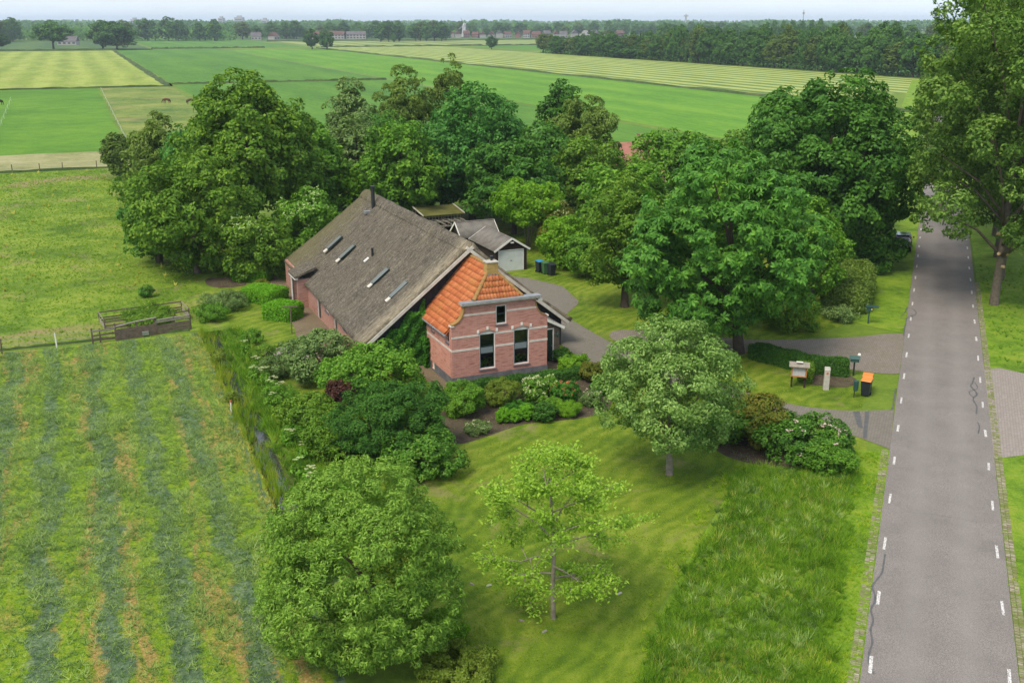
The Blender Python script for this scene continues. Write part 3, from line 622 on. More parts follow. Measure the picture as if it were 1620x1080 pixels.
strip('far_hay_field', 60, 190, 1510, 1640, 0.004, 'hay_far', 20, 1, 19)
# rank grass along the field ditches, as low ridges
def bank(name, a, b_, w, h, mat, seed, n=60):
    r = random.Random(seed); mb = MB(); vs = []; fs = []
    for i in range(n + 1):
        t = i / n; q = a[0] + (b_[0] - a[0]) * t; p = a[1] + (b_[1] - a[1]) * t; al = Vector((b_[0] - a[0], b_[1] - a[1])).normalized(); nr = Vector((-al.y, al.x)); ww = w * r.uniform(.6, 1.25)
        for k, hh in ((-1, -.05), (-.4, h * r.uniform(.5, 1.2)), (.3, h * r.uniform(.4, 1.2)), (1, -.05)):
            vs.append((*W(q + nr.x * k * ww, p + nr.y * k * ww), hh))
    for i in range(n):
        for k in range(3): fs.append((i * 4 + k, i * 4 + k + 1, i * 4 + 5 + k, i * 4 + 4 + k))
    mb.add(vs, fs); o = mb.build(name, mat); tag(o, None, None, None, 'structure'); return o
turf('rank_grass', [(0.025, 0.05, 0.014), (0.045, 0.075, 0.02), (0.08, 0.10, 0.03)], 0.1, 0.6, 3.0)
bank('ditch_edge', (-160, 377.5), (30, 378.8), 0.9, 0.6, 'rank_grass', 1)
bank('ditch_edge', (29.6, 380), (30.2, 870), 1.3, 0.9, 'rank_grass', 2)
bank('ditch_edge', (-420, 872), (30, 873), 2.2, 1.5, 'rank_grass', 3)
bank('ditch_edge', (31, 390.6), (110, 390.8), 0.9, 0.7, 'rank_grass', 4)
bank('ditch_edge', (188.6, 130), (188.8, 880), 1.1, 0.7, 'rank_grass', 5)
bank('ditch_edge', (60, 902), (150, 903), 2.0, 1.3, 'rank_grass', 6)
bank('ditch_edge', (-120, 168.4), (4, 168.3), 0.4, 0.35, 'rank_grass', 7)
bank('ditch_edge', (-60, 73.9), (5.6, 74.4), 0.25, 0.16, 'rank_grass', 8, 140)
bank('ditch_edge', (200, 912), (420, 913), 2.5, 1.2, 'rank_grass', 9)
bank('ditch_edge', (200, 1184), (620, 1186), 3, 1.6, 'rank_grass', 10)

# garden: lawn all round the house, from the ditch to the road verge
def rd(s_, t_, z=0.0):
    return (11.73 + 0.3744 * s_ + 0.9273 * t_, 29.55 + 0.9273 * s_ - 0.3744 * t_, z)
LAWN = smooth_poly([W(8.1, 40), W(8.2, 55), W(8.4, 72), W(9.5, 90), W(12.5, 104), (-14, 112), (6, 118), (24, 112), (31, 100), (28.4, 84), (26.2, 74.6), (22, 70), (17, 63.5), (21.5, 59.5),
        (19.4, 53.5), (17.6, 47.6), (11.9, 46.8), (9.9, 43.4), (6.9, 37.1), (5.1, 32.5), (4.2, 27), (-2.2, 26), (-3.2, 31)], 6)
sheet('lawn', LAWN, 0.008, 'lawn_grass')
sheet('rough_verge', smooth_poly([(11.9, 46.9), (17.4, 47.8), (19.0, 50.5), (16.5, 44.0), (10.2, 28.4), (8, 22), (3.5, 22), (4.4, 28), (5.2, 32.5), (7.0, 37.1), (9.9, 43.3)], 5), 0.012, 'verge_grass')
sheet('verge', [rd(-14, -1.5)[:2], rd(-14, -.33)[:2], rd(20.9, -.33)[:2], rd(20.5, -2.0)[:2], rd(10, -1.9)[:2], rd(0, -1.6)[:2]], 0.016, 'verge_grass')
sheet('verge', [rd(-14, 5.33)[:2], rd(-14, 30)[:2], rd(400, 40)[:2], rd(400, 5.2)[:2], rd(36, 5.2)[:2]], 0.012, 'verge_grass')
sheet('verge', [rd(43.6, -.02)[:2], rd(400, -.02)[:2], rd(400, -9)[:2], rd(60, -6.5)[:2], rd(45.5, -4.0)[:2]], 0.014, 'verge_grass')
# road, its dashes, crack sealing and brick edging
ROADW = 5.0
road = sheet('road', [rd(-20, 0)[:2], rd(-20, ROADW)[:2], rd(420, ROADW)[:2], rd(420, 0)[:2]], 0.030, 'asphalt')
def dash_mesh():
    me = bpy.data.meshes.new('edge_dash'); me.from_pydata([(-.058, -.56, 0), (.058, -.56, 0), (.058, .56, 0), (-.058, .56, 0)], [], [(0, 1, 2, 3)]); me.materials.append(M['road_paint']); return me
dm = dash_mesh()
for side, t0, ph in ((0, 0.28, 0.9), (1, ROADW - 0.30, 1.9)):
    for i in range(-2, 22):
        s_ = ph + 0.3 + i * 4.66
        if side == 0 and 21.5 < s_ < 23.5: pass
        o = meshobj('edge_dash', dm, road, rd(s_, t0, 0.034)); o.rotation_euler = (0, 0, -math.atan2(.3744, .9273) + rj.uniform(-.02, .02)); o.scale = (rj.uniform(.85, 1.1), rj.uniform(.86, 1.05), 1)
def ribbon(name, pts, w, z, mat, parent, seed=0):
    r = random.Random(seed); P = [Vector((*p, 0)) for p in smooth_poly([tuple(p) + (0,) if len(p) == 2 else p for p in pts], 5, False)] if False else [Vector((p[0], p[1], 0)) for p in smooth_poly([(p[0], p[1], 0.0) for p in pts], 5, False)]
    vs = []; fs = []
    for i, p in enumerate(P):
        d = (P[min(i + 1, len(P) - 1)] - P[max(i - 1, 0)]).normalized(); nn = Vector((-d.y, d.x, 0)); ww = w * r.uniform(.7, 1.25) / 2
        vs += [(p.x + nn.x * ww, p.y + nn.y * ww, z), (p.x - nn.x * ww, p.y - nn.y * ww, z)]
    for i in range(len(P) - 1): fs.append((2 * i + 1, 2 * i + 3, 2 * i + 2, 2 * i))
    mb = MB(); mb.add(vs, fs); return mb.build(name, mat, parent, fix=False)
SEALS = [([(15.62, 38.27), (15.25, 37.4), (14.95, 36.73), (14.48, 36.09), (14.20, 35.65), (14.13, 35.15), (13.95, 34.6), (13.61, 34.03), (13.45, 33.3), (13.14, 32.67), (12.95, 31.9), (12.62, 31.26), (12.40, 30.6), (12.36, 30.01)], .075),
         ([(28.96, 60.58), (28.38, 59.48), (28.04, 58.91), (27.85, 57.61), (27.23, 56.71), (26.92, 55.5), (26.38, 54.33)], .10), ([(25.89, 53.05), (25.74, 52.43), (25.21, 51.37)], .08),
         ([(28.6, 59.7), (28.3, 58.6), (27.5, 57.9), (27.35, 56.9)], .07),
         ([(29.34, 74.33), (30.09, 75.5), (30.86, 77.01), (31.1, 76.4), (30.78, 75.09), (29.72, 74.04), (29.12, 72.63), (28.5, 71.27), (27.9, 69.7), (27.68, 69.19)], .08), ([(29.2, 74.0), (30.0, 74.0), (30.3, 74.6)], .07),
         ([(23.33, 58.53), (22.78, 57.25), (22.07, 55.5), (21.8, 55.0)], .08), ([rd(33, .3)[:2], rd(33.2, 1.6)[:2], rd(33.0, 3.0)[:2], rd(33.3, 4.3)[:2]], .03),
         ([rd(47, 1.2)[:2], rd(47.2, 2.4)[:2], rd(47.0, 3.8)[:2]], .04), ([rd(58, 2.2)[:2], rd(58.2, 3.4)[:2], rd(58.0, 4.0)[:2]], .06), ([rd(14, 1.0)[:2], rd(14.2, 2.4)[:2], rd(14.1, 4.0)[:2]], .02)]
for i, (pts, w) in enumerate(SEALS): ribbon('crack_seal', pts, w, 0.0335, 'seal_dark', road, i)
def edging(name, s0, s1, t0, cols_, seed):
    r = random.Random(seed); mb = MB(); k = 0
    s_ = s0
    while s_ < s1:
        for c_ in range(cols_):
            a = t0 + c_ * .185 + r.uniform(-.01, .01); x = [rd(s_ + r.uniform(-.008, .008), a), rd(s_, a + .165), rd(s_ + .092, a + .165), rd(s_ + .092, a)]
            zt = .022 + r.uniform(-.008, .010)
            mb.add([(p[0], p[1], -.02) for p in x] + [(p[0], p[1], zt) for p in x], [(4, 5, 6, 7), (0, 1, 5, 4), (1, 2, 6, 5), (2, 3, 7, 6), (3, 0, 4, 7)])
        s_ += .115
    o = mb.build(name, 'clinker_edge', fix=False); tag(o, 'mossy brick edging strip along the ' + ('house' if t0 < 0 else 'far') + ' side of the road', 'paving', None, 'stuff'); return o
m, nt, b = newmat('clinker_edge'); P = worldpos(nt); ri = N(nt, 'ShaderNodeNewGeometry').outputs['Random Per Island']; n = noise(nt, P, 1.2, 4, 0.7)
c = ramp(nt, ri, [(0.0, (0.16, 0.13, 0.09)), (0.5, (0.25, 0.21, 0.16)), (1.0, (0.36, 0.31, 0.25))]); c = mix(nt, ramp(nt, n, [(0.36, 0.0), (0.62, 0.85)]), c, (0.12, 0.155, 0.025)); col(nt, b, c, 0.9, 0.15); M['clinker_edge'] = m
edging('edge_paving', -8, 21.0, -.40, 2, 1); edging('edge_paving', -8, 62, 5.03, 2, 2)
sheet('gutter_bed', [rd(-8, -.42)[:2], rd(-8, -.001)[:2], rd(21.2, -.001)[:2], rd(21.2, -.42)[:2]], 0.018, 'verge_grass')
# drives
DRIVE = [(-2.6, 88.6), (1.4, 86.6), (4.3, 83.6), (5.3, 79.0), (5.25, 78.2), (4.1, 75.0), (4.2, 74.2)] + smooth_poly([(5.1, 72.0), (6.9, 67.9), (8.6, 65.2), (12.9, 59.6), (16.0, 56.1), (19.0, 54.9), (21.95, 55.0)], 5, False)
DRIVE_B = smooth_poly([(19.72, 49.3), (18.6, 50.9), (16.6, 53.0), (12.5, 57.6), (9.0, 60.2), (5.4, 63.2), (3.4, 67.4), (1.6, 73.5), (-0.2, 80.4), (-4.2, 85.4)], 5, False)
sheet('driveway', [p[:2] for p in DRIVE] + [p[:2] for p in DRIVE_B], 0.020, 'clinker_drive')
sheet('neighbour_driveway', smooth_poly([(8, 71), (16.5, 68.6), (23.2, 69.0), (26.6, 69.9), (28.0, 69.9), (27.6, 68.9), (25.0, 62.5), (24.4, 61.3), (22.9, 61.5), (21.3, 62.4), (17.6, 65.2), (8, 67.5)], 4), 0.022, 'clinker')
sheet('side_driveway', [(29.85, 62.1), (31.4, 62.4), (40, 54), (33, 44), (26.5, 48.6), (24.70, 48.15), (24.45, 49.1)], 0.018, 'clinker_pale')
sheet('paving_patch', [(19.5, 54.7), (19.04, 52.4), (19.25, 52.2), (19.9, 54.75)], 0.026, 'seal_dark'); sheet('paving_patch', [(20.22, 54.75), (18.78, 50.79), (19.0, 50.79), (20.45, 54.75)], 0.026, 'seal_dark')
# soil beds and the paved strip beside the barn
sheet('soil_bed', smooth_poly([(-4.4, 53.3), (-4.1, 51.6), (-3.0, 50.0), (-1.5, 50.9), (0.7, 52.8), (3.9, 53.7), (5.6, 55.2), (5.9, 58), (5.2, 60.3), (1.5, 59.0), (-2.6, 57.2)], 5), 0.016, 'bare_soil')
sheet('soil_bed', smooth_poly([(10.7, 49.0), (12.5, 47.3), (15.6, 46.6), (17.8, 48.9), (17.0, 51.6), (13.5, 53.6), (11.0, 52)], 5), 0.016, 'bare_soil')
sheet('soil_bed', smooth_poly([(18.0, 59.6), (20.2, 58.8), (21.4, 59.8), (21, 61.2), (18.6, 61)], 5), 0.016, 'bare_soil')
sheet('soil_bed', smooth_poly([(-22.5, 84.2), (-24, 86.6), (-26.4, 86.5), (-25.8, 84.2), (-24.3, 83.2)], 5), 0.016, 'bare_soil')
# ------------------------------------------------------------------ the farmhouse: brick front house, thatched barn behind it
HX, HY, HRZ = -3.63, 58.87, R(24)
house = empty('farmhouse', (HX, HY, 0), 'brick farmhouse with orange tiled front roof and long thatched barn behind', 'farmhouse', HRZ)
FW, FD = 6.39, 4.9
def arc(x0, x1, z, rise, n=8): return [(x0 + (x1 - x0) * i / n, z + rise * (1 - (2 * i / n - 1) ** 2)) for i in range(n + 1)]
shL = [(0.0, 3.86), (0.16, 3.90), (0.36, 3.99), (0.55, 4.13), (0.70, 4.32), (0.80, 4.56), (0.86, 4.80), (0.88, 4.98)]
shR = [(FW - x, z - (0.10 if i == 0 else 0.05)) for i, (x, z) in enumerate(shL)]
outline = [(0, 0), (FW, 0)] + shR + [(FW - .88, 5.02), (0.88, 5.02)] + shL[::-1][1:]
WIN = [(1.80, 2.86), (4.09, 5.15)]
h_win = [[(a, .86), (b_, .86)] + arc(a, b_, 3.14, .17)[::-1] for a, b_ in WIN]
h_small = [(2.90, 3.62), (3.62, 3.62), (3.62, 4.82), (2.90, 4.82)]
mb = MB().slab(outline, h_win + [h_small], (0, 0, 0), (1, 0, 0), (0, 0, 1), (0, -1, 0), .30)
mb.build('front_wall', 'brick_red', house)
cel = [(3.15, .12), (3.65, .12), (3.65, .58), (3.15, .58)]
sw = [[(.50, 2.64), (.98, 2.64), (.98, 3.12), (.50, 3.12)], [(3.12, 2.64), (3.60, 2.64), (3.60, 3.12), (3.12, 3.12)], cel]
mb = MB().slab([(.302, 0), (FD, 0), (FD, 3.42), (.302, 3.42)], [[(max(a, .31), z) for a, z in h] for h in sw], (0, 0, 0), (0, 1, 0), (0, 0, 1), (-1, 0, 0), .25)
mb.build('side_wall', 'brick_side', house)
mb = MB().slab([(.302, 0), (FD, 0), (FD, 3.42), (.302, 3.42)], [], (FW, 0, 0), (0, 1, 0), (0, 0, 1), (1, 0, 0), .25); mb.build('side_wall', 'brick_side', house)
# plinth, light bands, cornice, shoulders
mb = MB(); mb.box(-.03, FW + .03, -.03, -.001, 0, .56); mb.box(-.03, -.001, 0, 3.14, 0, .56); mb.box(-.03, -.001, 3.66, FD, 0, .56); mb.box(-.03, -.001, 3.14, 3.66, 0, .115); mb.build('plinth', 'plinth_grey', house)
def bands(z0, z1, spans, side=None):
    for a, b_ in spans: MB().box(a, b_, -.014, .02, z0, z1).build('stone_band', 'band_stone', house)
    if side: MB().box(-.014, .02, .005, side, z0, z1).build('stone_band', 'band_stone', house)
bands(2.20, 2.33, [(-.014, 1.80), (2.86, 4.09), (5.15, FW + .014)], FD)
bands(3.03, 3.15, [(-.014, 1.80), (2.86, 4.09), (5.15, FW)])
bands(4.38, 4.49, [(.72, 2.90), (3.62, FW - .76)])
mb = MB(); mb.box(.66, FW - .60, -.16, .26, 5.02, 5.10); mb.box(.60, FW - .54, -.24, .30, 5.10, 5.20); mb.build('cornice', 'cornice_grey', house, bevel=.015)
MB().box(.58, FW - .52, -.26, .34, 5.202, 5.225).build('cornice_flashing', 'lead_grey', house)
MB().box(FW - .72, FW - .44, -.20, .22, 4.86, 5.0).build('cornice_bracket', 'cornice_grey', house, bevel=.01)
def coping(pts, sgn):
    mb = MB()
    for i in range(len(pts) - 1):
        a, b_ = Vector((pts[i][0], 0, pts[i][1])), Vector((pts[i + 1][0], 0, pts[i + 1][1])); d = (b_ - a).normalized(); nn = Vector((-d.z, 0, d.x)) * sgn
        q = [a, b_, b_ + nn * .07, a + nn * .07]
        mb.add([(p.x, -.05, p.z) for p in q] + [(p.x, .34, p.z) for p in q], [(0, 1, 2, 3), (7, 6, 5, 4), (3, 2, 6, 7), (0, 4, 5, 1), (0, 3, 7, 4), (1, 5, 6, 2)])
    return mb
coping(shL, 1).build('shoulder_coping', 'lichen_tile', house); coping([(x, z) for x, z in shR], -1).build('shoulder_coping', 'lichen_tile', house)
for x in (.0, FW): MB().box(x - .07, x + .16 if x == 0 else x + .07, -.06, .34, 3.78, 3.86).build('kneeler_stone', 'band_stone', house)
for a, b_ in WIN:                                           # segmental arches with three light stones each
    lo = arc(a - .06, b_ + .06, 3.16, .17, 10); hi = arc(a - .10, b_ + .10, 3.36, .19, 10); mb = MB()
    for i in range(10):
        q = [lo[i], lo[i + 1], hi[i + 1], hi[i]]; mb.add([(p[0], -.02, p[1]) for p in q] + [(p[0], .01, p[1]) for p in q], [(0, 1, 2, 3), (0, 4, 5, 1), (3, 2, 6, 7), (1, 5, 6, 2), (0, 3, 7, 4)])
    mb.build('window_arch', 'brick_side', house)
    for x, z in ((a - .09, 3.20), ((a + b_) / 2, 3.37), (b_ + .09, 3.20)): MB().box(x - .07, x + .07, -.04, .01, z, z + .20).build('arch_stone', 'white_paint', house, bevel=.008)
def window(w, h, loc, rz, transom=None, archrise=0, fr=.065, curtain=False, dark=True, sill=True, mid=False, name='window'):
    mb = MB(); mb.box(0, fr, .06, .16, 0, h); mb.box(w - fr, w, .06, .16, 0, h); mb.box(fr, w - fr, .06, .16, 0, fr); mb.box(fr, w - fr, .06, .16, h - fr, h)
    if archrise:
        ar = arc(0, w, h, archrise - .004, 8); mb.add([(x, .07, z) for x, z in ar] + [(x, .15, z) for x, z in ar], [tuple(range(9)), tuple(range(17, 8, -1))] + [(i, i + 9, i + 10, i + 1) for i in range(8)])
    o = mb.build(name, 'white_paint', house, loc=loc); o.rotation_euler = (0, 0, rz)
    d = .045; s = MB(); a, b_ = fr, w - fr
    sm = 'sash_green' if dark else 'white_paint'
    s.box(a, a + d, .085, .135, fr, h - fr); s.box(b_ - d, b_, .085, .135, fr, h - fr); s.box(a + d, b_ - d, .085, .135, fr, fr + .07); s.box(a + d, b_ - d, .085, .135, h - fr - d, h - fr)
    if transom: s.box(a + d, b_ - d, .08, .14, transom - .035, transom + .035)
    if mid: s.box((a + b_) / 2 - .015, (a + b_) / 2 + .015, .085, .135, fr + .07, h - fr - d)
    s.build('sash', sm, o)
    spans = [(fr + .06, transom - .03), (transom + .03, h - fr - d + .01)] if transom else [(fr + .06, h - fr - d + .01)]
    for z0, z1 in spans: MB().add([(a + d - .008, .111, z0), (b_ - d + .008, .111, z0), (b_ - d + .008, .111, z1), (a + d - .008, .111, z1)], [(0, 1, 2, 3)]).build('pane', 'glass', o, fix=False)
    if sill: MB().box(-.06, w + .06, -.07, .085, -.075, -.002).build('sill', 'plinth_grey', o, bevel=.008)
    if curtain:
        v = []; f = []; n = 40
        for i in range(n + 1):
            x = a + d + (b_ - a - 2 * d) * i / n; y = .132 + .008 * math.sin(i * 1.9)
            v += [(x, y, transom - .42 - .03 * abs(math.sin(i * .8))), (x, y, transom + .0)]
        for i in range(n): f.append((2 * i, 2 * i + 2, 2 * i + 3, 2 * i + 1))
        c_ = MB(); c_.add(v, f); c_.build('lace_curtain', 'lace', o, fix=False); MB().tube([(a + d, .15, transom + .01), (b_ - d, .15, transom + .01)], [.012, .012], 6).build('curtain_rod', 'sash_green', o)
    return o
for (a, b_) in WIN: window(b_ - a, 2.28, (a, 0, .86), 0, 1.42, .17, curtain=True)
window(.72, 1.2, (2.90, 0, 3.62), 0, .62, 0)
window(.48, .48, (0, .98, 2.64), -math.pi / 2, None, 0, .05); window(.48, .48, (0, 3.60, 2.64), -math.pi / 2, None, 0, .05); window(.50, .46, (0, 3.65, .12), -math.pi / 2, None, 0, .05, dark=False, sill=False, name='cellar_window')
MB().box(.3, FW - .3, .9, 1.0, .02, 3.4).build('inner_wall', 'room_shade_black', house)          # partition behind the windows, near-black colour standing in for the unlit room
MB().box(.32, FW - .32, .31, .50, .70, .84).build('inner_sill', 'white_paint', house)
# gutter and downpipe on the left eave
MB().tube([(-.30, .30, 3.20), (-.30, FD - .1, 3.20)], [.065, .065], 8).build('gutter', 'lead_grey', house); MB().tube([(-.30, FD - .25, 3.18), (-.10, FD - .22, 2.95), (-.07, FD - .22, 0.1)], [.04, .04, .04], 8).build('downpipe', 'black_metal', house)

# tiled roof
EZ, RZ, EX, RX = 3.24, 6.93, -.24, 3.15
ra = math.atan2(RZ - EZ, RX - EX); sl = math.hypot(RZ - EZ, RX - EX)
HYF, HZF, HYR = .22, 5.20, 1.45
hb = math.atan2(RZ - HZF, HYR - HYF); hl = math.hypot(RZ - HZF, HYR - HYF)
xk = EX + (HZF - EZ) / math.tan(ra); XR = 2 * RX - EX; xkr = 2 * RX - xk
mb = MB()
mb.add([(EX, .36, EZ), (EX, FD, EZ), (RX, FD, RZ), (RX, HYR, RZ), (xk, .36, HZF)], [(0, 1, 2, 3, 4)])
mb.add([(XR, .36, EZ), (XR, FD, EZ), (RX, FD, RZ), (RX, HYR, RZ), (xkr, .36, HZF)], [(4, 3, 2, 1, 0)])
mb.add([(xk, HYF, HZF), (xkr, HYF, HZF), (RX, HYR, RZ), (xk, .36, HZF), (xkr, .36, HZF)], [(0, 1, 2), (0, 2, 3), (1, 4, 2)])
troof = mb.build('tiled_roof', 'roof_tile', house, fix=False)
TWD, TLN = .212, .385
def tile_mesh():
    vs = []; fs = []; n = 6
    prof = [(-.5, .020), (-.36, .0), (-.12, -.006), (.10, .004), (.28, .034), (.42, .040), (.54, .022)]
    for y, dz in ((-.03, .060), (-.03, .088), (TLN + .03, .032)):
        for k, (x, z) in enumerate(prof): vs.append((x * TWD, y, z + dz if dz != .060 else z + .052))
    m_ = len(prof)
    for r_ in range(2):
        for k in range(m_ - 1): fs.append((r_ * m_ + k, r_ * m_ + k + 1, (r_ + 1) * m_ + k + 1, (r_ + 1) * m_ + k))
    me = bpy.data.meshes.new('roof_tile'); me.from_pydata(vs, [], fs); me.materials.append(M['roof_tile']); me.polygons.foreach_set('use_smooth', [False] * 6 + [True] * 6); me.update(); return me
tme = tile_mesh(); rt = random.Random(3); from mathutils import Matrix
def place_tile(o3, ac, up, nn):
    o = meshobj('roof_tile', tme, troof); j = rt.uniform(-.012, .012)
    mt = Matrix(((ac[0], up[0], nn[0], o3[0]), (ac[1], up[1], nn[1], o3[1]), (ac[2], up[2], nn[2], o3[2]), (0, 0, 0, 1)))
    o.matrix_local = mt @ Matrix.Rotation(rt.uniform(-.012, .012), 4, 'Z') @ Matrix.Translation((0, j, rt.uniform(-.004, .006)))
s1 = (math.cos(ra), 0, math.sin(ra)); n1 = (-math.sin(ra), 0, math.cos(ra)); n1r = (math.sin(ra), 0, math.cos(ra)); s1r = (-math.cos(ra), 0, math.sin(ra))
nr_ = int(sl / TLN)
rstuff = MB()
for i in range(nr_ + 1):
    d = i * TLN; x = EX + math.cos(ra) * d; z = EZ + math.sin(ra) * d
    if d > sl - .1: break
    zc = z + .15; ymin = .40 if zc < HZF else .40 + (zc - HZF) / (RZ - HZF) * (HYR - .36)
    y = FD - TWD * .5
    while y > ymin + .02:
        place_tile((x, y, z), (0, -1, 0), s1, n1)
        P0 = Vector((2 * RX - x, y, z)); U_ = Vector(s1r); A_ = Vector((0, 1, 0)); Nn = Vector(n1r)
        q = [P0 - A_ * TWD * .5 + Nn * .08 - U_ * .03, P0 + A_ * TWD * .5 + Nn * .11 - U_ * .03, P0 + A_ * TWD * .5 + U_ * TLN + Nn * .06, P0 - A_ * TWD * .5 + U_ * TLN + Nn * .03, P0 - A_ * TWD * .5 + Nn * .04 - U_ * .03, P0 + A_ * TWD * .5 + Nn * .07 - U_ * .03]
        rstuff.add(q, [(0, 1, 2, 3), (4, 5, 1, 0)])
        y -= TWD
o = rstuff.build('far_slope_tiles', 'roof_tile', troof, fix=False); o['kind'] = 'stuff'
s2 = (0, math.cos(hb), math.sin(hb)); n2 = (0, -math.sin(hb), math.cos(hb))
for i in range(int(hl / TLN) + 1):
    d = i * TLN; y = HYF + math.cos(hb) * d; z = HZF + math.sin(hb) * d; w = (xkr - xk) * (1 - (d + .16) / hl) - .12
    if w < .15: break
    k = max(1, int(round(w / TWD)))
    for j in range(k): place_tile((RX + (j - (k - 1) / 2) * TWD, y, z), (1, 0, 0), s2, n2)
def ridge_tiles(a, b_, k, mat='lichen_tile'):
    a, b_ = Vector(a), Vector(b_)
    for i in range(k):
        p, q = a.lerp(b_, i / k), a.lerp(b_, (i + 1.06) / k); d = (q - p).normalized(); sd = d.cross(Vector((0, 0, 1))).normalized(); u = sd.cross(d); mb = MB(); vs = []
        for P0, r_ in ((p, .125), (q, .105)):
            for t in range(7):
                an = math.pi * t / 6; vs.append(P0 + sd * math.cos(an) * r_ * 1.15 + u * (math.sin(an) * r_ - .02))
        mb.add(vs, [(t, t + 1, t + 8, t + 7) for t in range(6)] + [tuple(range(7))[::-1]]); mb.build('ridge_tile', mat, troof, smooth=False, fix=False)
ridge_tiles((RX, HYR - .05, RZ + .04), (RX, FD - .02, RZ + .04), 9); ridge_tiles((xk - .02, HYF, HZF + .03), (RX, HYR, RZ + .05), 7); ridge_tiles((xkr + .02, HYF, HZF + .03), (RX, HYR, RZ + .05), 7)
# chimney with lead apron
cx, cyy = RX, 1.36
mb = MB(); mb.box(cx - .36, cx + .36, cyy - .30, cyy + .30, 6.1, 7.22); mb.build('chimney', 'brick_yellow', house)
ch = MB().box(cx - .40, cx + .40, cyy - .34, cyy + .34, 7.222, 7.30).build('chimney_cap', 'concrete', house, bevel=.01)
MB().box(cx - .40, cx + .40, cyy - .335, cyy + .335, 6.36, 6.52).build('chimney_flashing', 'lead_grey', house)
MB().tube([(cx + .1, cyy + .12, 7.29), (cx + .1, cyy + .12, 7.52)], [.07, .07], 10).tube([(cx + .1, cyy + .12, 7.52), (cx + .1, cyy + .12, 7.58)], [.10, .10], 10).build('chimney_pot', 'black_metal', house)

# thatched barn roof
AX, AZ, LX, LZ, RXE = 3.0, 7.88, -4.55, 1.95, 10.5
VF, VR, VE = 4.48, 27.6, 30.3
rn = np.random.default_rng(5)
def thatch_surface():
    mb = MB(); ns, ntt = 26, 84
    bumps = rn.normal(size=(ns + 1, ntt + 1)) * .018
    def side(sgn):
        o = len(mb.v)
        for j in range(ntt + 1):
            t = j / ntt
            for i in range(ns + 1):
                s_ = i / ns; v = VF + (VE + (VR - VE) * s_ - VF) * t; ex = (LX + .75 * t) if sgn < 0 else RXE
                x = ex + (AX - ex) * s_; z = LZ + (AZ - LZ) * s_ - .16 * math.sin(math.pi * s_) + bumps[i, j] * (1 if 0 < i < ns else 0) + .05 * math.sin(v * .9 + s_ * 3) * math.sin(math.pi * s_)
                if i == 0: z += .05 * math.sin(v * 1.7)
                mb.v.append((x, v, z))
        for j in range(ntt):
            for i in range(ns):
                a = o + j * (ns + 1) + i; f = (a, a + 1, a + ns + 2, a + ns + 1); mb.f.append(f if sgn > 0 else f[::-1]); mb.m.append(0)
        return o
    oL = side(-1); oR = side(1); n = 16; o = len(mb.v)
    L = [mb.v[oL + ntt * (ns + 1) + i] for i in range(ns + 1)]; Rr = [mb.v[oR + ntt * (ns + 1) + i] for i in range(ns + 1)]
    for i in range(ns + 1):
        for k in range(n + 1):
            t = k / n; a, b_ = L[i], Rr[i]; mb.v.append((a[0] + (b_[0] - a[0]) * t, a[1] + (b_[1] - a[1]) * t, a[2] + (b_[2] - a[2]) * t))
    for i in range(ns):
        for k in range(n):
            a = o + i * (n + 1) + k; mb.f.append((a + 1, a, a + n + 1, a + n + 2)); mb.m.append(0)
    return mb
me = thatch_surface().mesh('thatched_roof', 'thatch', True, False)
bm = bmesh.new(); bm.from_mesh(me); bmesh.ops.remove_doubles(bm, verts=bm.verts, dist=.004); bmesh.ops.recalc_face_normals(bm, faces=bm.faces)
if sum(f.normal.z for f in bm.faces) < 0: bmesh.ops.reverse_faces(bm, faces=bm.faces)
bm.to_mesh(me); bm.free()
thatch = meshobj('thatched_roof', me, house); md = thatch.modifiers.new('thick', 'SOLIDIFY'); md.thickness = .30; md.offset = -1
def roofz(x, v): s_ = (x - LX) / (AX - LX); return LZ + (AZ - LZ) * s_ - .16 * math.sin(math.pi * s_)
# heather ridge roll
mb = MB(); vs = []; n = 70
for i in range(n + 1):
    v = VF - .02 + (VR + .25 - VF) * i / n; dz = rn.normal() * .02
    for dx, z in ((-.62, -.50), (-.56, -.38), (-.28, -.10), (0, .06), (.28, -.10), (.56, -.38), (.62, -.50)): vs.append((AX + dx + rn.normal() * .015, v, AZ + z + dz + rn.normal() * .012))
mb.add(vs, [(i * 7 + k, i * 7 + k + 1, i * 7 + 8 + k, i * 7 + 7 + k) for i in range(n) for k in range(6)] + [tuple(range(7)), tuple(range(n * 7 + 6, n * 7 - 1, -1))]); mb.build('ridge_roll', 'thatch', house, smooth=True)
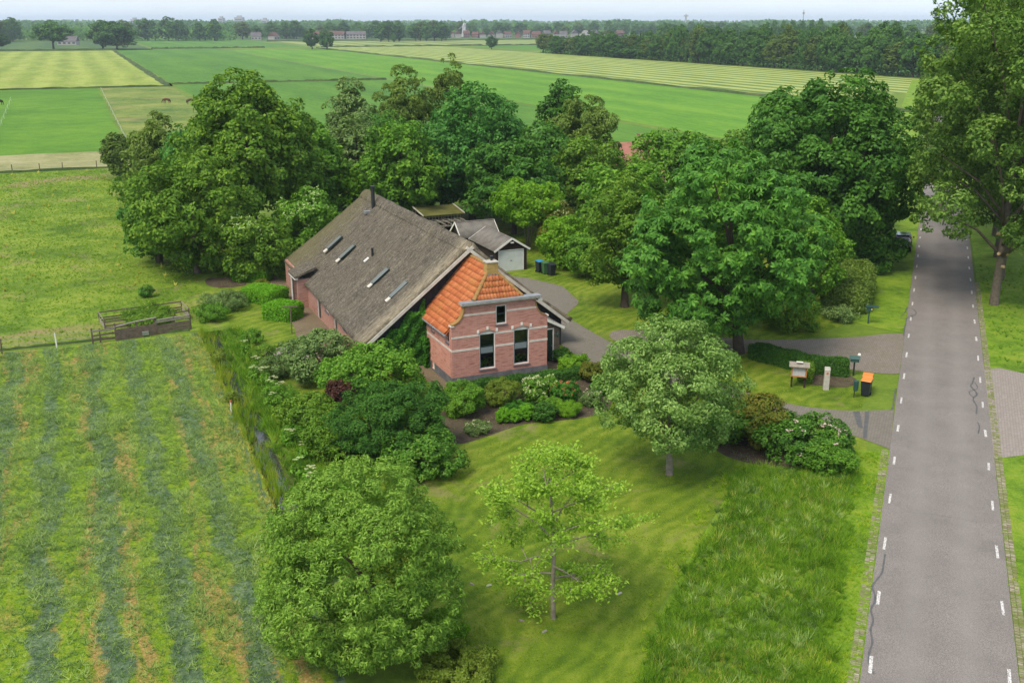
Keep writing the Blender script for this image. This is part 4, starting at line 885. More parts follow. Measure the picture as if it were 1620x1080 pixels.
# gable: black boarding under a pale bargeboard
mb = MB().slab([(-3.85, 0), (9.85, 0), (9.85, 2.1), (3.0, 7.42), (-3.85, 2.1)], [], (0, 4.92, 0), (1, 0, 0), (0, 0, 1), (0, -1, 0), .2); mb.build('gable_wall', 'black_cladding', house)
mb = MB()
for x in np.arange(-3.7, 9.8, .24):
    zt = min(7.30 - abs(x - 3.0) * .78, 7.2)
    if zt > .6: mb.box(x - .02, x + .02, 4.895, 4.918, .3, zt)
mb.build('cladding_battens', 'black_cladding', house)
sa = math.atan2(AZ - LZ, AX - LX); sr = math.atan2(AZ - LZ, RXE - AX)
def barge(x0, z0, x1, z1):
    a, b_ = Vector((x0, 4.43, z0)), Vector((x1, 4.43, z1)); d = (b_ - a).normalized(); nn = Vector((-d.z, 0, d.x)); nn = nn if nn.z > 0 else -nn
    q = [a - nn * .48, b_ - nn * .48, b_ - nn * .27, a - nn * .27]; mb = MB(); mb.add([(p.x, 4.40, p.z) for p in q] + [(p.x, 4.46, p.z) for p in q], [(0, 1, 2, 3), (7, 6, 5, 4), (0, 4, 5, 1), (3, 2, 6, 7), (0, 3, 7, 4), (1, 5, 6, 2)])
    mb.build('bargeboard', 'bargeboard_grey', house)
    mb = MB(); q = [a - nn * .48, b_ - nn * .48, b_ - nn * .45, a - nn * .45]; mb.add([(p.x, 4.46, p.z) for p in q] + [(p.x, 4.93, p.z) for p in q], [(0, 1, 2, 3), (7, 6, 5, 4), (0, 4, 5, 1), (3, 2, 6, 7), (0, 3, 7, 4), (1, 5, 6, 2)]); mb.build('soffit_board', 'bargeboard_grey', house)
barge(LX + .1, LZ + .05, AX, AZ - .03); barge(RXE - .1, LZ + .05, AX, AZ - .03)
# barn walls
DOORS = [(24.6, 25.6, 2.0), (17.6, 18.6, 2.0), (12.9, 13.7, 1.9)]; BW = [(15.2, 16.2, 1.15, 1.6), (10.2, 11.2, 1.15, 1.6), (8.0, 8.9, 1.15, 1.6), (27.3, 28.0, 1.2, 1.6)]
holes = [[(a, .02), (b_, .02), (b_, h), (a, h)] for a, b_, h in DOORS] + [[(a, z0), (b_, z0), (b_, z1), (a, z1)] for a, b_, z0, z1 in BW]
MB().slab([(5.0, 0), (29.6, 0), (29.6, 2.15), (5.0, 2.15)], holes, (-3.75, 0, 0), (0, 1, 0), (0, 0, 1), (-1, 0, 0), .22).build('barn_wall', 'brick_barn', house)
MB().slab([(5.0, 0), (29.6, 0), (29.6, 2.15), (5.0, 2.15)], [], (9.9, 0, 0), (0, 1, 0), (0, 0, 1), (1, 0, 0), .22).build('barn_wall', 'brick_barn', house)
MB().box(-3.75, 9.9, 29.602, 29.8, 0, 2.15).build('barn_wall', 'brick_barn', house)
for a, b_, h in DOORS:
    w = b_ - a; o = MB().box(0, .06, .02, .12, 0, h).box(w - .06, w, .02, .12, 0, h).box(.06, w - .06, .02, .12, h - .06, h).build('barn_door', 'white_paint', house, loc=(-3.75, b_, .02)); o.rotation_euler = (0, 0, -math.pi / 2)
    o.scale = (1, 1, .985); MB().box(.065, w - .065, .06, .10, .01, h - .065).build('door_leaf', 'door_green', o); MB().box(w - .2, w - .14, .02, .06, .95, 1.0).build('door_handle', 'lead_grey', o)
for a, b_, z0, z1 in BW: window(b_ - a, z1 - z0, (-3.75, b_, z0), -math.pi / 2, None, 0, .05, dark=False, mid=True)
for a, b_, h in DOORS + [(a, b_, z1) for a, b_, z0, z1 in BW]: MB().box(-3.765, -3.70, a - .12, b_ + .12, h + .012, h + .10).build('lintel', 'white_paint', house)
# brick porch breaking through the eaves near the far end
MB().box(-4.55, -3.0, 23.40, 23.64, 0, 2.30).build('porch_cheek', 'brick_barn', house); MB().box(-4.55, -3.0, 21.60, 21.84, 0, 2.30).build('porch_cheek', 'brick_barn', house)
MB().box(-4.74, -4.5, 21.5, 23.72, 2.30, 2.44).build('porch_fascia', 'white_paint', house); MB().box(-4.66, -4.57, 23.30, 23.40, 0, 2.3).build('porch_post', 'white_paint', house)
mb = MB(); mb.add([(-4.76, 21.4, 2.44), (-4.76, 23.78, 2.44), (-3.1, 23.78, 3.02), (-3.1, 21.4, 3.02), (-4.76, 21.4, 2.6), (-4.76, 23.78, 2.6), (-3.0, 23.78, 3.22), (-3.0, 21.4, 3.22)], [(0, 1, 2, 3), (7, 6, 5, 4), (0, 4, 5, 1), (1, 5, 6, 2), (2, 6, 7, 3), (3, 7, 4, 0)]); mb.build('porch_roof', 'thatch', house)
MB().box(-3.79, -3.76, 21.86, 23.38, 0, 2.25).build('porch_door', 'dark_boards', house)
# skylights with a pale apron below each
for v in (23.4, 19.6, 11.1, 7.0):
    x0, x1 = -1.62, -.40; z0, z1 = roofz(x0, v), roofz(x1, v); d = Vector((x1 - x0, 0, z1 - z0)).normalized(); L_ = math.hypot(x1 - x0, z1 - z0)
    o = MB().box(0, L_, -.26, .26, -.05, .06).build('skylight', 'sash_green', house, loc=(x0, v, z0)); o.rotation_euler = (0, -math.atan2(z1 - z0, x1 - x0), 0)
    MB().box(.07, L_ - .07, -.20, .20, .061, .075).build('pane', 'skylight_glass', o); MB().box(.02, L_ - .02, -.25, -.222, .061, .08).build('frame_bar', 'lead_grey', o); MB().box(.02, L_ - .02, .222, .25, .061, .08).build('frame_bar', 'lead_grey', o)
    MB().box(-.36, -.002, -.2, .2, -.02, .05).build('apron', 'bargeboard_grey', o)
z = roofz(2.25, 23.3); MB().tube([(2.25, 23.3, z - .3), (2.25, 23.3, z + 1.55)], [.15, .15], 12).tube([(2.25, 23.3, z + 1.55), (2.25, 23.3, z + 1.62)], [.19, .19], 12).build('flue_pipe', 'black_metal', house)
MB().box(1.5, 2.1, 23.1, 23.5, roofz(1.8, 23) - .15, roofz(1.8, 23) + .06).build('flue_flashing', 'lead_grey', house)
z = roofz(-.26, 15.4); MB().tube([(-.26, 15.4, z - .1), (-.26, 15.4, z + .45)], [.09, .09], 10).tube([(-.26, 15.4, z + .45), (-.26, 15.4, z + .5)], [.14, .12], 10).build('vent_pipe', 'black_metal', house)
o = MB().box(-.35, .1, -.12, .12, -.03, .06).build('vent_flashing', 'white_paint', house, loc=(-.62, 15.4, roofz(-.62, 15.4))); o.rotation_euler = (0, -sa, 0)
# lean-to with the dark green door on the right
MB().slab([(6.395, 0), (8.15, 0), (8.15, 2.38), (6.395, 3.30)], [[(6.78, .12), (7.74, .12), (7.74, 2.34), (6.78, 2.34)]], (0, 1.78, 0), (1, 0, 0), (0, 0, 1), (0, -1, 0), .2).build('lean_to_wall', 'weathered_wood', house)
MB().box(8.0, 8.15, 1.985, 4.9, 0, 2.36).build('lean_to_wall', 'weathered_wood', house)
mb = MB(); mb.add([(6.30, 1.60, 3.42), (8.40, 1.60, 2.34), (8.40, 4.9, 2.34), (6.30, 4.9, 3.42), (6.30, 1.60, 3.50), (8.40, 1.60, 2.42), (8.40, 4.9, 2.42), (6.30, 4.9, 3.50)], [(3, 2, 1, 0), (4, 5, 6, 7), (0, 1, 5, 4), (1, 2, 6, 5), (2, 3, 7, 6), (3, 0, 4, 7)]); mb.build('lean_to_roof', 'eternit', house)
MB().bar((6.42, 1.585, 3.36), (8.42, 1.585, 2.33), .03, .17, (0, 0, 1)).build('lean_to_bargeboard', 'white_paint', house)
o = MB().box(0, .07, .0, .12, 0, 2.22).box(.89, .96, .0, .12, 0, 2.22).box(.07, .89, .0, .12, 2.15, 2.22).build('front_door', 'white_paint', house, loc=(6.78, 1.77, .12)); MB().box(.075, .885, .05, .10, .01, 2.145).build('door_leaf', 'door_green', o); MB().box(.80, .84, .0, .05, 1.0, 1.05).build('door_handle', 'lead_grey', o)
mb = MB(); mb.box(7.88, 7.98, 1.60, 1.775, 2.02, 2.07); mb.lathe([(.03, 0), (.075, .03), (.085, .2), (.06, .26), (.02, .3)], (7.93, 1.62, 1.72), 8); mb.build('wall_lamp', 'green_metal', house)
MB().box(6.45, 8.3, .6, 1.76, .0, .10).build('door_step', 'clinker_brown', house, bevel=.01)

# ivy over the left of the gable and the inside corner
def ivy():
    rg = np.random.default_rng(11); n = 15000; x = rg.uniform(-3.9, -.02, n); zt = 1.45 + (x + 3.9) * .775 - .25; zt = zt * (0.94 + .12 * np.sin(x * 5 + 1) * .5 + .09 * rg.random(n)); z = rg.random(n) ** .8 * zt
    y = 4.86 - .30 * rg.random(n) - .12 * np.sin(x * 3.1 + z * 2.7) - .10 * np.sin(x * 7 - z * 5)
    k = 1500; y2 = rg.uniform(3.9, 4.9, k); z2 = rg.random(k) * 2.0; x2 = -.05 - .3 * rg.random(k)
    pos = np.concatenate([np.stack([x, y, z], 1), np.stack([x2, y2, z2], 1)]); nrm = np.concatenate([np.tile([0, -1, .35], (n, 1)), np.tile([-1, 0, .35], (k, 1))]) + rg.normal(size=(n + k, 3)) * .5
    root = empty('ivy', (HX, HY, 0), 'dark green ivy climbing the black gable left of the brick front house', 'ivy', HRZ)
    meshobj('leaves', leaf_mesh('ivy_leaves', pos, nrm, .17, .14, 'leaf_ivy', rg), root)
    mb = MB(); r2 = random.Random(4)
    for i in range(9):
        x0 = -.4 - i * .38; p = [(x0, 4.88, 0)]; 
        for k in range(6): p.append((p[-1][0] + r2.uniform(-.15, .15), 4.88, p[-1][2] + .14 + .07 * (9 - i)))
        mb.tube(p, [.03 - .004 * k for k in range(7)], 5)
    mb.build('stem', 'bark_dark', root)
ivy()
# paving round the house, in the house's own frame
def hw(u, v): c_, s_ = math.cos(HRZ), math.sin(HRZ); return (HX + u * c_ - v * s_, HY + u * s_ + v * c_)
sheet('barn_path', smooth_poly([hw(-3.7, 4), hw(-3.7, 31), hw(-5.6, 32), hw(-6.2, 26), hw(-5.9, 18), hw(-6.4, 14), hw(-6.3, 9), hw(-5.2, 3)], 4), 0.018, 'clinker_brown')
sheet('paved_square', [hw(-9.2, 12.2), hw(-6.6, 12.2), hw(-6.6, 8.6), hw(-9.2, 8.6)], 0.022, 'clinker_pale')
sheet('terrace', [hw(-.9, -1.05), hw(8.9, -1.25), hw(9.3, 2.4), hw(6.4, 2.4), hw(6.4, .2), hw(0, 0.1), hw(0, 4.8), hw(-1.2, 4.8)], 0.018, 'clinker_brown')
# ------------------------------------------------------------------ outbuildings
def corrugated(mb, a, b_, c_, d_, pitch=.18, amp=.022, mi=0):
    """sheet between edge a-b (eave) and d-c (ridge), corrugations running up the slope"""
    a, b_, c_, d_ = map(Vector, (a, b_, c_, d_)); L_ = (b_ - a).length; n = max(4, int(L_ / pitch * 4)); nn = (b_ - a).cross(d_ - a).normalized(); o = len(mb.v)
    if nn.z < 0: nn = -nn
    for i in range(n + 1):
        t = i / n; h = nn * amp * math.sin(2 * math.pi * t * L_ / pitch); mb.v.append(tuple(a.lerp(b_, t) + h)); mb.v.append(tuple(d_.lerp(c_, t) + h))
    for i in range(n): mb.f.append((o + 2 * i, o + 2 * i + 2, o + 2 * i + 3, o + 2 * i + 1)); mb.m.append(mi)
def gable_shed(root, w, d, ez, az, over=.18, wallm='dark_boards', roofm='eternit', door=None, boardm='white_paint'):
    """front gable at y=0 centred on x=0, ridge along +y"""
    hole = [] if not door else [[(door[0], .02), (door[1], .02), (door[1], door[2]), (door[0], door[2])]]
    MB().slab([(-w / 2, 0), (w / 2, 0), (w / 2, ez), (0, az), (-w / 2, ez)], hole, (0, 0, 0), (1, 0, 0), (0, 0, 1), (0, -1, 0), .1).build('front_wall', wallm, root)
    MB().slab([(-w / 2, 0), (w / 2, 0), (w / 2, ez), (0, az), (-w / 2, ez)], [], (0, d, 0), (1, 0, 0), (0, 0, 1), (0, 1, 0), .1).build('back_wall', wallm, root)
    for s_ in (-1, 1):
        MB().box(min(s_ * w / 2, s_ * (w / 2 - .1)), max(s_ * w / 2, s_ * (w / 2 - .1)), .102, d - .102, 0, ez).build('side_wall', wallm, root)
        k = (az - ez) / (w / 2); xe = s_ * (w / 2 + over); ze = ez - over * k + .05; mb = MB(); corrugated(mb, (xe, -over, ze), (xe, d + over, ze), (0, d + over, az + .06), (0, -over, az + .06))
        o = mb.build('roof_sheet', roofm, root, smooth=True, fix=False); md = o.modifiers.new('t', 'SOLIDIFY'); md.thickness = .02
        MB().bar((xe, -over - .02, ze - .03), (0, -over - .02, az + .03), .035, .17).build('bargeboard', boardm, root); MB().bar((xe, d + over + .02, ze - .03), (0, d + over + .02, az + .03), .035, .17).build('bargeboard', boardm, root)
    MB().tube([(0, -over, az + .05), (0, d + over, az + .05)], [.07, .07], 8).build('ridge_cap', roofm, root)
    mb = MB()
    for x in np.arange(-w / 2 + .08, w / 2, .16):
        zt = ez + (az - ez) * (1 - abs(x) / (w / 2)) - .02; zb = .03
        if door and door[0] - .05 < x < door[1] + .05: zb = door[2] + .06
        if zt > zb: mb.box(x - .065, x + .065, -.022, -.001, zb, zt)
    mb.build('cladding', wallm, root)
gx, gy = hw(15.63, 26.35)
garage = empty('garage', (gx, gy, 0), 'dark boarded garage with white up-and-over door and grey corrugated roof', 'garage', HRZ)
gable_shed(garage, 3.05, 5.6, 2.02, 2.95, .22, 'dark_boards', 'eternit', (-1.20, 1.16, 1.90))
o = MB().box(-1.26, -1.20, -.03, .06, .02, 1.96).box(1.16, 1.22, -.03, .06, .02, 1.96).box(-1.20, 1.16, -.03, .06, 1.90, 1.96).build('garage_door', 'white_paint', garage)
mb = MB(); mb.box(-1.195, 1.155, .02, .05, .025, 1.895)
for k in range(1, 12): mb.box(-1.19 + k * .195, -1.178 + k * .195, .012, .02, .03, 1.89)
mb.build('door_panel', 'garage_white', o); MB().box(-.08, .08, -.01, .012, .95, .99).build('door_handle', 'black_metal', o)
MB().box(-.14, .14, -.28, -.06, 2.58, 2.66).build('gable_lamp', 'white_paint', garage)
sx, sy = hw(13.4, 34.0)
shed = empty('shed', (sx, sy, 0), 'small shed with corrugated roof and pale bargeboards behind the garage', 'shed', HRZ - math.pi / 2)
gable_shed(shed, 2.7, 3.6, 2.1, 3.2, .18, 'dark_boards', 'eternit')
cx_, cy_ = hw(13.2, 42.2)
cp = empty('carport', (cx_, cy_, 0), 'open carport with mossy flat roof half hidden behind the thatched roof', 'carport', HRZ)
mb = MB(); mb.add([(-.3, -.2, 2.46), (4.1, -.2, 2.46), (4.1, 3.1, 2.86), (-.3, 3.1, 2.86), (-.3, -.2, 2.54), (4.1, -.2, 2.54), (4.1, 3.1, 2.94), (-.3, 3.1, 2.94)], [(3, 2, 1, 0), (4, 5, 6, 7), (0, 1, 5, 4), (1, 2, 6, 5), (2, 3, 7, 6), (3, 0, 4, 7)]); mb.build('roof', 'moss_roof', cp)
for x in (-.1, 1.9, 3.9):
    for y, z in ((0, 2.48), (2.9, 2.80)): MB().box(x - .06, x + .06, y - .06, y + .06, 0, z).build('post', 'weathered_wood', cp)
MB().bar((4.14, -.25, 2.56), (4.14, 3.15, 2.96), .03, .16).build('bargeboard', 'bargeboard_grey', cp); MB().bar((-.34, -.25, 2.56), (-.34, 3.15, 2.96), .03, .16).build('bargeboard', 'bargeboard_grey', cp); MB().box(-.3, 4.1, 2.95, 3.0, 0, 2.7).build('back_wall', 'dark_boards', cp)
for z in (2.3, 2.0, 1.7): MB().box(-.2, 4.0, -.05, -.01, z, z + .05).build('trellis_rail', 'grey_wood', cp)
for i in range(12): MB().box(.0 + i * .34, .04 + i * .34, -.03, .0, 1.2, 2.44).build('trellis_lath', 'grey_wood', cp)
pg_x, pg_y = hw(13.0, 37.6)
pg = empty('pergola', (pg_x, pg_y, 0), 'bare timber pergola of thin rails between shed and mossy carport', 'pergola', HRZ)
for x in (0, 3.4):
    for y in (0, 2.6): MB().box(x - .05, x + .05, y - .05, y + .05, 0, 2.2).build('post', 'grey_wood', pg)
for y in (0, 2.6): MB().bar((-.2, y, 2.24), (3.6, y, 2.24), .07, .1).build('beam', 'grey_wood', pg)
for i in range(6): MB().bar((.1 + i * .64, -.3, 2.32), (.1 + i * .64, 2.9, 2.32), .04, .06).build('rafter', 'grey_wood', pg)

# ------------------------------------------------------------------ wheelie bins
def bin_(name, x, y, rz, label, bodym, lidm, group):
    r = empty(name, (x, y, 0), label, 'wheelie bin', rz, group)
    MB().frustum(-.22, .22, -.24, .26, .06, -.28, .28, -.34, .32, .98).build('body', bodym, r, bevel=.02)
    MB().box(-.31, .31, -.36, .34, .975, 1.005).build('rim', bodym, r, bevel=.008)
    mb = MB(); mb.add([(-.31, -.40, 1.007), (.31, -.40, 1.007), (.31, .33, 1.007), (-.31, .33, 1.007), (-.27, -.36, 1.05), (.27, -.36, 1.05), (.29, .30, 1.09), (-.29, .30, 1.09)], [(3, 2, 1, 0), (4, 5, 6, 7), (0, 1, 5, 4), (1, 2, 6, 5), (2, 3, 7, 6), (3, 0, 4, 7)]); mb.build('lid', lidm, r, bevel=.012)
    MB().tube([(-.26, .40, .98), (.26, .40, .98)], [.018, .018], 8).build('handle', bodym, r)
    for s_ in (-1, 1):
        o = MB().tube([(s_ * .20, .25, .10), (s_ * .26, .25, .10)], [.10, .10], 14).build('wheel', 'rubber', r)
    MB().tube([(-.26, .25, .10), (.26, .25, .10)], [.015, .015], 6).build('axle', 'black_metal', r)
    return r
bx, by = hw(17.75, 24.9); bin_('wheelie_bin', bx, by, HRZ + .1, 'blue-lidded wheelie bin beside the white garage door', 'dark_plastic', 'blue_lid', 'bins by the garage')
bx, by = hw(17.95, 24.15); bin_('wheelie_bin', bx, by, HRZ - .05, 'green wheelie bin between the blue-lidded one and the dark one', 'green_plastic', 'green_plastic', 'bins by the garage')
bx, by = hw(18.2, 23.4); bin_('wheelie_bin', bx, by, HRZ + .05, 'all-dark wheelie bin nearest the house, by the garage', 'dark_plastic', 'dark_plastic', 'bins by the garage')
bin_('wheelie_bin', 21.08, 57.35, R(-30), 'orange-lidded dark wheelie bin at the roadside, nearer of the pair', 'dark_plastic', 'orange_lid', 'orange-lidded bins at the roadside')
bin_('wheelie_bin', 21.40, 58.15, R(-24), 'orange-lidded wheelie bin at the roadside, behind the other one', 'dark_plastic', 'orange_lid', 'orange-lidded bins at the roadside')

# ------------------------------------------------------------------ roadside things
nb = empty('notice_board', (17.42, 58.80, 0), 'wooden display case on two posts with a small pitched roof', 'notice board', R(-14))
for s_ in (-1, 1): MB().box(s_ * .38 - .05, s_ * .38 + .05, -.05, .05, 0, .95).build('post', 'dark_boards', nb)
mb = MB(); mb.box(-.46, .46, -.19, -.13, .72, .79).box(-.46, .46, -.19, -.13, 1.30, 1.38).box(-.46, -.38, -.19, -.13, .79, 1.30).box(.38, .46, -.19, -.13, .79, 1.30); mb.build('case_frame', 'orange_wood', nb, bevel=.006)
MB().box(-.455, .455, -.128, .17, .725, 1.375).build('case_box', 'orange_wood', nb); MB().box(-.375, .375, -.165, -.150, .795, 1.295).build('case_panel', 'paper_grey', nb)
mb = MB(); mb.add([(-.60, -.36, 1.39), (.60, -.36, 1.39), (.60, 0, 1.60), (-.60, 0, 1.60), (-.60, -.36, 1.43), (.60, -.36, 1.43), (.60, 0, 1.64), (-.60, 0, 1.64)], [(3, 2, 1, 0), (4, 5, 6, 7), (0, 1, 5, 4), (1, 2, 6, 5), (2, 3, 7, 6), (3, 0, 4, 7)]); mb.build('roof_board', 'grey_wood', nb)
mb = MB(); mb.add([(-.60, .36, 1.39), (.60, .36, 1.39), (.60, 0, 1.60), (-.60, 0, 1.60), (-.60, .36, 1.43), (.60, .36, 1.43), (.60, 0, 1.64), (-.60, 0, 1.64)], [(0, 1, 2, 3), (7, 6, 5, 4), (4, 5, 1, 0), (5, 6, 2, 1), (6, 7, 3, 2), (7, 4, 0, 3)]); mb.build('roof_board', 'grey_wood', nb)
MB().box(.457, .475, -.13, .10, 1.02, 1.22).build('yellow_sign', 'yellow_sign', nb); MB().box(-.2, .2, -.24, -.08, 1.66, 1.70).build('ridge_slat', 'white_paint', nb)
pl = empty('stone_pillar', (19.02, 58.42, 0), 'slim pale concrete pillar in front of the low clipped hedge', 'pillar', R(-8)); MB().frustum(-.17, .17, -.15, .15, 0, -.155, .155, -.13, .13, 1.25).build('shaft', 'concrete', pl, bevel=.015); MB().frustum(-.17, .17, -.15, .15, 1.252, -.16, .16, -.05, .15, 1.42).build('cap', 'concrete', pl, bevel=.012); MB().box(-.06, .06, -.158, -.145, 1.02, 1.14).build('red_plate', 'red_mark', pl)
mx = empty('mailbox', (21.50, 60.95, 0), 'dark green mailbox with pitched top on a black post', 'mailbox', R(-16)); MB().box(-.05, .05, -.05, .05, 0, .95).build('post', 'black_metal', mx)
MB().box(-.26, .26, -.20, .20, .95, 1.16).build('box', 'mailbox_green', mx, bevel=.01); mb = MB(); mb.add([(-.31, -.26, 1.165), (.31, -.26, 1.165), (.31, .26, 1.165), (-.31, .26, 1.165), (-.31, 0, 1.34), (.31, 0, 1.34)], [(3, 2, 1, 0), (0, 1, 5, 4), (2, 3, 4, 5), (0, 4, 3), (1, 2, 5)]); mb.build('lid', 'mailbox_green', mx); mb = MB(); mb.lathe([(.02, 0), (.09, .03), (.11, .11), (.07, .19), (.01, .21)], (.24, .1, 1.27), 10); mb.build('white_globe', 'white_paint', mx, smooth=True)
db = empty('litter_bin', (20.29, 57.00, 0), 'small green litter bin on a thin pole near the orange-lidded bins', 'litter bin', 0.1); MB().tube([(0, .03, 0), (0, .03, 1.0)], [.025, .025], 8).build('pole', 'black_metal', db); MB().lathe([(.10, 0), (.135, .04), (.15, .5), (.15, .56)], (0, -.1, .48), 12).build('bucket', 'green_metal', db); MB().lathe([(.16, 0), (.155, .05), (.05, .09)], (0, -.1, 1.045), 12).build('lid', 'green_metal', db)
nm = empty('mailbox', (26.3, 72.6, 0), 'green mailbox with flat roof in front of the big rounded hedge', 'mailbox', R(-20)); MB().box(-.05, .05, -.05, .05, 0, 1.0).build('post', 'green_metal', nm); MB().box(-.22, .22, -.18, .18, 1.0, 1.3).build('box', 'green_metal', nm, bevel=.01); MB().box(-.30, .62, -.24, .24, 1.305, 1.37).build('roof', 'green_metal', nm, bevel=.01); MB().box(.12, .2, -.186, -.18, 1.1, 1.2).build('yellow_sticker', 'yellow_sign', nm)

# clothes posts by the barn
def clothes_post(x, y, rz, label, h=2.0):
    r = empty('clothes_post', (x, y, 0), label, 'clothes post', rz, 'clothes posts'); MB().tube([(0, 0, 0), (0, 0, h)], [.045, .04], 8).build('pole', 'weathered_wood', r); MB().box(-.55, .55, -.035, .035, h - .03, h + .05).build('crossbar', 'weathered_wood', r)
clothes_post(-15.72, 70.0, R(20), 'T-shaped wooden clothes post in front of the rounded box hedge'); clothes_post(-13.0, 65.9, R(30), 'T-shaped wooden clothes post at the edge of the paved square', 1.5)

# ------------------------------------------------------------------ timber fence at the corner of the hay field
fr_ = random.Random(8)
A0, B0 = Vector((-28.95, 67.5, 0)), Vector((-23.3, 71.2, 0))
fence = empty('wooden_fence', A0, 'weathered plank fence with solid lower boards at the corner of the hay field', 'fence', math.atan2(B0.y - A0.y, B0.x - A0.x)); FL = (B0 - A0).length
for i, x in enumerate((0, 1.55, 3.0, 4.3, 5.6, FL)): MB().box(x - .05, x + .05, -.05, .05, 0, 1.18 + fr_.uniform(-.06, .1)).build('post', 'weathered_wood', fence)
for z in (.30, .62, .96):
    for x0, x1 in ((0, 1.55), (4.3, FL)): MB().bar((x0, -.07, z + fr_.uniform(-.03, .03)), (x1, -.07, z + fr_.uniform(-.05, .05)), .03, .12).build('rail', 'grey_wood' if z > .9 else 'weathered_wood', fence)
for i in range(5): MB().bar((1.5, -.075, .10 + i * .165), (4.4, -.075, .10 + i * .165 + fr_.uniform(-.015, .015)), .03, .155).build('plank', 'weathered_wood', fence)
for i in range(3): MB().bar((4.4, -.075, .12 + i * .19), (FL, -.075, .12 + i * .19), .03, .17).build('plank', 'weathered_wood', fence)
MB().bar((1.45, -.02, 1.02), (2.9, -.02, 1.18), .14, .05).build('top_rail', 'grey_wood', fence); MB().bar((2.9, -.02, 1.18), (4.4, -.02, 1.26), .14, .05).build('top_rail', 'grey_wood', fence); MB().bar((4.4, -.02, 1.05), (FL, -.02, 1.10), .14, .05).build('top_rail', 'grey_wood', fence)
MB().box(3.3, 3.75, -.26, -.10, .12, .40).build('trough', 'rim_grey', fence, bevel=.02)
pen = empty('vegetable_pen', (-29.4, 70.9, 0), 'low timber pen overgrown with weeds behind the plank fence', 'pen', math.atan2(3.0, 5.2)); PL, PD = 6.0, 2.5
for x in (0, 2.0, 4.0, PL):
    for y in (0, PD): MB().box(x - .04, x + .04, y - .04, y + .04, 0, .80 + fr_.uniform(-.06, .1)).build('post', 'weathered_wood', pen)
for y in (0, PD):
    for z in (.12, .30) + ((.72,) if y else (.6,)): MB().bar((0, y, z), (PL, y, z + .02), .03, .10).build('rail', 'weathered_wood', pen)
for x in (0, PL):
    for z in (.12, .30, .72): MB().bar((x, 0, z), (x, PD, z), .03, .10).build('rail', 'grey_wood', pen)

# ------------------------------------------------------------------ wire fences
def wire_fence(pts, label, h=1.05, wires=2, rp=.05, white=()):
    r = empty('wire_fence', (*pts[0], 0), label, 'fence'); o3 = Vector((*pts[0], 0)); rr = random.Random(len(pts))
    for i, p in enumerate(pts):
        q = Vector((*p, 0)) - o3; MB().tube([q, q + Vector((rr.uniform(-.05, .05), rr.uniform(-.05, .05), h))], [rp, rp * .9], 6).build('post', 'white_paint' if i in white else 'weathered_wood', r)
    for k in range(wires):
        z = h * (.9 - .4 * k); mb = MB(); mb.tube([Vector((*p, z)) - o3 for p in pts], [.012] * len(pts), 4); mb.build('wire', 'lead_grey', r)
    return r
wire_fence([W(q, 73.6 + .01 * q) for q in (-60, -50, -40, -32, -24, -17, -10.5, -6.6, -3.2, -.4)], 'thin post and wire fence between the hay field and the pasture', white=(8,))
wire_fence([W(q, 168.2) for q in (-90, -70, -50, -36, -26, -16, -10, -6.3, -3.2, 1.6, 6)], 'post and wire fence along the far edge of the pasture', 1.2, 2, .07)
def tape_fence(pts, label):
    r = empty('tape_fence', (*pts[0], 0), label, 'fence'); o3 = Vector((*pts[0], 0)); n = len(pts)
    for p in pts: q = Vector((*p, 0)) - o3; MB().tube([q, q + Vector((0, 0, 1.15))], [.03, .03], 5).build('post', 'tape_white', r)
    for z in (1.1, .7): MB().tube([Vector((*p, z)) - o3 for p in pts], [.018] * n, 4).build('tape', 'tape_white', r)
tape_fence([W(7.5, p) for p in np.arange(196, 378, 14)], 'white electric tape fence between the bright meadow and the horse paddock'); tape_fence([W(-14.5 - .02 * (p - 196), p) for p in np.arange(190, 340, 15)], 'white electric tape fence crossing the bright meadow at the left edge')

# ------------------------------------------------------------------ parked car under the oak
car = empty('parked_car', (38.35, 98.9, 0), 'black car parked at the road edge under the dark oak, half hidden', 'car', R(-22) )
def car_body():
    prof = [(-2.15, .35), (-2.2, .62), (-2.12, .95), (-1.95, 1.02), (-1.62, 1.45), (-1.2, 1.56), (.3, 1.56), (.9, 1.08), (1.75, .98), (2.1, .80), (2.15, .40)]
    mb = MB(); vs = []; hw_ = [.80, .86, .88, .88, .70, .64, .64, .80, .82, .78, .72]
    for x_, (y, z) in zip(hw_, prof): vs += [(-x_, y, z), (x_, y, z)]
    n = len(prof); fs = [(2 * i, 2 * i + 1, 2 * i + 3, 2 * i + 2) for i in range(n - 1)] + [(2 * n - 2, 2 * n - 1, 1, 0), tuple(range(0, 2 * n, 2)), tuple(range(2 * n - 1, 0, -2))]
    return mb.add(vs, fs)
car_body().build('body', 'car_black', car, bevel=.05)
mb = MB(); mb.add([(-.66, -2.02, 1.06), (.66, -2.02, 1.06), (.58, -1.70, 1.42), (-.58, -1.70, 1.42)], [(0, 1, 2, 3)]); mb.build('rear_window', 'car_glass', car, fix=False)
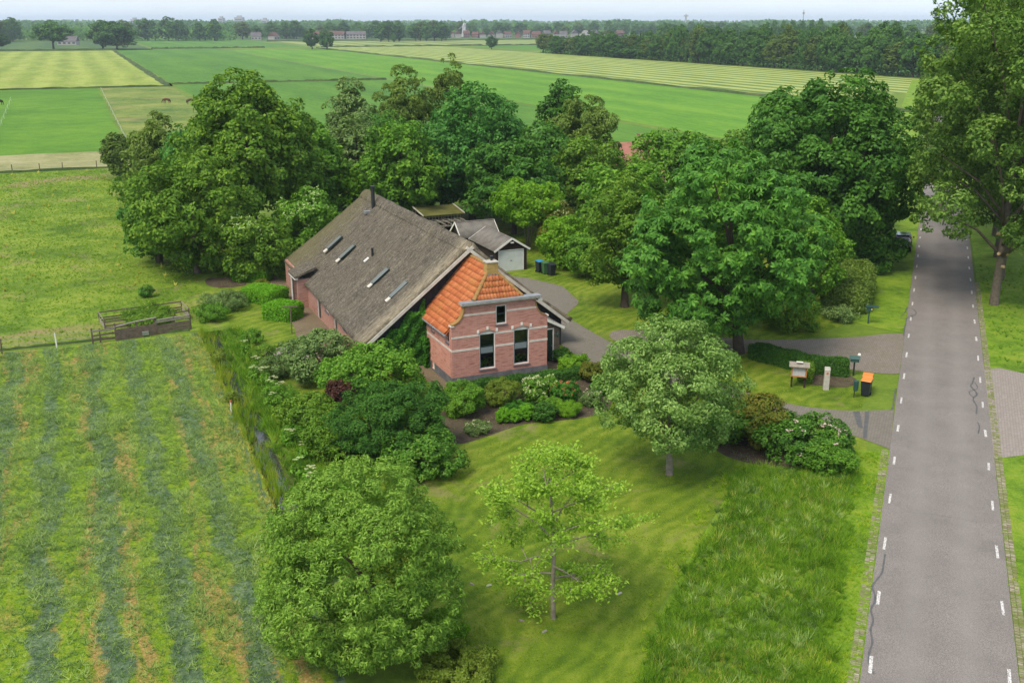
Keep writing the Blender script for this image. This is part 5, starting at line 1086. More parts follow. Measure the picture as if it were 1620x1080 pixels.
for s_ in (-1, 1):
    mb = MB(); mb.add([(s_ * .845, -1.5, 1.08), (s_ * .84, .55, 1.08), (s_ * .69, .15, 1.48), (s_ * .72, -1.3, 1.46)], [(0, 1, 2, 3)]); mb.build('side_window', 'car_glass', car, fix=False)
    MB().box(min(s_ * .86, s_ * .5), max(s_ * .86, s_ * .5), -2.19, -2.08, .80, .96).build('tail_light', 'car_red_light', car, bevel=.01); MB().box(min(s_ * .9, s_ * 1.04), max(s_ * .9, s_ * 1.04), .55, .7, 1.0, 1.14).build('mirror', 'car_black', car, bevel=.02)
    for y in (-1.35, 1.35):
        o = MB().tube([(s_ * .66, y, .33), (s_ * .88, y, .33)], [.33, .33], 18).build('wheel', 'rubber', car); MB().tube([(s_ * .87, y, .33), (s_ * .892, y, .33)], [.21, .19], 14).build('rim', 'rim_grey', o)
MB().box(-.26, .26, -2.225, -2.20, .66, .77).build('number_plate', 'plate_white', car); MB().box(-.6, .6, -1.5, .2, 1.575, 1.60).build('roof_panel', 'car_glass', car)
for s_ in (-1, 1): MB().bar((s_ * .56, -1.3, 1.63), (s_ * .56, .2, 1.63), .04, .05).build('roof_rail', 'rim_grey', car)
MB().box(-.75, .75, 2.10, 2.16, .62, .74).build('front_light_bar', 'rim_grey', car)

# ------------------------------------------------------------------ horses grazing
def horse(x, y, rz, label, mat, seed, graze=True):
    r = empty('horse', (x, y, 0), label, 'horse', rz, 'horses in the paddock')
    J = {'pelvis': ((-.55, 0, 1.22), .34), 'loin': ((-.2, 0, 1.20), .33), 'chest': ((.25, 0, 1.16), .36), 'sh': ((.55, 0, 1.22), .30), 'n1': ((.85, 0, 1.15), .19), 'n2': ((1.12, 0, .78), .14), 'hd': ((1.22, 0, .52), .13), 'mz': ((1.28, 0, .20), .075),
         'rump': ((-.78, 0, 1.12), .24), 't1': ((-.95, 0, 1.05), .06), 't2': ((-1.02, 0, .55), .07)}
    if not graze: J.update({'n1': ((.82, 0, 1.45), .19), 'n2': ((1.0, 0, 1.75), .15), 'hd': ((1.2, 0, 1.80), .14), 'mz': ((1.5, 0, 1.62), .08)})
    E_ = [('pelvis', 'loin'), ('loin', 'chest'), ('chest', 'sh'), ('sh', 'n1'), ('n1', 'n2'), ('n2', 'hd'), ('hd', 'mz'), ('pelvis', 'rump'), ('rump', 't1'), ('t1', 't2')]
    for s_, nm_ in ((-1, 'l'), (1, 'r')):
        d = .12 * s_
        J.update({'fe' + nm_: ((.5 + d, s_ * .2, .82), .15), 'fk' + nm_: ((.52 + d, s_ * .2, .48), .075), 'ff' + nm_: ((.5 + d, s_ * .2, .1), .05), 'fh' + nm_: ((.54 + d, s_ * .2, .02), .065),
                  'hs' + nm_: ((-.62 + d, s_ * .2, .86), .2), 'hh' + nm_: ((-.82 + d, s_ * .2, .52), .085), 'hf' + nm_: ((-.74 + d, s_ * .2, .1), .05), 'hf2' + nm_: ((-.70 + d, s_ * .2, .02), .065)})
        E_ += [('sh', 'fe' + nm_), ('fe' + nm_, 'fk' + nm_), ('fk' + nm_, 'ff' + nm_), ('ff' + nm_, 'fh' + nm_), ('pelvis', 'hs' + nm_), ('hs' + nm_, 'hh' + nm_), ('hh' + nm_, 'hf' + nm_), ('hf' + nm_, 'hf2' + nm_)]
    ks = list(J); me = bpy.data.meshes.new('horse_body'); me.from_pydata([J[k][0] for k in ks], [(ks.index(a), ks.index(b_)) for a, b_ in E_], []); me.materials.append(M[mat])
    o = meshobj('body', me, r); md = o.modifiers.new('skin', 'SKIN'); md.use_smooth_shade = True
    for i, k in enumerate(ks): me.skin_vertices[0].data[i].radius = (J[k][1], J[k][1]); me.skin_vertices[0].data[i].use_root = (k == 'pelvis')
    sd = o.modifiers.new('sub', 'SUBSURF'); sd.levels = 1; sd.render_levels = 2
    hx, hz = (J['hd'][0][0], J['hd'][0][2]); mb = MB()
    for s_ in (-1, 1): mb.tube([(hx - .06, s_ * .07, hz + .08), (hx - .10, s_ * .09, hz + .26)], [.045, .008], 6)
    mb.build('ears', mat, r); mb = MB(); mb.tube([(J['n1'][0][0] - .12, 0, J['n1'][0][2] + .17), (J['n2'][0][0] - .10, 0, J['n2'][0][2] + .14), (hx - .04, 0, hz + .14)], [.05, .06, .03], 6); mb.build('mane', 'mane_dark', r); mb = MB(); mb.tube([(-.95, 0, 1.06), (-1.05, 0, .75), (-1.06, 0, .32)], [.05, .09, .03], 6); mb.build('tail_hair', 'mane_dark', r)
    return r
horse(-93.7, 284.5, R(185), 'reddish brown horse grazing in the open middle of the paddock', 'horse_brown', 1); horse(-86.6, 282.5, R(20), 'dark bay horse grazing by the tall trees', 'horse_bay', 2); horse(-136.6, 279.5, R(175), 'dark horse at the left edge beyond the tape fence', 'mane_dark', 3)

# potted plants on the inner window sills
def potted(u, v, z, label, h, mat, seed, group='plants on the window sills'):
    x, y = hw(u, v); r = empty('potted_plant', (x, y, z), label, 'potted plant', HRZ, group); MB().lathe([(.055, 0), (.08, .13), (.088, .13), (.088, .15)], n=10).build('pot', 'terracotta', r)
    rg = np.random.default_rng(seed); pos, nr2 = crown_points([(0, 0, .15 + h * .5, .14, .10, h * .5)], 260, .07, rg); meshobj('foliage', leaf_mesh('pot_leaves', pos, nr2, .08, .04, mat, rg), r); MB().tube([(0, 0, .1), (0, 0, .15 + h * .6)], [.012, .006], 5).build('stem', 'bark', r)
k = 0
for wi, (a, b_) in enumerate(WIN):
    for j, f in enumerate((.22, .5, .78)):
        potted(a + (b_ - a) * f, .38, .842, f'leafy potted plant, {("first", "middle", "last")[j]} from the left behind the {("left", "right")[wi]} tall window', .34 + .1 * ((k * 7) % 3), ('leaf_maple', 'leaf_lime', 'leaf_rust')[k % 3], 50 + k); k += 1
# ------------------------------------------------------------------ trees and shrubs
TRI = [0]
def plant(name, label, cat, x, y, h, r, cb, leaf, L_, Wd, cover=2.6, seed=1, bark='bark', tr=None, clump=None, nl=9, kind='leaf', droop=0.0, group=None, lobe=.45, spread=.62, off=(0, 0), env=None, up=.45, nlimb=7, rx=1.0, flat=.8, inner=.72, outlier=.12, part='crown', rnd=.7, rz=0.0, flowers=None, stems=1):
    rg = np.random.default_rng(seed); root = empty(name, (x, y, 0), label, cat, rz, group)
    env = env or env_round(rg, r, cb, h, nl, spread, lobe, rx=rx)
    env = [(e[0] + off[0], e[1] + off[1], *e[2:]) for e in env]
    hh = (h - cb) / 2; area = 4 * math.pi * (r * r * rx + 2 * r * hh) / 3 * 1.15
    la = .5 * L_ * Wd * (4.4 * .75 if kind == 'palm' else 1); n = int(cover * area / la)
    pos, nr2 = crown_points(env, n, clump or r * .2, rg, flat, up, .7, inner, outlier, zmin=(.05 if cb < .5 else None), rnd=rnd)
    meshobj(part, leaf_mesh(name + '_leaves', pos, nr2, L_, Wd, leaf, rg, kind, droop), root); TRI[0] += 2 * n * (5 if kind == 'palm' else 1)
    t = tr or max(.05, .028 * h + .02); mb = MB()
    if stems == 1: limbs(mb, env, max(.25 * cb + .2, .15 * h), t, rg, off, nlimb, ztop=h * .82)
    else:
        for i in range(stems):
            a = i * 6.283 / stems + .4; e = env[1 + i % (len(env) - 1)]; mb.tube([(math.cos(a) * .1, math.sin(a) * .1, -.1), (math.cos(a) * .3 * r * .5, math.sin(a) * .3 * r * .5, h * .35), (e[0] * .8, e[1] * .8, max(e[2], h * .5))], [t, t * .75, t * .3], 6)
    mb.build('trunk' if cat == 'tree' else 'stem', bark, root, smooth=True, fix=False)
    if flowers:
        fm, fn, fl = flowers; sel = np.argsort(-(pos[:, 2] * .15 + nr2[:, 2] * .2 - pos[:, 1] * .12 + rg.random(len(pos)) * 1.2))[:fn * 3]; sel = rg.choice(sel, fn, replace=False)
        fp = np.repeat(pos[sel] + nr2[sel] / np.linalg.norm(nr2[sel], axis=1, keepdims=True) * .06, 5, axis=0) + rg.normal(size=(fn * 5, 3)) * fl * .45
        meshobj('blossom', leaf_mesh(name + '_blossom', fp, np.tile([0, -.3, 1.0], (fn * 5, 1)) + rg.normal(size=(fn * 5, 3)) * .3, fl, fl * .85, fm, rg), root)
    return root

# --- foreground
plant('willow_bush', 'large dense round pale green leafy bush in the bottom foreground', 'tree', -4.5, 31.3, 7.15, 3.4, .1, 'leaf_willow', .15, .046, 1.9, 21, clump=.31, nl=12, inner=.86, off=(-.75, -.2), bark='bark_dark', up=.55, lobe=.56, spread=.42, outlier=.30, nlimb=5)
def walnut():
    rg = np.random.default_rng(33); rr = random.Random(33); root = empty('walnut_tree', (1.55, 33.45, 0), 'young sparse light green tree with open branches on the lawn', 'tree'); mb = MB(); tips = []
    def grow(p, d, ln, rad, lvl):
        q = p + d * ln * .5 + Vector((rr.uniform(-.08, .08), rr.uniform(-.08, .08), .04)) * ln; e = p + d * ln
        mb.tube([p, q, e], [rad, rad * .8, rad * .6], 6 if lvl < 2 else 4, cap=False)
        if lvl >= 3:
            tips.append((p, e)); return
        if lvl >= 2: tips.append((q, e))
        k = (5, 3, 3)[lvl]; a0 = rr.uniform(0, 6.28)
        for i in range(k):
            a = a0 + i * 6.283 / k + rr.uniform(-.4, .4); side = Vector((math.cos(a), math.sin(a), 0)); nd = (d * rr.uniform(.5, .95) + side * rr.uniform(.65, 1.0) + Vector((0, 0, rr.uniform(-.12, .22)))).normalized()
            grow(q.lerp(e, rr.uniform(.3, 1)), nd, ln * rr.uniform(.55, .78), rad * .55, lvl + 1)
    p = Vector((0, 0, -.1)); path = [Vector((0, 0, 0)), Vector((-.05, .02, 1.4)), Vector((0, .05, 2.9)), Vector((-.1, 0, 4.2)), Vector((-.18, 0, 5.3)), Vector((-.15, .02, 6.0))]
    mb.tube([p] + path, [.12, .10, .085, .07, .05, .03, .015], 8)
    for i, (z, ln, el) in enumerate([(1.7, 1.3, -.25), (1.9, 1.5, -.15), (2.2, 1.8, .0), (2.5, 2.0, .1), (2.7, 2.2, .2), (3.0, 2.3, .3), (3.3, 2.3, .35), (3.6, 2.2, .5), (3.8, 2.1, .55), (4.1, 2.0, .7), (4.4, 1.9, .6), (4.7, 1.8, .8), (5.0, 1.5, .9), (5.3, 1.2, .7)]):
        a = i * 2.4 + .6; d = Vector((math.cos(a), math.sin(a), el)).normalized(); t = z / 6.0; grow(Vector((-.1 * t, .02, z)), d, ln * .80, .042 * (1.2 - t * .6), 1)
    mb.build('trunk', 'bark_pale', root, smooth=True, fix=False)
    P0 = np.array([t[0] for t in tips]); P1 = np.array([t[1] for t in tips]); n = 15500; li = rg.integers(0, len(tips), n); f = rg.random((n, 1)) ** .7
    pos = P0[li] + (P1[li] - P0[li]) * (f * 1.15) + rg.normal(size=(n, 3)) * np.array([.15, .15, .11]); pos[:, 2] -= .05
    nr2 = rg.normal(size=(n, 3)) * .55 + np.array([0, -.1, 1.0]); meshobj('crown', leaf_mesh('walnut_leaves', pos, nr2, .15, .075, 'leaf_walnut', rg, droop=.6), root)
walnut()
plant('lawn_tree', 'grey-green round-headed tree with short bare trunk on the lawn', 'tree', 7.75, 46.2, 7.85, 3.35, 1.15, 'leaf_whitebeam', .17, .085, 1.9, 41, clump=.40, nl=15, bark='bark_pale', tr=.17, lobe=.38, spread=.68, outlier=.28, off=(-.25, 0), up=.5)
# --- the shrub border between ditch and lawn
plant('lilac_shrub', 'loose grey-green shrub at the front corner of the thatched barn', 'shrub', -12.0, 60.4, 2.8, 2.4, .1, 'leaf_grey', .20, .10, 2.0, 51, clump=.42, nl=9, outlier=.3, part='foliage', stems=5)
plant('hazel_shrub', 'bright green spreading shrub in front of the ivy-covered gable', 'shrub', -8.3, 57.0, 3.0, 2.9, .05, 'leaf_maple', .19, .12, 2.2, 52, clump=.45, nl=10, part='foliage', stems=6, outlier=.2)
plant('yew_shrub', 'dark feathery evergreen shrub at the edge of the lawn', 'shrub', -6.3, 48.6, 3.75, 2.9, .05, 'leaf_dark', .22, .055, 2.6, 53, clump=.42, nl=11, part='foliage', stems=5, up=.7, outlier=.3)
plant('yew_shrub', 'low dark glossy shrub touching the front lawn', 'shrub', -4.4, 46.2, 2.0, 1.8, .05, 'leaf_rhodo', .19, .085, 2.4, 54, clump=.35, nl=8, part='foliage', stems=4)
plant('purple_shrub', 'small purple-leaved shrub among the green shrubs by the ditch', 'shrub', -9.7, 54.2, 2.1, .95, .05, 'leaf_purple', .15, .09, 2.2, 55, clump=.26, nl=7, part='foliage', stems=4)
plant('elm_shrub', 'mid green shrub on the ditch bank left of the purple one', 'shrub', -11.2, 52.0, 1.9, 1.6, .05, 'leaf_alder', .17, .09, 1.9, 56, clump=.36, nl=7, part='foliage', stems=5, outlier=.3)
plant('elm_shrub', 'tangled olive green shrub between yew and ditch', 'shrub', -9.0, 48.6, 2.3, 1.7, .05, 'leaf_alder', .17, .08, 2.0, 57, clump=.34, nl=8, part='foliage', stems=5, outlier=.3)
plant('hazel_shrub', 'low green shrub at the ditch end beside the large foreground bush', 'shrub', -7.2, 41.2, 1.7, 1.9, .05, 'leaf_maple', .16, .08, 1.9, 58, clump=.36, nl=8, part='foliage', stems=5, outlier=.3)
plant('spirea_shrub', 'low yellowish green bush on the lawn edge at the bottom of the picture', 'shrub', -1.9, 29.8, .75, 1.5, .02, 'leaf_olive', .11, .05, 2.2, 59, clump=.22, nl=8, part='foliage', stems=5)
plant('spirea_shrub', 'low yellow-green shrub under the right side of the large foreground bush', 'shrub', -2.5, 32.2, .9, 1.0, .02, 'leaf_lime', .11, .05, 2.0, 60, clump=.22, nl=7, part='foliage', stems=4)
# --- rhododendrons and weeds by the drive
plant('rhododendron', 'tall rhododendron with rusty young shoots beside the brick drive', 'shrub', 13.1, 50.6, 2.55, 1.6, .05, 'leaf_rust', .20, .085, 2.3, 61, clump=.38, nl=10, part='foliage', stems=5, outlier=.22)
plant('rhododendron', 'broad dark green rhododendron at the bend of the drive near the road', 'shrub', 14.9, 48.4, 1.85, 2.25, .05, 'leaf_rhodo', .20, .085, 2.5, 62, clump=.40, nl=10, part='foliage', stems=5, flowers=('flower_lilac', 14, .14))
plant('rhododendron', 'lower rhododendron tucked behind the lawn tree', 'shrub', 11.3, 50.6, 1.9, 1.6, .05, 'leaf_rhodo', .20, .085, 2.3, 63, clump=.38, nl=8, part='foliage', stems=4)
plant('nettle_clump', 'soft green clump of nettles at the end of the rhododendron bed', 'weeds', 15.6, 46.7, 1.35, 1.35, .02, 'leaf_maple', .13, .06, 2.4, 64, clump=.28, nl=8, part='foliage', stems=6, up=.7)
# --- front garden
def ball(name, label, x, y, h, r, leaf, seed, L_=.09, Wd=.055, fl=None, cover=2.6, cat='shrub', group=None):
    return plant(name, label, cat, x, y, h, r, .02, leaf, L_, Wd, cover, seed, clump=r * .2, nl=10, lobe=.36, spread=.60, outlier=.06, part='foliage', stems=3, inner=.85, flowers=fl, group=group)
ball('round_shrub', 'large glossy light green ball-shaped shrub at the lawn corner', -2.85, 54.4, 1.8, 1.38, 'leaf_maple', 71, .10, .06)
ball('round_shrub', 'olive brown ball-shaped shrub in front of the left tall window', -.55, 56.0, 1.45, 1.15, 'leaf_olive', 72, .09, .05)
ball('flowering_shrub', 'cream and pink flowering shrub in the front bed', 1.35, 56.2, 1.55, .85, 'leaf_maple', 73, .11, .06, ('flower_pink', 90, .09))
ball('box_ball', 'small clipped box ball, leftmost of three at the bed edge', -.5, 53.1, .85, .45, 'leaf_box', 74, .06, .04, None, 2.6, 'shrub', 'small box balls at the bed edge'); ball('box_ball', 'small clipped box ball, middle of three at the bed edge', .15, 53.15, .75, .42, 'leaf_box', 75, .06, .04, None, 2.6, 'shrub', 'small box balls at the bed edge'); ball('box_ball', 'small clipped box ball, rightmost of three at the bed edge', .8, 53.5, .95, .50, 'leaf_box', 76, .06, .04, None, 2.6, 'shrub', 'small box balls at the bed edge')
ball('peony', 'dark leafy peony clump in the bed', 1.85, 53.4, 1.0, .75, 'leaf_dark', 77, .11, .06); ball('rose_bush', 'rose bush with red flowers in front of the right tall window', 3.1, 56.4, 1.15, .9, 'leaf_ivy', 78, .10, .06, ('flower_red', 26, .10)); ball('grass_clump', 'soft green feathery plant at the front of the bed', 3.15, 54.2, .75, .8, 'leaf_lime', 79, .14, .02)
ball('catmint', 'grey-green flowering plant at the right end of the bed', 4.6, 55.8, .8, .7, 'leaf_grey', 80, .09, .04, ('flower_lilac', 30, .06)); ball('lady_mantle', 'yellow-green leafy perennial beside the front door', 3.9, 61.9, .95, 1.05, 'leaf_lime', 81, .12, .10); ball('barberry', 'brownish shrub by the corner of the front hedge', 4.9, 59.9, 1.2, .8, 'leaf_rust', 82, .09, .06); ball('rose_bush', 'tall bush with pale flowers next to the pink flowering shrub', 2.2, 57.2, 1.3, .6, 'leaf_maple', 83, .10, .06, ('flower_white', 26, .07)); ball('lavender', 'thin grey plant with pink flower spikes at the bed tip', -1.9, 51.6, .55, .75, 'leaf_grey', 84, .12, .03, ('flower_pink', 14, .06), 1.4); ball('fern', 'low green plant between drive and door', 3.2, 63.8, .8, .8, 'leaf_dark', 85, .14, .05)
ball('catmint', 'low blue-green plant at the far corner of the front bed', 5.4, 57.6, .9, .8, 'leaf_ivy', 86, .10, .06)
# --- clipped hedges: rounded blocks of leaves over twigs
def hedge(name, label, p0, p1, w, h, leaf, seed, L_=.10, Wd=.06, cover=2.6, cat='hedge', group=None, rough=.05, round_=.25):
    p0, p1 = Vector((*p0, 0)), Vector((*p1, 0)); ln = (p1 - p0).length; root = empty(name, (p0 + p1) / 2, label, cat, math.atan2(p1.y - p0.y, p1.x - p0.x), group); rg = np.random.default_rng(seed)
    A = ln * w + 2 * (ln + w) * h; n = int(cover * A / (.5 * L_ * Wd)); ex, ey, ez = ln / 2, w / 2, h
    pr = np.array([ln * w, ln * h, ln * h, w * h, w * h]); fc = rg.choice(5, n, p=pr / pr.sum()); u = rg.uniform(-1, 1, n); v = rg.uniform(-1, 1, n); z01 = rg.random(n)
    pos = np.zeros((n, 3)); nr2 = np.zeros((n, 3))
    for k, (a, b_, c_, nn) in enumerate((((u * ex), (v * ey), np.full(n, ez), (0, 0, 1)), (u * ex, np.full(n, -ey), z01 * ez, (0, -1, .2)), (u * ex, np.full(n, ey), z01 * ez, (0, 1, .2)), (np.full(n, -ex), v * ey, z01 * ez, (-1, 0, .2)), (np.full(n, ex), v * ey, z01 * ez, (1, 0, .2)))):
        s_ = fc == k; pos[s_] = np.stack([a, b_, c_], 1)[s_]; nr2[s_] = nn
    # round the shoulders and make the faces uneven
    q = np.stack([pos[:, 0] / ex, pos[:, 1] / ey, np.maximum(0, pos[:, 2] / ez * 2 - 1)], 1); over = np.maximum(0, np.abs(q) - (1 - round_)) / round_; ln2 = np.linalg.norm(over, axis=1); sc_ = np.where(ln2 > 1, 1 - (ln2 - 1) * round_ * .55, 1.0)
    pos[:, :2] *= sc_[:, None]; pos[:, 2] *= np.where(pos[:, 2] > ez * .5, sc_, 1)
    bump_ = np.sin(pos[:, 0] * 3.1 + seed) * np.sin(pos[:, 1] * 2.7 + 1) * np.sin(pos[:, 2] * 3.3 + 2)
    pos += nr2 * (bump_ * rough * 1.6)[:, None] - nr2 * (rg.random(n) ** 1.5 * .16)[:, None] + rg.normal(size=(n, 3)) * rough * .5; pos[:, 2] = np.maximum(pos[:, 2], .02)
    meshobj('foliage', leaf_mesh(name + '_leaves', pos, nr2 + rg.normal(size=(n, 3)) * .5, L_, Wd, leaf, rg), root)
    mb = MB(); rr = random.Random(seed)
    for i in range(max(3, int(ln * 3))):
        x = rr.uniform(-ex * .9, ex * .9); mb.tube([(x, rr.uniform(-.1, .1), 0), (x + rr.uniform(-.2, .2), rr.uniform(-ey, ey) * .5, h * .5), (x + rr.uniform(-.3, .3), rr.uniform(-ey, ey) * .8, h * .86)], [.03, .02, .008], 5)
    mb.build('stem', 'bark_dark', root, fix=False); return root
hedge('box_hedge', 'large clipped light green bush by the barn path, middle of three', (-21.3, 79.9), (-18.3, 78.5), 2.5, 1.15, 'leaf_box', 91, .13, .08, 2.4, 'shrub', 'clipped bushes beside the barn', round_=.4); hedge('box_hedge', 'clipped light green bush behind the clothes post, nearest of three', (-18.4, 74.6), (-16.0, 73.7), 2.2, 1.25, 'leaf_box', 92, .13, .08, 2.4, 'shrub', 'clipped bushes beside the barn', round_=.45); hedge('box_hedge', 'clipped green bush against the flowering elder, farthest of three', (-24.0, 86.4), (-20.8, 85.8), 1.8, 1.15, 'leaf_box', 93, .14, .09, 2.4, 'shrub', 'clipped bushes beside the barn', round_=.4)
ball('dry_shrub', 'small reddish brown shrub between two clipped bushes', -20.6, 82.0, .95, .8, 'leaf_rust', 94, .10, .06)
ball('ground_cover', 'low green ground cover between the box balls and the olive shrub', .3, 54.7, .5, .9, 'leaf_ivy', 87, .09, .05); ball('ground_cover', 'low green ground cover at the corner behind the large ball shrub', -1.9, 56.4, .6, .8, 'leaf_dark', 88, .09, .05); ball('ground_cover', 'low leafy perennial between peony and rose bush', 2.3, 54.9, .7, .7, 'leaf_maple', 89, .10, .05)
hedge('front_hedge', 'low clipped hedge with mossy top along the front terrace', hw(.6, -1.35), hw(8.3, -1.75), .8, .68, 'leaf_dark', 95, .08, .05, 2.6, round_=.2); hedge('front_hedge', 'short clipped hedge stub at the corner of the front terrace', hw(-.9, -1.1), hw(.5, -1.3), .6, .42, 'leaf_olive', 195, .08, .05, 2.4, round_=.2)
hedge('yew_hedge', 'long dark clipped hedge under the chestnut tree', (15.9, 64.7), (18.9, 61.7), 1.1, 1.05, 'leaf_dark', 96, .11, .06, 2.5); hedge('yew_hedge', 'short clipped hedge behind the concrete pillar', (18.9, 61.75), (21.2, 61.0), 1.0, 1.05, 'leaf_dark', 97, .11, .06, 2.6); hedge('yew_hedge', 'clipped hedge end running up to the display case', (18.55, 61.2), (18.05, 59.5), .9, 1.0, 'leaf_alder', 98, .11, .06, 2.6)
hedge('rounded_hedge', 'tall rounded hedge block beside the road, pale green top', (25.3, 75.2), (29.0, 85.0), 3.6, 2.3, 'leaf_birch', 99, .20, .12, 2.3, 'hedge', None, .16, .5)
plant('bramble', 'low trailing bramble at the foot of the rounded hedge', 'shrub', 24.4, 73.4, .9, 1.3, .02, 'leaf_grey', .16, .09, 1.6, 100, clump=.3, nl=7, part='foliage', stems=5); plant('hawthorn_bush', 'sparse shrub between the chestnut tree and the neighbouring drive', 'shrub', 20.2, 71.6, 2.4, 2.2, .05, 'leaf_alder', .2, .11, 1.6, 101, clump=.4, nl=8, part='foliage', stems=5, outlier=.3)
# --- chestnut, oak and their neighbours
plant('chestnut_tree', 'huge horse chestnut with large drooping leaves beside the drive', 'tree', 15.3, 65.6, 14.3, 6.05, .25, 'leaf_chestnut', .40, .155, 1.9, 111, clump=.72, nl=18, kind='palm', bark='bark_dark', tr=.36, off=(-1.6, -.5), rx=1.08, lobe=.36, spread=.70, up=.55, outlier=.16, flat=.6)
plant('apple_tree', 'grey-green fruit tree on the grass left of the chestnut', 'tree', 8.8, 77.2, 10.4, 3.3, .9, 'leaf_alder', .26, .14, 2.0, 112, clump=.55, nl=12, bark='bark_dark', outlier=.25); plant('plum_tree', 'bright green small tree squeezed between chestnut and oak', 'tree', 22.7, 75.5, 8.6, 2.5, .8, 'leaf_maple', .27, .16, 2.2, 113, clump=.55, nl=10, outlier=.2); plant('hornbeam_tree', 'leafy green tree filling the gap behind the chestnut', 'tree', 16.5, 79.5, 11.6, 4.2, 1.2, 'leaf_maple', .32, .19, 2.1, 114, clump=.7, nl=12)
plant('oak_tree', 'broad dark green oak leaning over the parked car', 'tree', 28.6, 93.5, 17.0, 8.4, .8, 'leaf_oak', .42, .24, 2.7, 121, clump=.95, nl=20, bark='bark_dark', tr=.5, lobe=.34, spread=.72, outlier=.28)
plant('holly_bush', 'dark evergreen mass under the oak beside the road', 'shrub', 31.6, 89.8, 4.6, 3.0, .05, 'leaf_dark', .32, .17, 2.3, 122, clump=.6, nl=9, part='foliage', stems=4)
# --- road-side oaks on the right: one crown shape, turned and sized for each
def road_oak(i, x, y, h, rz, label, src=None):
    if src is None:
        rg = np.random.default_rng(131); env = []
        for k in range(32):
            z = 6.0 + 18.5 * (k + .5) / 32; rr = 6.6 * (1 - ((z - 14.0) / 12.5) ** 2) ** .5 * rg.uniform(.75, 1.12); a = k * 2.4; env.append((math.cos(a) * rr, math.sin(a) * rr, z, rg.uniform(1.5, 2.5), rg.uniform(1.5, 2.5), rg.uniform(1.1, 1.8)))
        env += [(math.cos(k * 1.05 + .4) * (3.4 + 1.7 * (k % 2)), math.sin(k * 1.05 + .4) * (3.4 + 1.7 * (k % 2)), 5.6 + .9 * (k % 3), 1.9, 1.9, 1.2) for k in (0, 4, 5)]; env.append((0, 0, 15, 3.2, 3.2, 6.5)); o = plant('road_oak', label, 'tree', x, y, 25, 7.6, 5, 'leaf_oak_light', .30, .18, 1.75, 131, clump=.62, env=env, bark='bark', tr=.34, nlimb=22, outlier=.3, group='oaks along the road', rz=rz)
        for a, z in ((3.6, 4.1), (5.6, 4.05), (4.7, 3.1), (2.8, 5.6)):
            d = Vector((math.cos(a), math.sin(a), .1)); mb = MB(); mb.tube([d * .3 + Vector((0, 0, z)), d * .52 + Vector((0, 0, z + .03))], [.13, .12], 10); mb.build('branch_stub', 'wood_cut', o)
        return o
    o = copy_tree(src); o.location = (x, y, 0); o.rotation_euler = (0, 0, rz); s_ = h / 25; o.scale = (s_ * .84, s_ * .84, s_); tag(o, label); return o
ro = road_oak(0, 37.95, 77.9, 25, .3, 'nearest tall roadside oak with sawn branch stubs on its trunk')
road_oak(1, 42.2, 86.0, 24, .75, 'second roadside oak behind the nearest trunk on the right verge', ro); road_oak(2, 45.9, 95.0, 23.5, -.3, 'third roadside oak along the right verge', ro); road_oak(3, 50.2, 105, 24, .9, 'fourth roadside oak along the right verge, trunk mostly hidden', ro); road_oak(4, 56.0, 118, 24, 0.0, 'farthest roadside oak on the right verge', ro)
road_oak(5, 51.0, 121, 17, .3, 'low roadside oak closing the view at the far end of the road', ro)
# --- tree group left of the barn
plant('alder_tree', 'tallest dark green tree of the group left of the barn', 'tree', -25.0, 98, 16.9, 6.4, 2.2, 'leaf_alder', .42, .25, 2.5, 141, clump=.95, nl=18, bark='bark_dark', lobe=.36, spread=.68, outlier=.25); plant('alder_tree', 'lower rounded tree at the pasture side of the group', 'tree', -27.9, 88.6, 10.3, 5.1, .2, 'leaf_alder', .36, .21, 2.4, 142, clump=.8, nl=14, outlier=.22)
plant('cherry_tree', 'dark tree at the back right of the group by the barn', 'tree', -21.0, 107, 11.9, 3.5, 1.5, 'leaf_maple', .42, .24, 2.2, 143, clump=.75, nl=10); plant('elder_bush', 'elder with flat white flower heads overhanging the thatch', 'shrub', -18.4, 91.5, 6.9, 3.0, .3, 'leaf_maple', .30, .17, 2.3, 144, clump=.6, nl=10, flowers=('flower_white', 110, .13), part='foliage', stems=5); plant('elder_bush', 'elder with white flower heads behind the farthest clipped bush', 'shrub', -21.9, 86.6, 5.3, 3.1, .1, 'leaf_alder', .28, .16, 2.3, 145, clump=.6, nl=10, flowers=('flower_white', 60, .12), part='foliage', stems=5)
plant('hawthorn_bush', 'brownish hawthorn at the far corner of the pasture', 'shrub', -55.2, 145, 6.2, 2.7, .1, 'leaf_far_brown', .45, .26, 2.2, 146, clump=.6, nl=8, part='foliage', stems=4); plant('willow_tree', 'grey-green willow at the pasture edge behind the group', 'tree', -39.2, 115, 11.3, 4.0, .8, 'leaf_birch', .45, .18, 2.2, 147, clump=.75, nl=12, droop=.8, outlier=.25); plant('holly_bush', 'dark low bush at the left foot of the tree group', 'shrub', -32.6, 92.6, 6.6, 2.9, .05, 'leaf_oak', .34, .2, 2.3, 148, clump=.65, nl=9, part='foliage', stems=4); plant('willow_tree', 'mid green tree between the willow and the tallest tree', 'tree', -32.0, 104, 11.8, 3.9, .8, 'leaf_ash', .42, .24, 2.2, 149, clump=.75, nl=11)
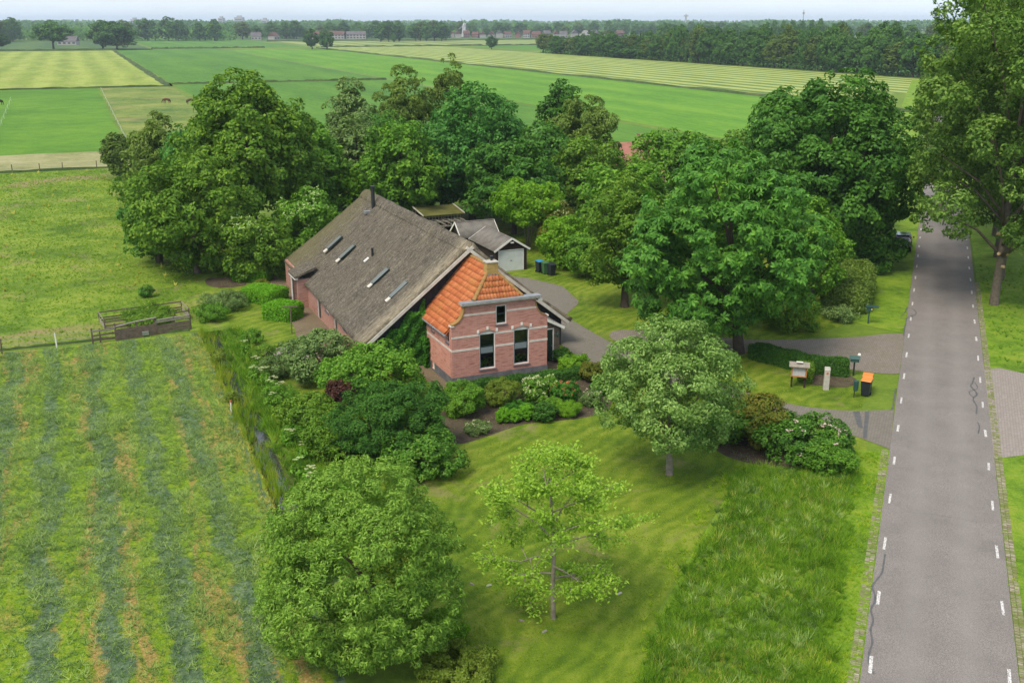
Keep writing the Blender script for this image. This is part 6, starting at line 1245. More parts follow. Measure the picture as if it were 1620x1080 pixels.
plant('blackthorn_bush', 'low green scrub at the edge of the pasture below the willow', 'shrub', -43.5, 121, 4.6, 3.4, .05, 'leaf_alder', .42, .24, 2.0, 150, clump=.65, nl=9, part='foliage', stems=4); plant('privet_bush', 'small lone dark bush in the pasture', 'shrub', -29.6, 80.2, .9, .55, .02, 'leaf_oak', .12, .07, 2.2, 151, clump=.2, nl=6, part='foliage', stems=3); plant('weed_clump', 'pale flowering weeds at the end of the ditch', 'weeds', -22.2, 76.5, 1.2, 1.7, .02, 'leaf_grey', .13, .05, 1.6, 152, clump=.3, nl=9, part='foliage', stems=5, flowers=('flower_white', 14, .05)); plant('weed_clump', 'tall green weeds beside the timber pen', 'weeds', -22.4, 73.6, 1.1, 1.3, .02, 'leaf_maple', .14, .05, 1.8, 153, clump=.3, nl=8, part='foliage', stems=5); plant('weed_clump', 'overgrown weeds filling the timber pen', 'weeds', -26.9, 72.9, 1.0, 2.0, .02, 'leaf_alder', .13, .05, 1.6, 154, clump=.3, nl=10, part='foliage', stems=6)
# --- tree belt behind the barn
BELT = [('birch_tree', 'grey-green birch at the left end of the belt behind the barn', -19.4, 125, 14.9, 3.1, 2.5, 'leaf_grey', 161, {}), ('birch_tree', 'brownish green birch in the middle of the belt', -12.9, 126, 16.1, 3.8, 2.5, 'leaf_birch', 162, dict(droop=.9, outlier=.3)), ('birch_tree', 'tallest wispy birch of the belt behind the barn', -7.4, 130, 17.0, 3.0, 3.0, 'leaf_birch', 163, dict(droop=1.2, outlier=.35, cover=1.5, lobe=.34, spread=.6)), ('ash_tree', 'big blue-green ash with rounded crown behind the flue', -4.4, 112, 14.7, 5.5, 1.0, 'leaf_ash', 164, dict(nl=16, outlier=.2)), ('willow_tree', 'pale grey-green willow behind the thatched ridge', -17.2, 114, 11.8, 3.8, 1.0, 'leaf_grey', 165, dict(outlier=.25)), ('maple_tree', 'light green maple just behind the thatched ridge', -11.7, 108, 11.6, 4.6, 1.0, 'leaf_maple', 166, {}), ('hornbeam_tree', 'dark layered hornbeam behind the shed', .2, 106, 9.5, 5.4, .8, 'leaf_oak', 167, dict(flat=.45)), ('pine_tree', 'dark narrow-leaved tree rising behind the belt, right of the gap', 5.9, 128, 14.4, 2.8, 4.5, 'leaf_dark', 168, {}), ('willow_tree', 'wispy olive-grey willow in front of the red roof', 8.2, 121, 13.2, 4.1, 1.5, 'leaf_birch', 169, dict(droop=.9, outlier=.3)), ('maple_tree', 'green tree below the wispy willow', 8.4, 111, 9.6, 4.3, .8, 'leaf_alder', 170, {}), ('maple_tree', 'light green tree behind the left of the chestnut', 17.2, 112, 10.2, 4.6, 1.0, 'leaf_maple', 171, {}), ('maple_tree', 'green tree between chestnut and dark oak, at the back', 23.6, 113, 9.6, 4.4, 1.0, 'leaf_alder', 172, {}), ('elm_tree', 'green tree behind the apple tree', 10.5, 94, 8.6, 4.4, .7, 'leaf_maple', 173, dict(outlier=.2)), ('laurel_bush', 'yellow-green bush behind the thatched ridge', -17.2, 108, 6.6, 2.7, .2, 'leaf_lime', 174, {}), ('ash_tree', 'shaded tree at the back of the belt, left of the ash', -2.0, 120, 12.0, 4.6, 1.0, 'leaf_ash', 175, {}), ('elm_tree', 'green tree at the back between birch and ash', -14.5, 118, 11.6, 4.4, 1.0, 'leaf_oak', 176, {}), ('elm_tree', 'shaded tree behind the carport', -8.0, 116, 10.5, 4.5, .8, 'leaf_ash', 177, {}), ('elm_tree', 'dark tree filling the belt behind the hornbeam', 3.5, 117, 10.4, 4.6, .8, 'leaf_oak', 178, {}), ('elm_tree', 'dark tree between the tall group and the birches', -23.2, 116, 10.6, 4.2, .5, 'leaf_oak', 179, {}), ('hedgerow_tree', 'low green tree behind the dark oak, left side', 27.5, 112, 9.0, 4.4, .5, 'leaf_oak', 180, {}), ('hedgerow_tree', 'low green tree behind the dark oak beside the road', 35.5, 110, 9.5, 4.6, .5, 'leaf_alder', 181, {})]
for nm_, lb, x, y, h, r_, cb, lf, sd, kw in BELT:
    a = dict(cover=2.0, clump=.78, nl=11, bark='bark_dark', group='tree belt behind the barn'); a.update(kw); plant(nm_, lb, 'tree' if 'bush' not in nm_ else 'shrub', x, y, h, r_, cb, lf, .42 if 'droop' not in kw else .40, .24 if 'droop' not in kw else .15, seed=sd, **a)
plant('apple_tree', 'small many-stemmed yellow-green tree behind the garage', 'tree', 1.6, 98.5, 6.6, 3.3, 2.4, 'leaf_lime', .30, .18, 1.7, 191, clump=.6, nl=10, stems=6, tr=.07, bark='bark_pale', outlier=.25); plant('laurel_bush', 'bright green laurel right of the wheelie bins', 'shrub', 4.7, 90.6, 4.5, 2.4, .1, 'leaf_lime', .26, .15, 2.2, 192, clump=.5, nl=9, part='foliage', stems=4); plant('laurel_bush', 'bright green bush on a short stem at the edge of the drive', 'shrub', 6.6, 86.6, 3.7, 2.1, .5, 'leaf_maple', .24, .14, 2.2, 193, clump=.45, nl=9, part='foliage', stems=3); plant('photinia_bush', 'shrub with beige-pink flower heads behind the bright laurel', 'shrub', 4.4, 97, 4.9, 2.0, .3, 'leaf_rust', .26, .15, 2.0, 194, clump=.45, nl=8, part='foliage', stems=4, flowers=('flower_pink', 50, .12))
# ------------------------------------------------------------------ grass, reeds, weeds
scatter('tall_grass', wobble(smooth_poly([(11.2, 46.6), (14.6, 46.9), (17.3, 47.8), (16.6, 45.0), (14.0, 38.5), (10.4, 29.0), (9.4, 26), (3.9, 26), (4.5, 29.5), (5.3, 32.6), (7.1, 37.0), (9.9, 42.8)], 4), .33, .4), .012, 78, tuft(8, .42, .014, .95, 1), 'blade_tall', (.4, 1.6), .4, 'rank tall green grass between the lawn and the road', 'grass', 1)
scatter('grass_fringe', wobble(smooth_poly([(9.2, 44.5), (6.2, 37.4), (4.6, 32.8), (3.9, 28), (4.6, 28), (5.6, 32.5), (7.5, 37.0), (10.4, 43.0), (12, 45.8), (11.2, 47.2)], 4), .25, .4, 3), .012, 22, tuft(7, .26, .014, 1.0, 22), 'blade_stubble', (.4, 1.4), .4, 'ragged fringe where the tall grass meets the lawn', 'grass', 22, mask=lambda nt, P: ramp_f(nt, noise(nt, P, 1.0, 3, .6), .40, .60))
scatter('seed_grass', smooth_poly([(11.2, 46.0), (14.6, 46.4), (16.6, 46.8), (13.8, 39.0), (10.0, 29.4), (5.0, 29.4), (5.6, 32.6), (7.4, 37.0), (10, 42.6)], 4), .012, 12, tuft(5, .62, .012, .6, 21), 'blade_straw', (.5, 1.3), .3, 'pale seed heads standing in the tall grass by the road', 'grass', 21, mask=lambda nt, P: ramp_f(nt, noise(nt, P, .5, 3, .6), .48, .62))
scatter('verge_weeds', smooth_poly([(10.8, 45.6), (14.6, 46.4), (16.4, 45.0), (13.6, 39.0), (9.9, 30.0), (5.3, 29.8), (5.8, 32.9), (7.5, 37.1)], 4), .012, 13, tuft(14, .36, .035, 1.1, 2), 'blade_hay', (.6, 1.3), .4, 'broad-leaved weeds in the tall grass by the road', 'weeds', 2, mask=lambda nt, P: ramp_f(nt, noise(nt, P, .35, 3, .6), .42, .56))
scatter('verge_tufts', [rd(-6, -1.6)[:2], rd(-6, -.45)[:2], rd(20.6, -.45)[:2], rd(20.3, -1.9)[:2], rd(10, -1.9)[:2]], .017, 55, tuft(6, .20, .012, .9, 3), 'blade_stubble', (.5, 1.3), .35, 'short grass tufts along the brick road edging', 'grass', 3)
scatter('verge_tufts', [rd(38, 5.6)[:2], rd(38, 13)[:2], rd(70, 22)[:2], rd(70, 5.6)[:2]], .014, 14, tuft(7, .28, .016, .9, 4), 'blade_tall', (.5, 1.3), .35, 'grass tufts under the roadside oaks', 'grass', 4, mask=lambda nt, P: ramp_f(nt, noise(nt, P, .5, 3, .6), .40, .62))
scatter('edging_moss', [rd(-6, -.40)[:2], rd(-6, -.02)[:2], rd(20.9, -.02)[:2], rd(20.9, -.40)[:2]], .018, 60, tuft(5, .07, .012, 1.0, 5), 'blade_stubble', (.5, 1.3), .4, 'grass growing in the joints of the road edging', 'grass', 5)
HF = [W(-26, 20), W(5.9, 30), W(6.1, 73.2), W(-40, 73.0), W(-40, 40)]
scatter('edge_tufts', [rd(-6, -.10)[:2], rd(-6, .07)[:2], rd(21, .06)[:2], rd(21, -.10)[:2]], .030, 26, tuft(5, .07, .010, 1.1, 23), 'blade_stubble', (.4, 1.5), .4, 'grass creeping over the near asphalt edge', 'grass', 23, mask=lambda nt, P: ramp_f(nt, noise(nt, P, 1.1, 3, .6), .45, .6))
scatter('edge_tufts', [rd(-6, 4.94)[:2], rd(-6, 5.45)[:2], rd(62, 5.42)[:2], rd(62, 4.95)[:2]], .030, 30, tuft(5, .07, .010, 1.1, 24), 'blade_stubble', (.4, 1.5), .4, 'grass creeping over the far asphalt edge', 'grass', 24, mask=lambda nt, P: ramp_f(nt, noise(nt, P, 1.1, 3, .6), .42, .6))
scatter('cut_hay', HF, .008, 62, tuft(6, .30, .013, 1.4, 6), 'blade_hay', (.6, 1.5), .5, 'cut grass lying in grey-green rows across the hay field', 'grass', 6, mask=swath)
scatter('hay_stubble', HF, .007, 18, tuft(6, .09, .010, .8, 7), 'blade_stubble', (.6, 1.4), .35, 'bright short stubble between the rows of cut grass', 'grass', 7, mask=lambda nt, P: mth(nt, 'SUBTRACT', 1.0, swath(nt, P), True))
scatter('ditch_straw', [W(5.4, 38), W(6.3, 38), W(6.3, 73), W(5.5, 73)], .009, 40, tuft(6, .30, .012, 1.3, 8), 'blade_straw', (.6, 1.3), .5, 'dry straw-coloured grass along the ditch edge of the hay field', 'grass', 8, mask=lambda nt, P: ramp_f(nt, noise(nt, P, .9, 3, .6), .38, .55))
scatter('reeds', wobble([W(6.1, 37), W(7.0, 37), W(7.0, 73.4), W(6.1, 73.4)], .35, .7, 5), -.12, 50, tuft(7, .85, .016, .45, 9), 'blade_reed', (.5, 1.35), .2, 'tall yellow-green reeds on the field side of the ditch', 'reeds', 9, mask=lambda nt, P: ramp_f(nt, noise(nt, P, .8, 3, .6), .42, .60))
scatter('bank_grass', wobble([W(7.25, 37), W(9.0, 37), W(9.4, 55), W(8.9, 73.6), W(7.2, 73.4)], .4, .7, 6), -.05, 40, tuft(8, .46, .018, .9, 10), 'blade_tall', (.4, 1.5), .35, 'rank grass on the garden side of the ditch', 'grass', 10, mask=lambda nt, P: ramp_f(nt, noise(nt, P, .7, 3, .6), .32, .52))
scatter('pasture_tufts', [W(-40, 74.4), W(5.5, 74.6), W(7.5, 80), W(8, 96), W(6, 112), W(4, 167), W(-40, 167)], .005, 12, tuft(8, .15, .014, 1.1, 11), 'blade_pasture', (.5, 1.5), .4, 'ragged tufts of grazed pasture grass', 'grass', 11)
scatter('pasture_tufts', [W(-40, 74.4), W(-40, 167), W(4, 167), W(8, 110), W(8, 76)], .005, 3.0, tuft(9, .42, .04, 1.0, 12), 'blade_straw', (.5, 1.3), .4, 'dry seed heads scattered over the pasture', 'grass', 12, mask=lambda nt, P: ramp_f(nt, noise(nt, P, .10, 4, .6), .50, .66))
scatter('lawn_grass', smooth_poly([(-3.3, 44), (-1.4, 50.6), (1, 52.2), (4, 53.4), (8.5, 50.5), (11.4, 46.7), (9.8, 43.4), (6.8, 37.1), (5.0, 32.5), (4.4, 28), (-1.6, 28), (-2.4, 34)], 4), .009, 110, tuft(5, .045, .008, .9, 13), 'blade_lawn', (.5, 1.4), .4, 'short mown grass of the front lawn', 'grass', 13)
scatter('garden_grass', LAWN, .009, 26, tuft(5, .05, .012, .9, 14), 'blade_lawn', (.5, 1.4), .4, 'mown garden grass round the house and along the drive', 'grass', 14)
# hogweed and hemp agrimony in flower along the ditch
rh = random.Random(12)
WORDS = ['first', 'second', 'third', 'fourth', 'fifth', 'sixth', 'seventh', 'eighth', 'ninth', 'tenth', 'eleventh', 'twelfth', 'thirteenth', 'fourteenth', 'fifteenth', 'sixteenth', 'seventeenth', 'eighteenth', 'nineteenth', 'twentieth']
def umbel(i, q, p, h, mat):
    x, y = W(q, p); r = empty('hogweed', (x, y, -.05), f'flowering hogweed on the ditch bank, {WORDS[i]} from the plank fence', 'wild flower', rh.uniform(0, 6), 'flowering hogweed along the ditch'); rg = np.random.default_rng(300 + i); mb = MB(); P_ = []
    for k in range(5):
        a = k * 1.3; e = (math.cos(a) * .2 * (k > 0), math.sin(a) * .2 * (k > 0), h * (1 - .1 * (k > 0) * rh.random())); mb.tube([(0, 0, 0), (e[0] * .4, e[1] * .4, h * .6), e], [.02, .013, .006], 5, cap=False)
        a2 = rg.uniform(0, 6.28, 34); rr = .10 * np.sqrt(rg.random(34)); P_.append(np.stack([e[0] + np.cos(a2) * rr, e[1] + np.sin(a2) * rr, e[2] + .04 - rr * .25], 1))
    mb.build('stalk', 'leaf_maple', r, fix=False); pos = np.concatenate(P_); meshobj('flower_head', leaf_mesh('umbel', pos, np.tile([0, 0, 1.0], (len(pos), 1)) + rg.normal(size=(len(pos), 3)) * .25, .045, .04, mat, rg), r)
    ps, nr2 = crown_points([(0, 0, h * .35, .35, .35, h * .3)], 160, .15, rg); meshobj('leaves', leaf_mesh('hogweed_leaves', ps, nr2, .2, .11, 'leaf_maple', rg), r)
for i, (q, p, h_, r_, lf) in enumerate([(9.2, 69.5, .9, .8, 'leaf_maple'), (9.4, 65.0, 1.2, .9, 'leaf_alder'), (9.6, 61.5, 1.3, 1.0, 'leaf_grey'), (8.9, 56.5, 1.2, .9, 'leaf_maple'), (9.2, 53.4, 1.1, .9, 'leaf_alder'), (8.6, 50.8, .9, .7, 'leaf_maple'), (6.6, 66.0, .8, .5, 'leaf_olive'), (6.4, 58.0, .7, .5, 'leaf_olive')]):
    x, y = W(q, p); plant('dock_plant', f'clump of leafy dock on the ditch bank, {WORDS[i]} of those from the plank fence', 'wild plant', x, y, h_, r_, .02, lf, .13, .05, 1.5, 320 + i, clump=.25, nl=7, part='foliage', stems=5, outlier=.35, group='weed clumps along the ditch')
for i, (q, p) in enumerate([(8.4, 66.8), (8.5, 62.6), (8.2, 61.6), (8.8, 60.9), (8.5, 60.0), (9.0, 59.2), (8.6, 58.2), (9.1, 57.4), (8.4, 56.2), (8.7, 53.0), (8.3, 50.4), (8.6, 48.2), (8.0, 46.6), (8.3, 45.2), (8.1, 43.8), (8.0, 42.6)]): umbel(i, q, p, rh.uniform(.9, 1.35), 'flower_pink' if i % 3 else 'flower_white')
mk = empty('marker_post', (-15.95, 54.4, 0), 'short white post with red top at the ditch edge', 'post'); MB().tube([(0, 0, 0), (0, 0, .7)], [.05, .05], 8).build('shaft', 'white_paint', mk); MB().tube([(0, 0, .701), (0, 0, .82)], [.052, .045], 8).build('cap', 'red_mark', mk)
# fallen branch chips and stones on the lawn
for i, (x, y) in enumerate([(-1.6, 35.9), (-.9, 35.8), (.35, 33.3), (4.2, 35.2), (1.2, 32.6)]):
    r = random.Random(i); o = MB().frustum(-.12, .12, -.05, .05, 0, -.07, .08, -.03, .03, .05).build('bark_chip', 'concrete' if i % 2 else 'grey_wood', bevel=.01, loc=(x, y, .012)); o.rotation_euler = (0, 0, r.uniform(0, 3)); tag(o, f'pale bark chip lying on the front lawn, {WORDS[i]} from the large round bush', 'bark chip', 'bark chips on the lawn')

# ------------------------------------------------------------------ far trees
def far_proto(kind, seed, leaf, h, r, cb, L_, Wd, cover, nl):
    rg = np.random.default_rng(seed); env = env_round(rg, r, cb, h, nl, .64, .42); hh = (h - cb) / 2; n = int(cover * 4 * math.pi * (r * r + 2 * r * hh) / 3 * 1.15 / (.5 * L_ * Wd))
    pos, nr2 = crown_points(env, n, r * .24, rg, outlier=.2); cm = leaf_mesh('far_leaves', pos, nr2, L_, Wd, leaf, rg); mb = MB(); limbs(mb, env, h * .15, h * .025, rg, n=5, ztop=h * .75, sides=5); return cm, mb.mesh('far_trunk', 'bark_dark', True, False), h
FP = [far_proto(0, 401, 'leaf_far', 16, 5.6, .6, 1.05, .62, 2.2, 11), far_proto(1, 402, 'leaf_far_dark', 16, 5.2, .4, 1.05, .62, 2.2, 10), far_proto(2, 403, 'leaf_far_brown', 16, 5.0, .6, 1.05, .58, 2.0, 11), far_proto(3, 404, 'leaf_far', 16, 4.4, .4, 1.0, .6, 2.2, 9), far_proto(4, 405, 'leaf_far_dark', 16, 6.6, .4, 1.1, .62, 2.2, 12), far_proto(5, 406, 'leaf_far', 16, 6.4, 4.6, 1.1, .62, 2.2, 10)]
FPR = [5.6, 5.2, 5.0, 4.4, 6.6, 6.4]
def far_tree(x, y, h, r, k, label, group, rz=0.0, name='far_tree'):
    root = empty(name, (x, y, 0), label, 'tree', rz, group); s_ = h / 16; sr_ = r / FPR[k]; root.scale = (sr_, sr_, s_); meshobj('crown', FP[k][0], root); meshobj('trunk', FP[k][1], root); return root
far_tree(-359.5, 835, 20.0, 14.5, 5, 'lone round-headed tree beyond the yellow mown field', None, .4, 'lone_tree'); far_tree(-316, 852, 20.5, 13.5, 4, 'large dark bushy tree, right one of the pair beside the lone tree', None, 1.0, 'lone_tree'); far_tree(-331, 862, 21.5, 11, 0, 'large bushy tree, left one of the pair beside the lone tree', None, 2.0, 'lone_tree'); far_tree(-404, 835, 15, 10, 1, 'dark tree cut by the left edge of the picture', None, 0, 'lone_tree')
far_tree(-159.5, 850, 15.5, 6.2, 1, 'dark field tree, left one of the pair at the end of the farm track', None, .7, 'field_tree'); far_tree(-145.5, 838, 14.5, 6.0, 4, 'dark field tree, right one of the pair at the end of the farm track', None, 2.1, 'field_tree'); far_tree(-16.2, 846, 10.8, 4.6, 1, 'single dark boxy tree standing in the far hay field', None, 0, 'field_tree'); far_tree(-124, 1120, 9, 3, 3, 'tiny lone tree in the far pale field', None, 0, 'field_tree')
rf = random.Random(77)
def nth(i):
    t = ['', 'twenty', 'thirty', 'forty', 'fifty', 'sixty', 'seventy']; i += 1
    if i <= 20: return WORDS[i - 1]
    return (['', '', 'twentieth', 'thirtieth', 'fortieth', 'fiftieth', 'sixtieth', 'seventieth'][i // 10]) if i % 10 == 0 else t[i // 10 - 1] + '-' + WORDS[i % 10 - 1]
TONE = ['mid green', 'dark green', 'brownish', 'slim green', 'broad dark', 'high-crowned']
# the wood along the hay rows: two ranks of single trees
pts = []
for p in np.arange(250, 690, 6.6): pts.append((310 + rf.uniform(-2.5, 2.5), p + rf.uniform(-2, 2), 0))
for p in np.arange(255, 640, 9.5): pts.append((322 + rf.uniform(-3, 3), p + rf.uniform(-3, 3), 1))
N1 = 0
cnt = [0, 0]
for i, (q, p, rank) in enumerate(sorted(pts, key=lambda a: -a[1])):
    kd = rf.choice([0, 1, 1, 2, 2, 3, 4]); od = nth(cnt[rank]); cnt[rank] += 1
    x, y = W(q, p); base = 12.0 if p > 600 else (13.5 if p > 520 else 16.5); h = base * rf.uniform(.82, 1.16) + (1.5 if rank else 0)
    if 545 < p < 575 and rank == 0: h *= .6
    far_tree(x, y, h, rf.uniform(4.3, 6.0), kd, f'{TONE[kd]} tree in the {("front", "rear")[rank]} rank of the long wood, {od} from its left end', 'front rank of the long wood' if rank == 0 else 'rear rank of the long wood', rf.uniform(0, 6.28), 'wood_tree')
# trees among the village and along the horizon
def row(n, x0, x1, y0, y1, h0, h1, label, group, kinds=(0, 1, 2, 3, 4), dj=40, r0=.34, r1=.5):
    for i in range(n):
        t = (i + rf.uniform(.1, .9)) / n; h = rf.uniform(h0, h1); kd = rf.choice(kinds); far_tree(x0 + (x1 - x0) * t, y0 + (y1 - y0) * t + rf.uniform(-dj, dj), h, h * rf.uniform(r0, r1), kd, f'{TONE[kd]} {label}, {nth(i)} from the left', group, rf.uniform(0, 6.28), 'horizon_tree')
row(22, -760, -330, 1150, 1240, 17, 27, 'tree in the hazy wood behind the lone tree', 'far left wood')
row(26, -330, -90, 1330, 1480, 13, 22, 'horizon tree left of the village', 'trees left of the village', dj=50)
row(9, -150, -76, 1180, 1230, 15, 22, 'tree in the copse left of the village', 'dark copse by the village', dj=25)
row(46, -130, 420, 1560, 1680, 14, 22, 'horizon tree behind the village houses', 'trees behind the village', dj=50)
row(30, 130, 420, 1010, 1180, 13, 20, 'hazy tree right of the village', 'far wood right of the village', dj=60)
row(34, 250, 640, 820, 1000, 15, 21, 'hazy tree behind the long wood', 'hazy wood on the right', dj=60)
for i in range(6): far_tree(232 + i * 8.5, 945 + i * 2, 22.5 + rf.uniform(-1.5, 1.5), 4.2, 3, f'tall poplar above the horizon wood, {WORDS[i]} from the left', 'row of poplars', i, 'poplar_tree')
def far_wood(name, label, q0, q1, y0, y1, hmin, hmax, n, L_, seed, leaf):
    rg = np.random.default_rng(seed); x = rg.uniform(q0, q1, n); dep = rg.random(n); y = y0 + (y1 - y0) * dep
    top = hmin + (hmax - hmin) * (.5 + .28 * np.sin(x * .021 + seed) + .22 * np.sin(x * .067 + 2 * seed)) + 2.0 * np.sin(x * .31) ; top = np.maximum(top, 5); z = top * rg.random(n) ** .55
    pos = np.stack([x, y, z], 1); nr2 = np.tile([0, -.7, .8], (n, 1)) + rg.normal(size=(n, 3)) * .5; o = meshobj(name, leaf_mesh(name, pos, nr2, L_, L_ * .6, leaf, rg)); tag(o, label, 'wood', None, 'stuff')
far_wood('distant_wood', 'hazy continuous wood along the horizon', -2600, 2600, 2050, 2200, 15, 23, 42000, 7.4, 3, 'leaf_far_dark'); far_wood('distant_wood', 'faint farthest wood line on the horizon', -4600, 4600, 3600, 3800, 16, 24, 30000, 14.0, 8, 'leaf_far'); far_wood('undergrowth', 'dark undergrowth filling the foot of the long wood', 0, 1, 0, 1, 2, 4, 10, 1.0, 9, 'leaf_far_dark')
o = bpy.data.objects['undergrowth']; bpy.data.objects.remove(o)
def wood_floor():
    rg = np.random.default_rng(19); n = 16000; p = rg.uniform(250, 688, n); q = rg.uniform(305.5, 328, n); z = rg.random(n) ** .8 * np.where(p > 560, 3.5, 6.0); x = q * QX - p * QY; y = q * QY + p * QX
    o = meshobj('undergrowth', leaf_mesh('undergrowth', np.stack([x, y, z], 1), np.tile([-.6, -.5, .7], (n, 1)) + rg.normal(size=(n, 3)) * .5, 1.1, .7, 'leaf_far_dark', rg)); tag(o, 'dark undergrowth filling the foot of the long wood', 'undergrowth', None, 'stuff')
wood_floor()

far_wood('hedgerow', 'dark hazy tree belt behind the far left farms', -1000, -90, 1380, 1440, 9, 17, 16000, 3.6, 4, 'leaf_far_dark')
far_wood('hedgerow', 'low hazy hedgerow trees filling the far left skyline', -900, -330, 1210, 1290, 7, 15, 9000, 3.6, 5, 'leaf_far')
far_wood('hedgerow', 'hazy low trees along the road left of the village', -360, -80, 1480, 1540, 7, 13, 5000, 3.8, 6, 'leaf_far')
far_wood('hedgerow', 'hazy low trees behind the village houses', -140, 460, 1640, 1700, 8, 15, 9000, 4.0, 7, 'leaf_far')
# ------------------------------------------------------------------ far buildings
def far_house(x, y, w, d, eh, rh_, rz, wall, roof, label, group, name='village_house', wins=0, chim=True):
    r = empty(name, (x, y, 0), label, 'house', rz, group); MB().box(-w / 2, w / 2, -d / 2, d / 2, 0, eh).build('wall', wall, r); mb = MB(); o_ = .4
    mb.add([(-w / 2 - o_, -d / 2 - o_, eh), (w / 2 + o_, -d / 2 - o_, eh), (w / 2 + o_, d / 2 + o_, eh), (-w / 2 - o_, d / 2 + o_, eh), (-w / 2 - o_, 0, eh + rh_), (w / 2 + o_, 0, eh + rh_)], [(3, 2, 1, 0), (0, 1, 5, 4), (2, 3, 4, 5), (0, 4, 3), (1, 2, 5)]); mb.build('roof', roof, r)
    if chim: MB().box(w * .22, w * .22 + .8, -.4, .4, eh + rh_ * .6, eh + rh_ + 1.0).build('chimney', 'far_brick', r)
    for k in range(wins):
        xw = -w / 2 + w * (k + .5) / wins
        for z in (1.0, 3.6): 
            if z + 1.2 < eh: MB().box(xw - w / wins * .28, xw + w / wins * .28, -d / 2 - .08, -d / 2 - .01, z, z + 1.4).build('window', 'far_glass', r)
    return r
xs = sorted([-128, -117, -104, -95, -83, -72, -62, -49, -40, -28, -17, -6, 8, 20, 33, 47, 58, 70, 84, 97, 110, 128, 146])
def ordl(i): return WORDS[i] if i < 20 else ['twenty-first', 'twenty-second', 'twenty-third', 'twenty-fourth'][i - 20]
for i, x in enumerate(xs):
    wm = rf.choice(['far_white', 'far_white', 'far_brick', 'far_white', 'far_brick']); rm = rf.choice(['far_roof_red', 'far_roof_grey', 'far_roof_red']); y = 1440 + rf.uniform(-25, 25)
    far_house(x, y, rf.uniform(8, 12), rf.uniform(7, 9), rf.uniform(4.2, 6), rf.uniform(3.4, 4.8), rf.choice([0.1, 1.5, -.2, .4, 1.7]), wm, rm, f'{"white" if wm == "far_white" else "red brick"} village house under the horizon, {ordl(i)} from the dark copse', 'village houses', wins=3)
far_house(-232, 1330, 46, 9, 5.6, 4.2, .05, 'far_white', 'far_roof_red', 'long terrace with red roof and white window row, left of the village', None, 'terraced_row', 12); far_house(-196, 1345, 24, 9, 5.4, 4, .05, 'far_white', 'far_roof_grey', 'shorter terrace with grey roof right of the long red-roofed one', None, 'terraced_row', 6)
far_house(-420, 1010, 17, 12, 3.4, 4.4, .1, 'far_white', 'far_roof_grey', 'low grey-roofed farm behind the lone tree', None, 'far_farm', 4); far_house(-376, 1030, 9, 8, 4, 4, 1.3, 'far_brick', 'far_roof_red', 'red-roofed house right behind the lone tree crown', None, 'far_farm', 2); far_house(-309, 1290, 12, 9, 4.2, 4.4, .2, 'far_white', 'far_roof_grey', 'grey-roofed house between the bushy pair and the terrace', None, 'far_farm', 3); far_house(-290, 1300, 11, 9, 4, 4.4, 1.2, 'far_white', 'far_roof_red', 'pale gabled house nearer the terrace', None, 'far_farm', 2); far_house(218, 1110, 12, 9, 4.4, 5.4, .3, 'far_white', 'far_roof_grey', 'white gabled house half hidden in the wood right of the village', None, 'far_farm', 3); far_house(96, 1400, 16, 10, 3, 7, 1.2, 'far_white', 'far_white', 'house with a big pale roof near the middle of the village', None, 'far_farm', 0)
def mill(x, y):
    r = empty('windmill', (x, y, 0), 'white windmill with turning cross above the village trees', 'windmill', .3); MB().lathe([(4.6, 0), (3.0, 15), (2.6, 16.5), (1.4, 18.6), (.2, 19.2)], n=12).build('tower', 'windmill_white', r)
    for k in range(4):
        a = k * math.pi / 2 + .6; d = Vector((math.cos(a), 0, math.sin(a))); MB().bar(Vector((0, -3.2, 17)), Vector((0, -3.2, 17)) + d * 11, .5, .5, (0, 1, 0)).build('sail', 'windmill_white', r)
    MB().tube([(0, -3.5, 17), (0, 0, 17)], [.5, .5], 8).build('axle', 'far_tower', r)
mill(-68, 1530)
def mast(x, y, h, label, rr=.6, name='radio_mast'):
    r = empty(name, (x, y, 0), label, 'mast'); MB().tube([(0, 0, 0), (0, 0, h)], [rr, rr * .5], 8).build('shaft', 'far_tower', r); MB().box(-rr * 1.6, rr * 1.6, -rr, rr, h * .86, h * .93).build('antenna', 'far_tower', r)
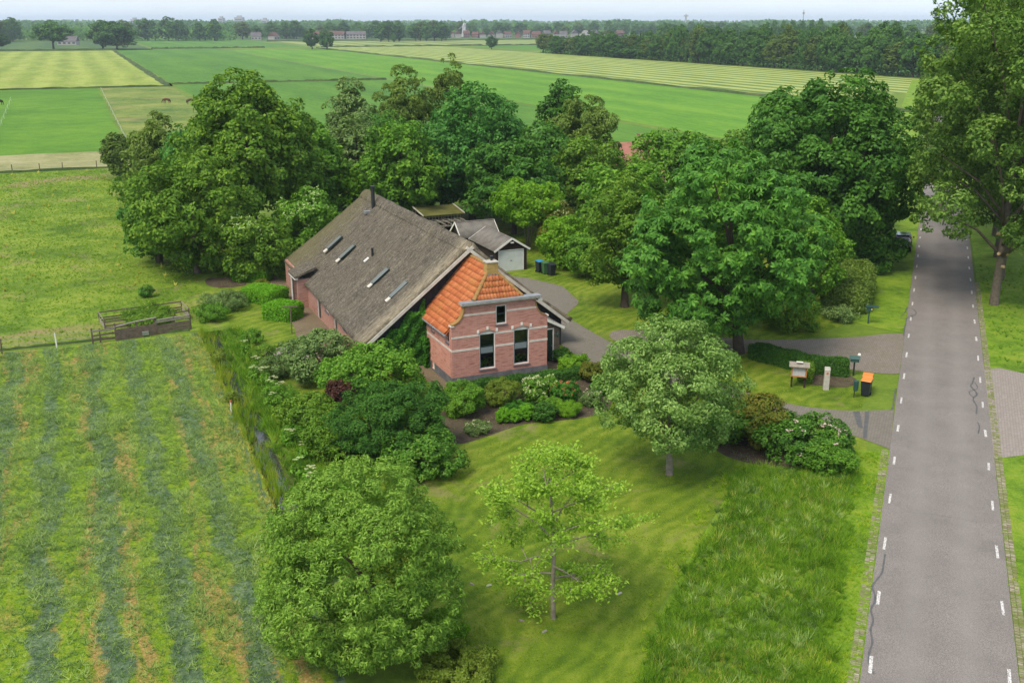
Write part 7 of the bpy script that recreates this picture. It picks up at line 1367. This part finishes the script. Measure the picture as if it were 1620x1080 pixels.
mast(312, 1150, 33, 'thin radio mast above the wood on the right'); mast(405, 2500, 37, 'distant church tower on the horizon right of the village', 3.0, 'church_tower')
for i, (x, w, h) in enumerate([(-893, 14, 31), (-838, 24, 33), (-1160, 16, 27), (-760, 18, 26)]):
    r = empty('tower_block', (x, 3300, 0), f'faint distant tower block on the horizon, {WORDS[i]} of four listed by size' if False else ['slim faint tower block left of the widest one on the horizon', 'widest faint tower block on the horizon', 'small faint tower block far left on the horizon', 'low faint block right of the widest tower block'][i], 'tower block'); MB().box(-w / 2, w / 2, -15, 15, 0, h).build('wall', 'far_tower', r); MB().box(-w / 4, w / 4, -8, 8, h, h + 5).build('plant_room', 'far_tower', r)
    for z in np.arange(6, h - 4, 6): MB().box(-w / 2 + 2, w / 2 - 2, -15.3, -15.05, z, z + 3).build('window_band', 'far_glass', r)
# neighbour's red roof among the trees
far_house(15.0, 136, 8, 7, 2.6, 3.6, R(24), 'brick_barn', 'lichen_red', "neighbour's house with a pale red tiled roof showing between the trees", None, 'neighbour_house', 3) if 'lichen_red' in M else None

# ------------------------------------------------------------------ the air: thin summer haze
hz = bpy.data.meshes.new('haze'); b0 = (-13000, -2500, -1.8); b1 = (13000, 13000, 72.0)
vs = [(x, y, z) for z in (b0[2], b1[2]) for x, y in ((b0[0], b0[1]), (b1[0], b0[1]), (b1[0], b1[1]), (b0[0], b1[1]))]
hz.from_pydata(vs, [], [(0, 3, 2, 1), (4, 5, 6, 7), (0, 1, 5, 4), (1, 2, 6, 5), (2, 3, 7, 6), (3, 0, 4, 7)])
m = bpy.data.materials.new('haze'); m.use_nodes = True; nt = m.node_tree; nt.nodes.clear(); out = nt.nodes.new('ShaderNodeOutputMaterial'); pv = nt.nodes.new('ShaderNodeVolumePrincipled')
pv.inputs['Color'].default_value = (0.72, 0.85, 1.0, 1); pv.inputs['Density'].default_value = 0.00012; pv.inputs['Anisotropy'].default_value = 0.0; nt.links.new(pv.outputs[0], out.inputs['Volume']); hz.materials.append(m)
tag(meshobj('haze', hz), 'thin pale summer haze', 'haze', None, 'stuff')
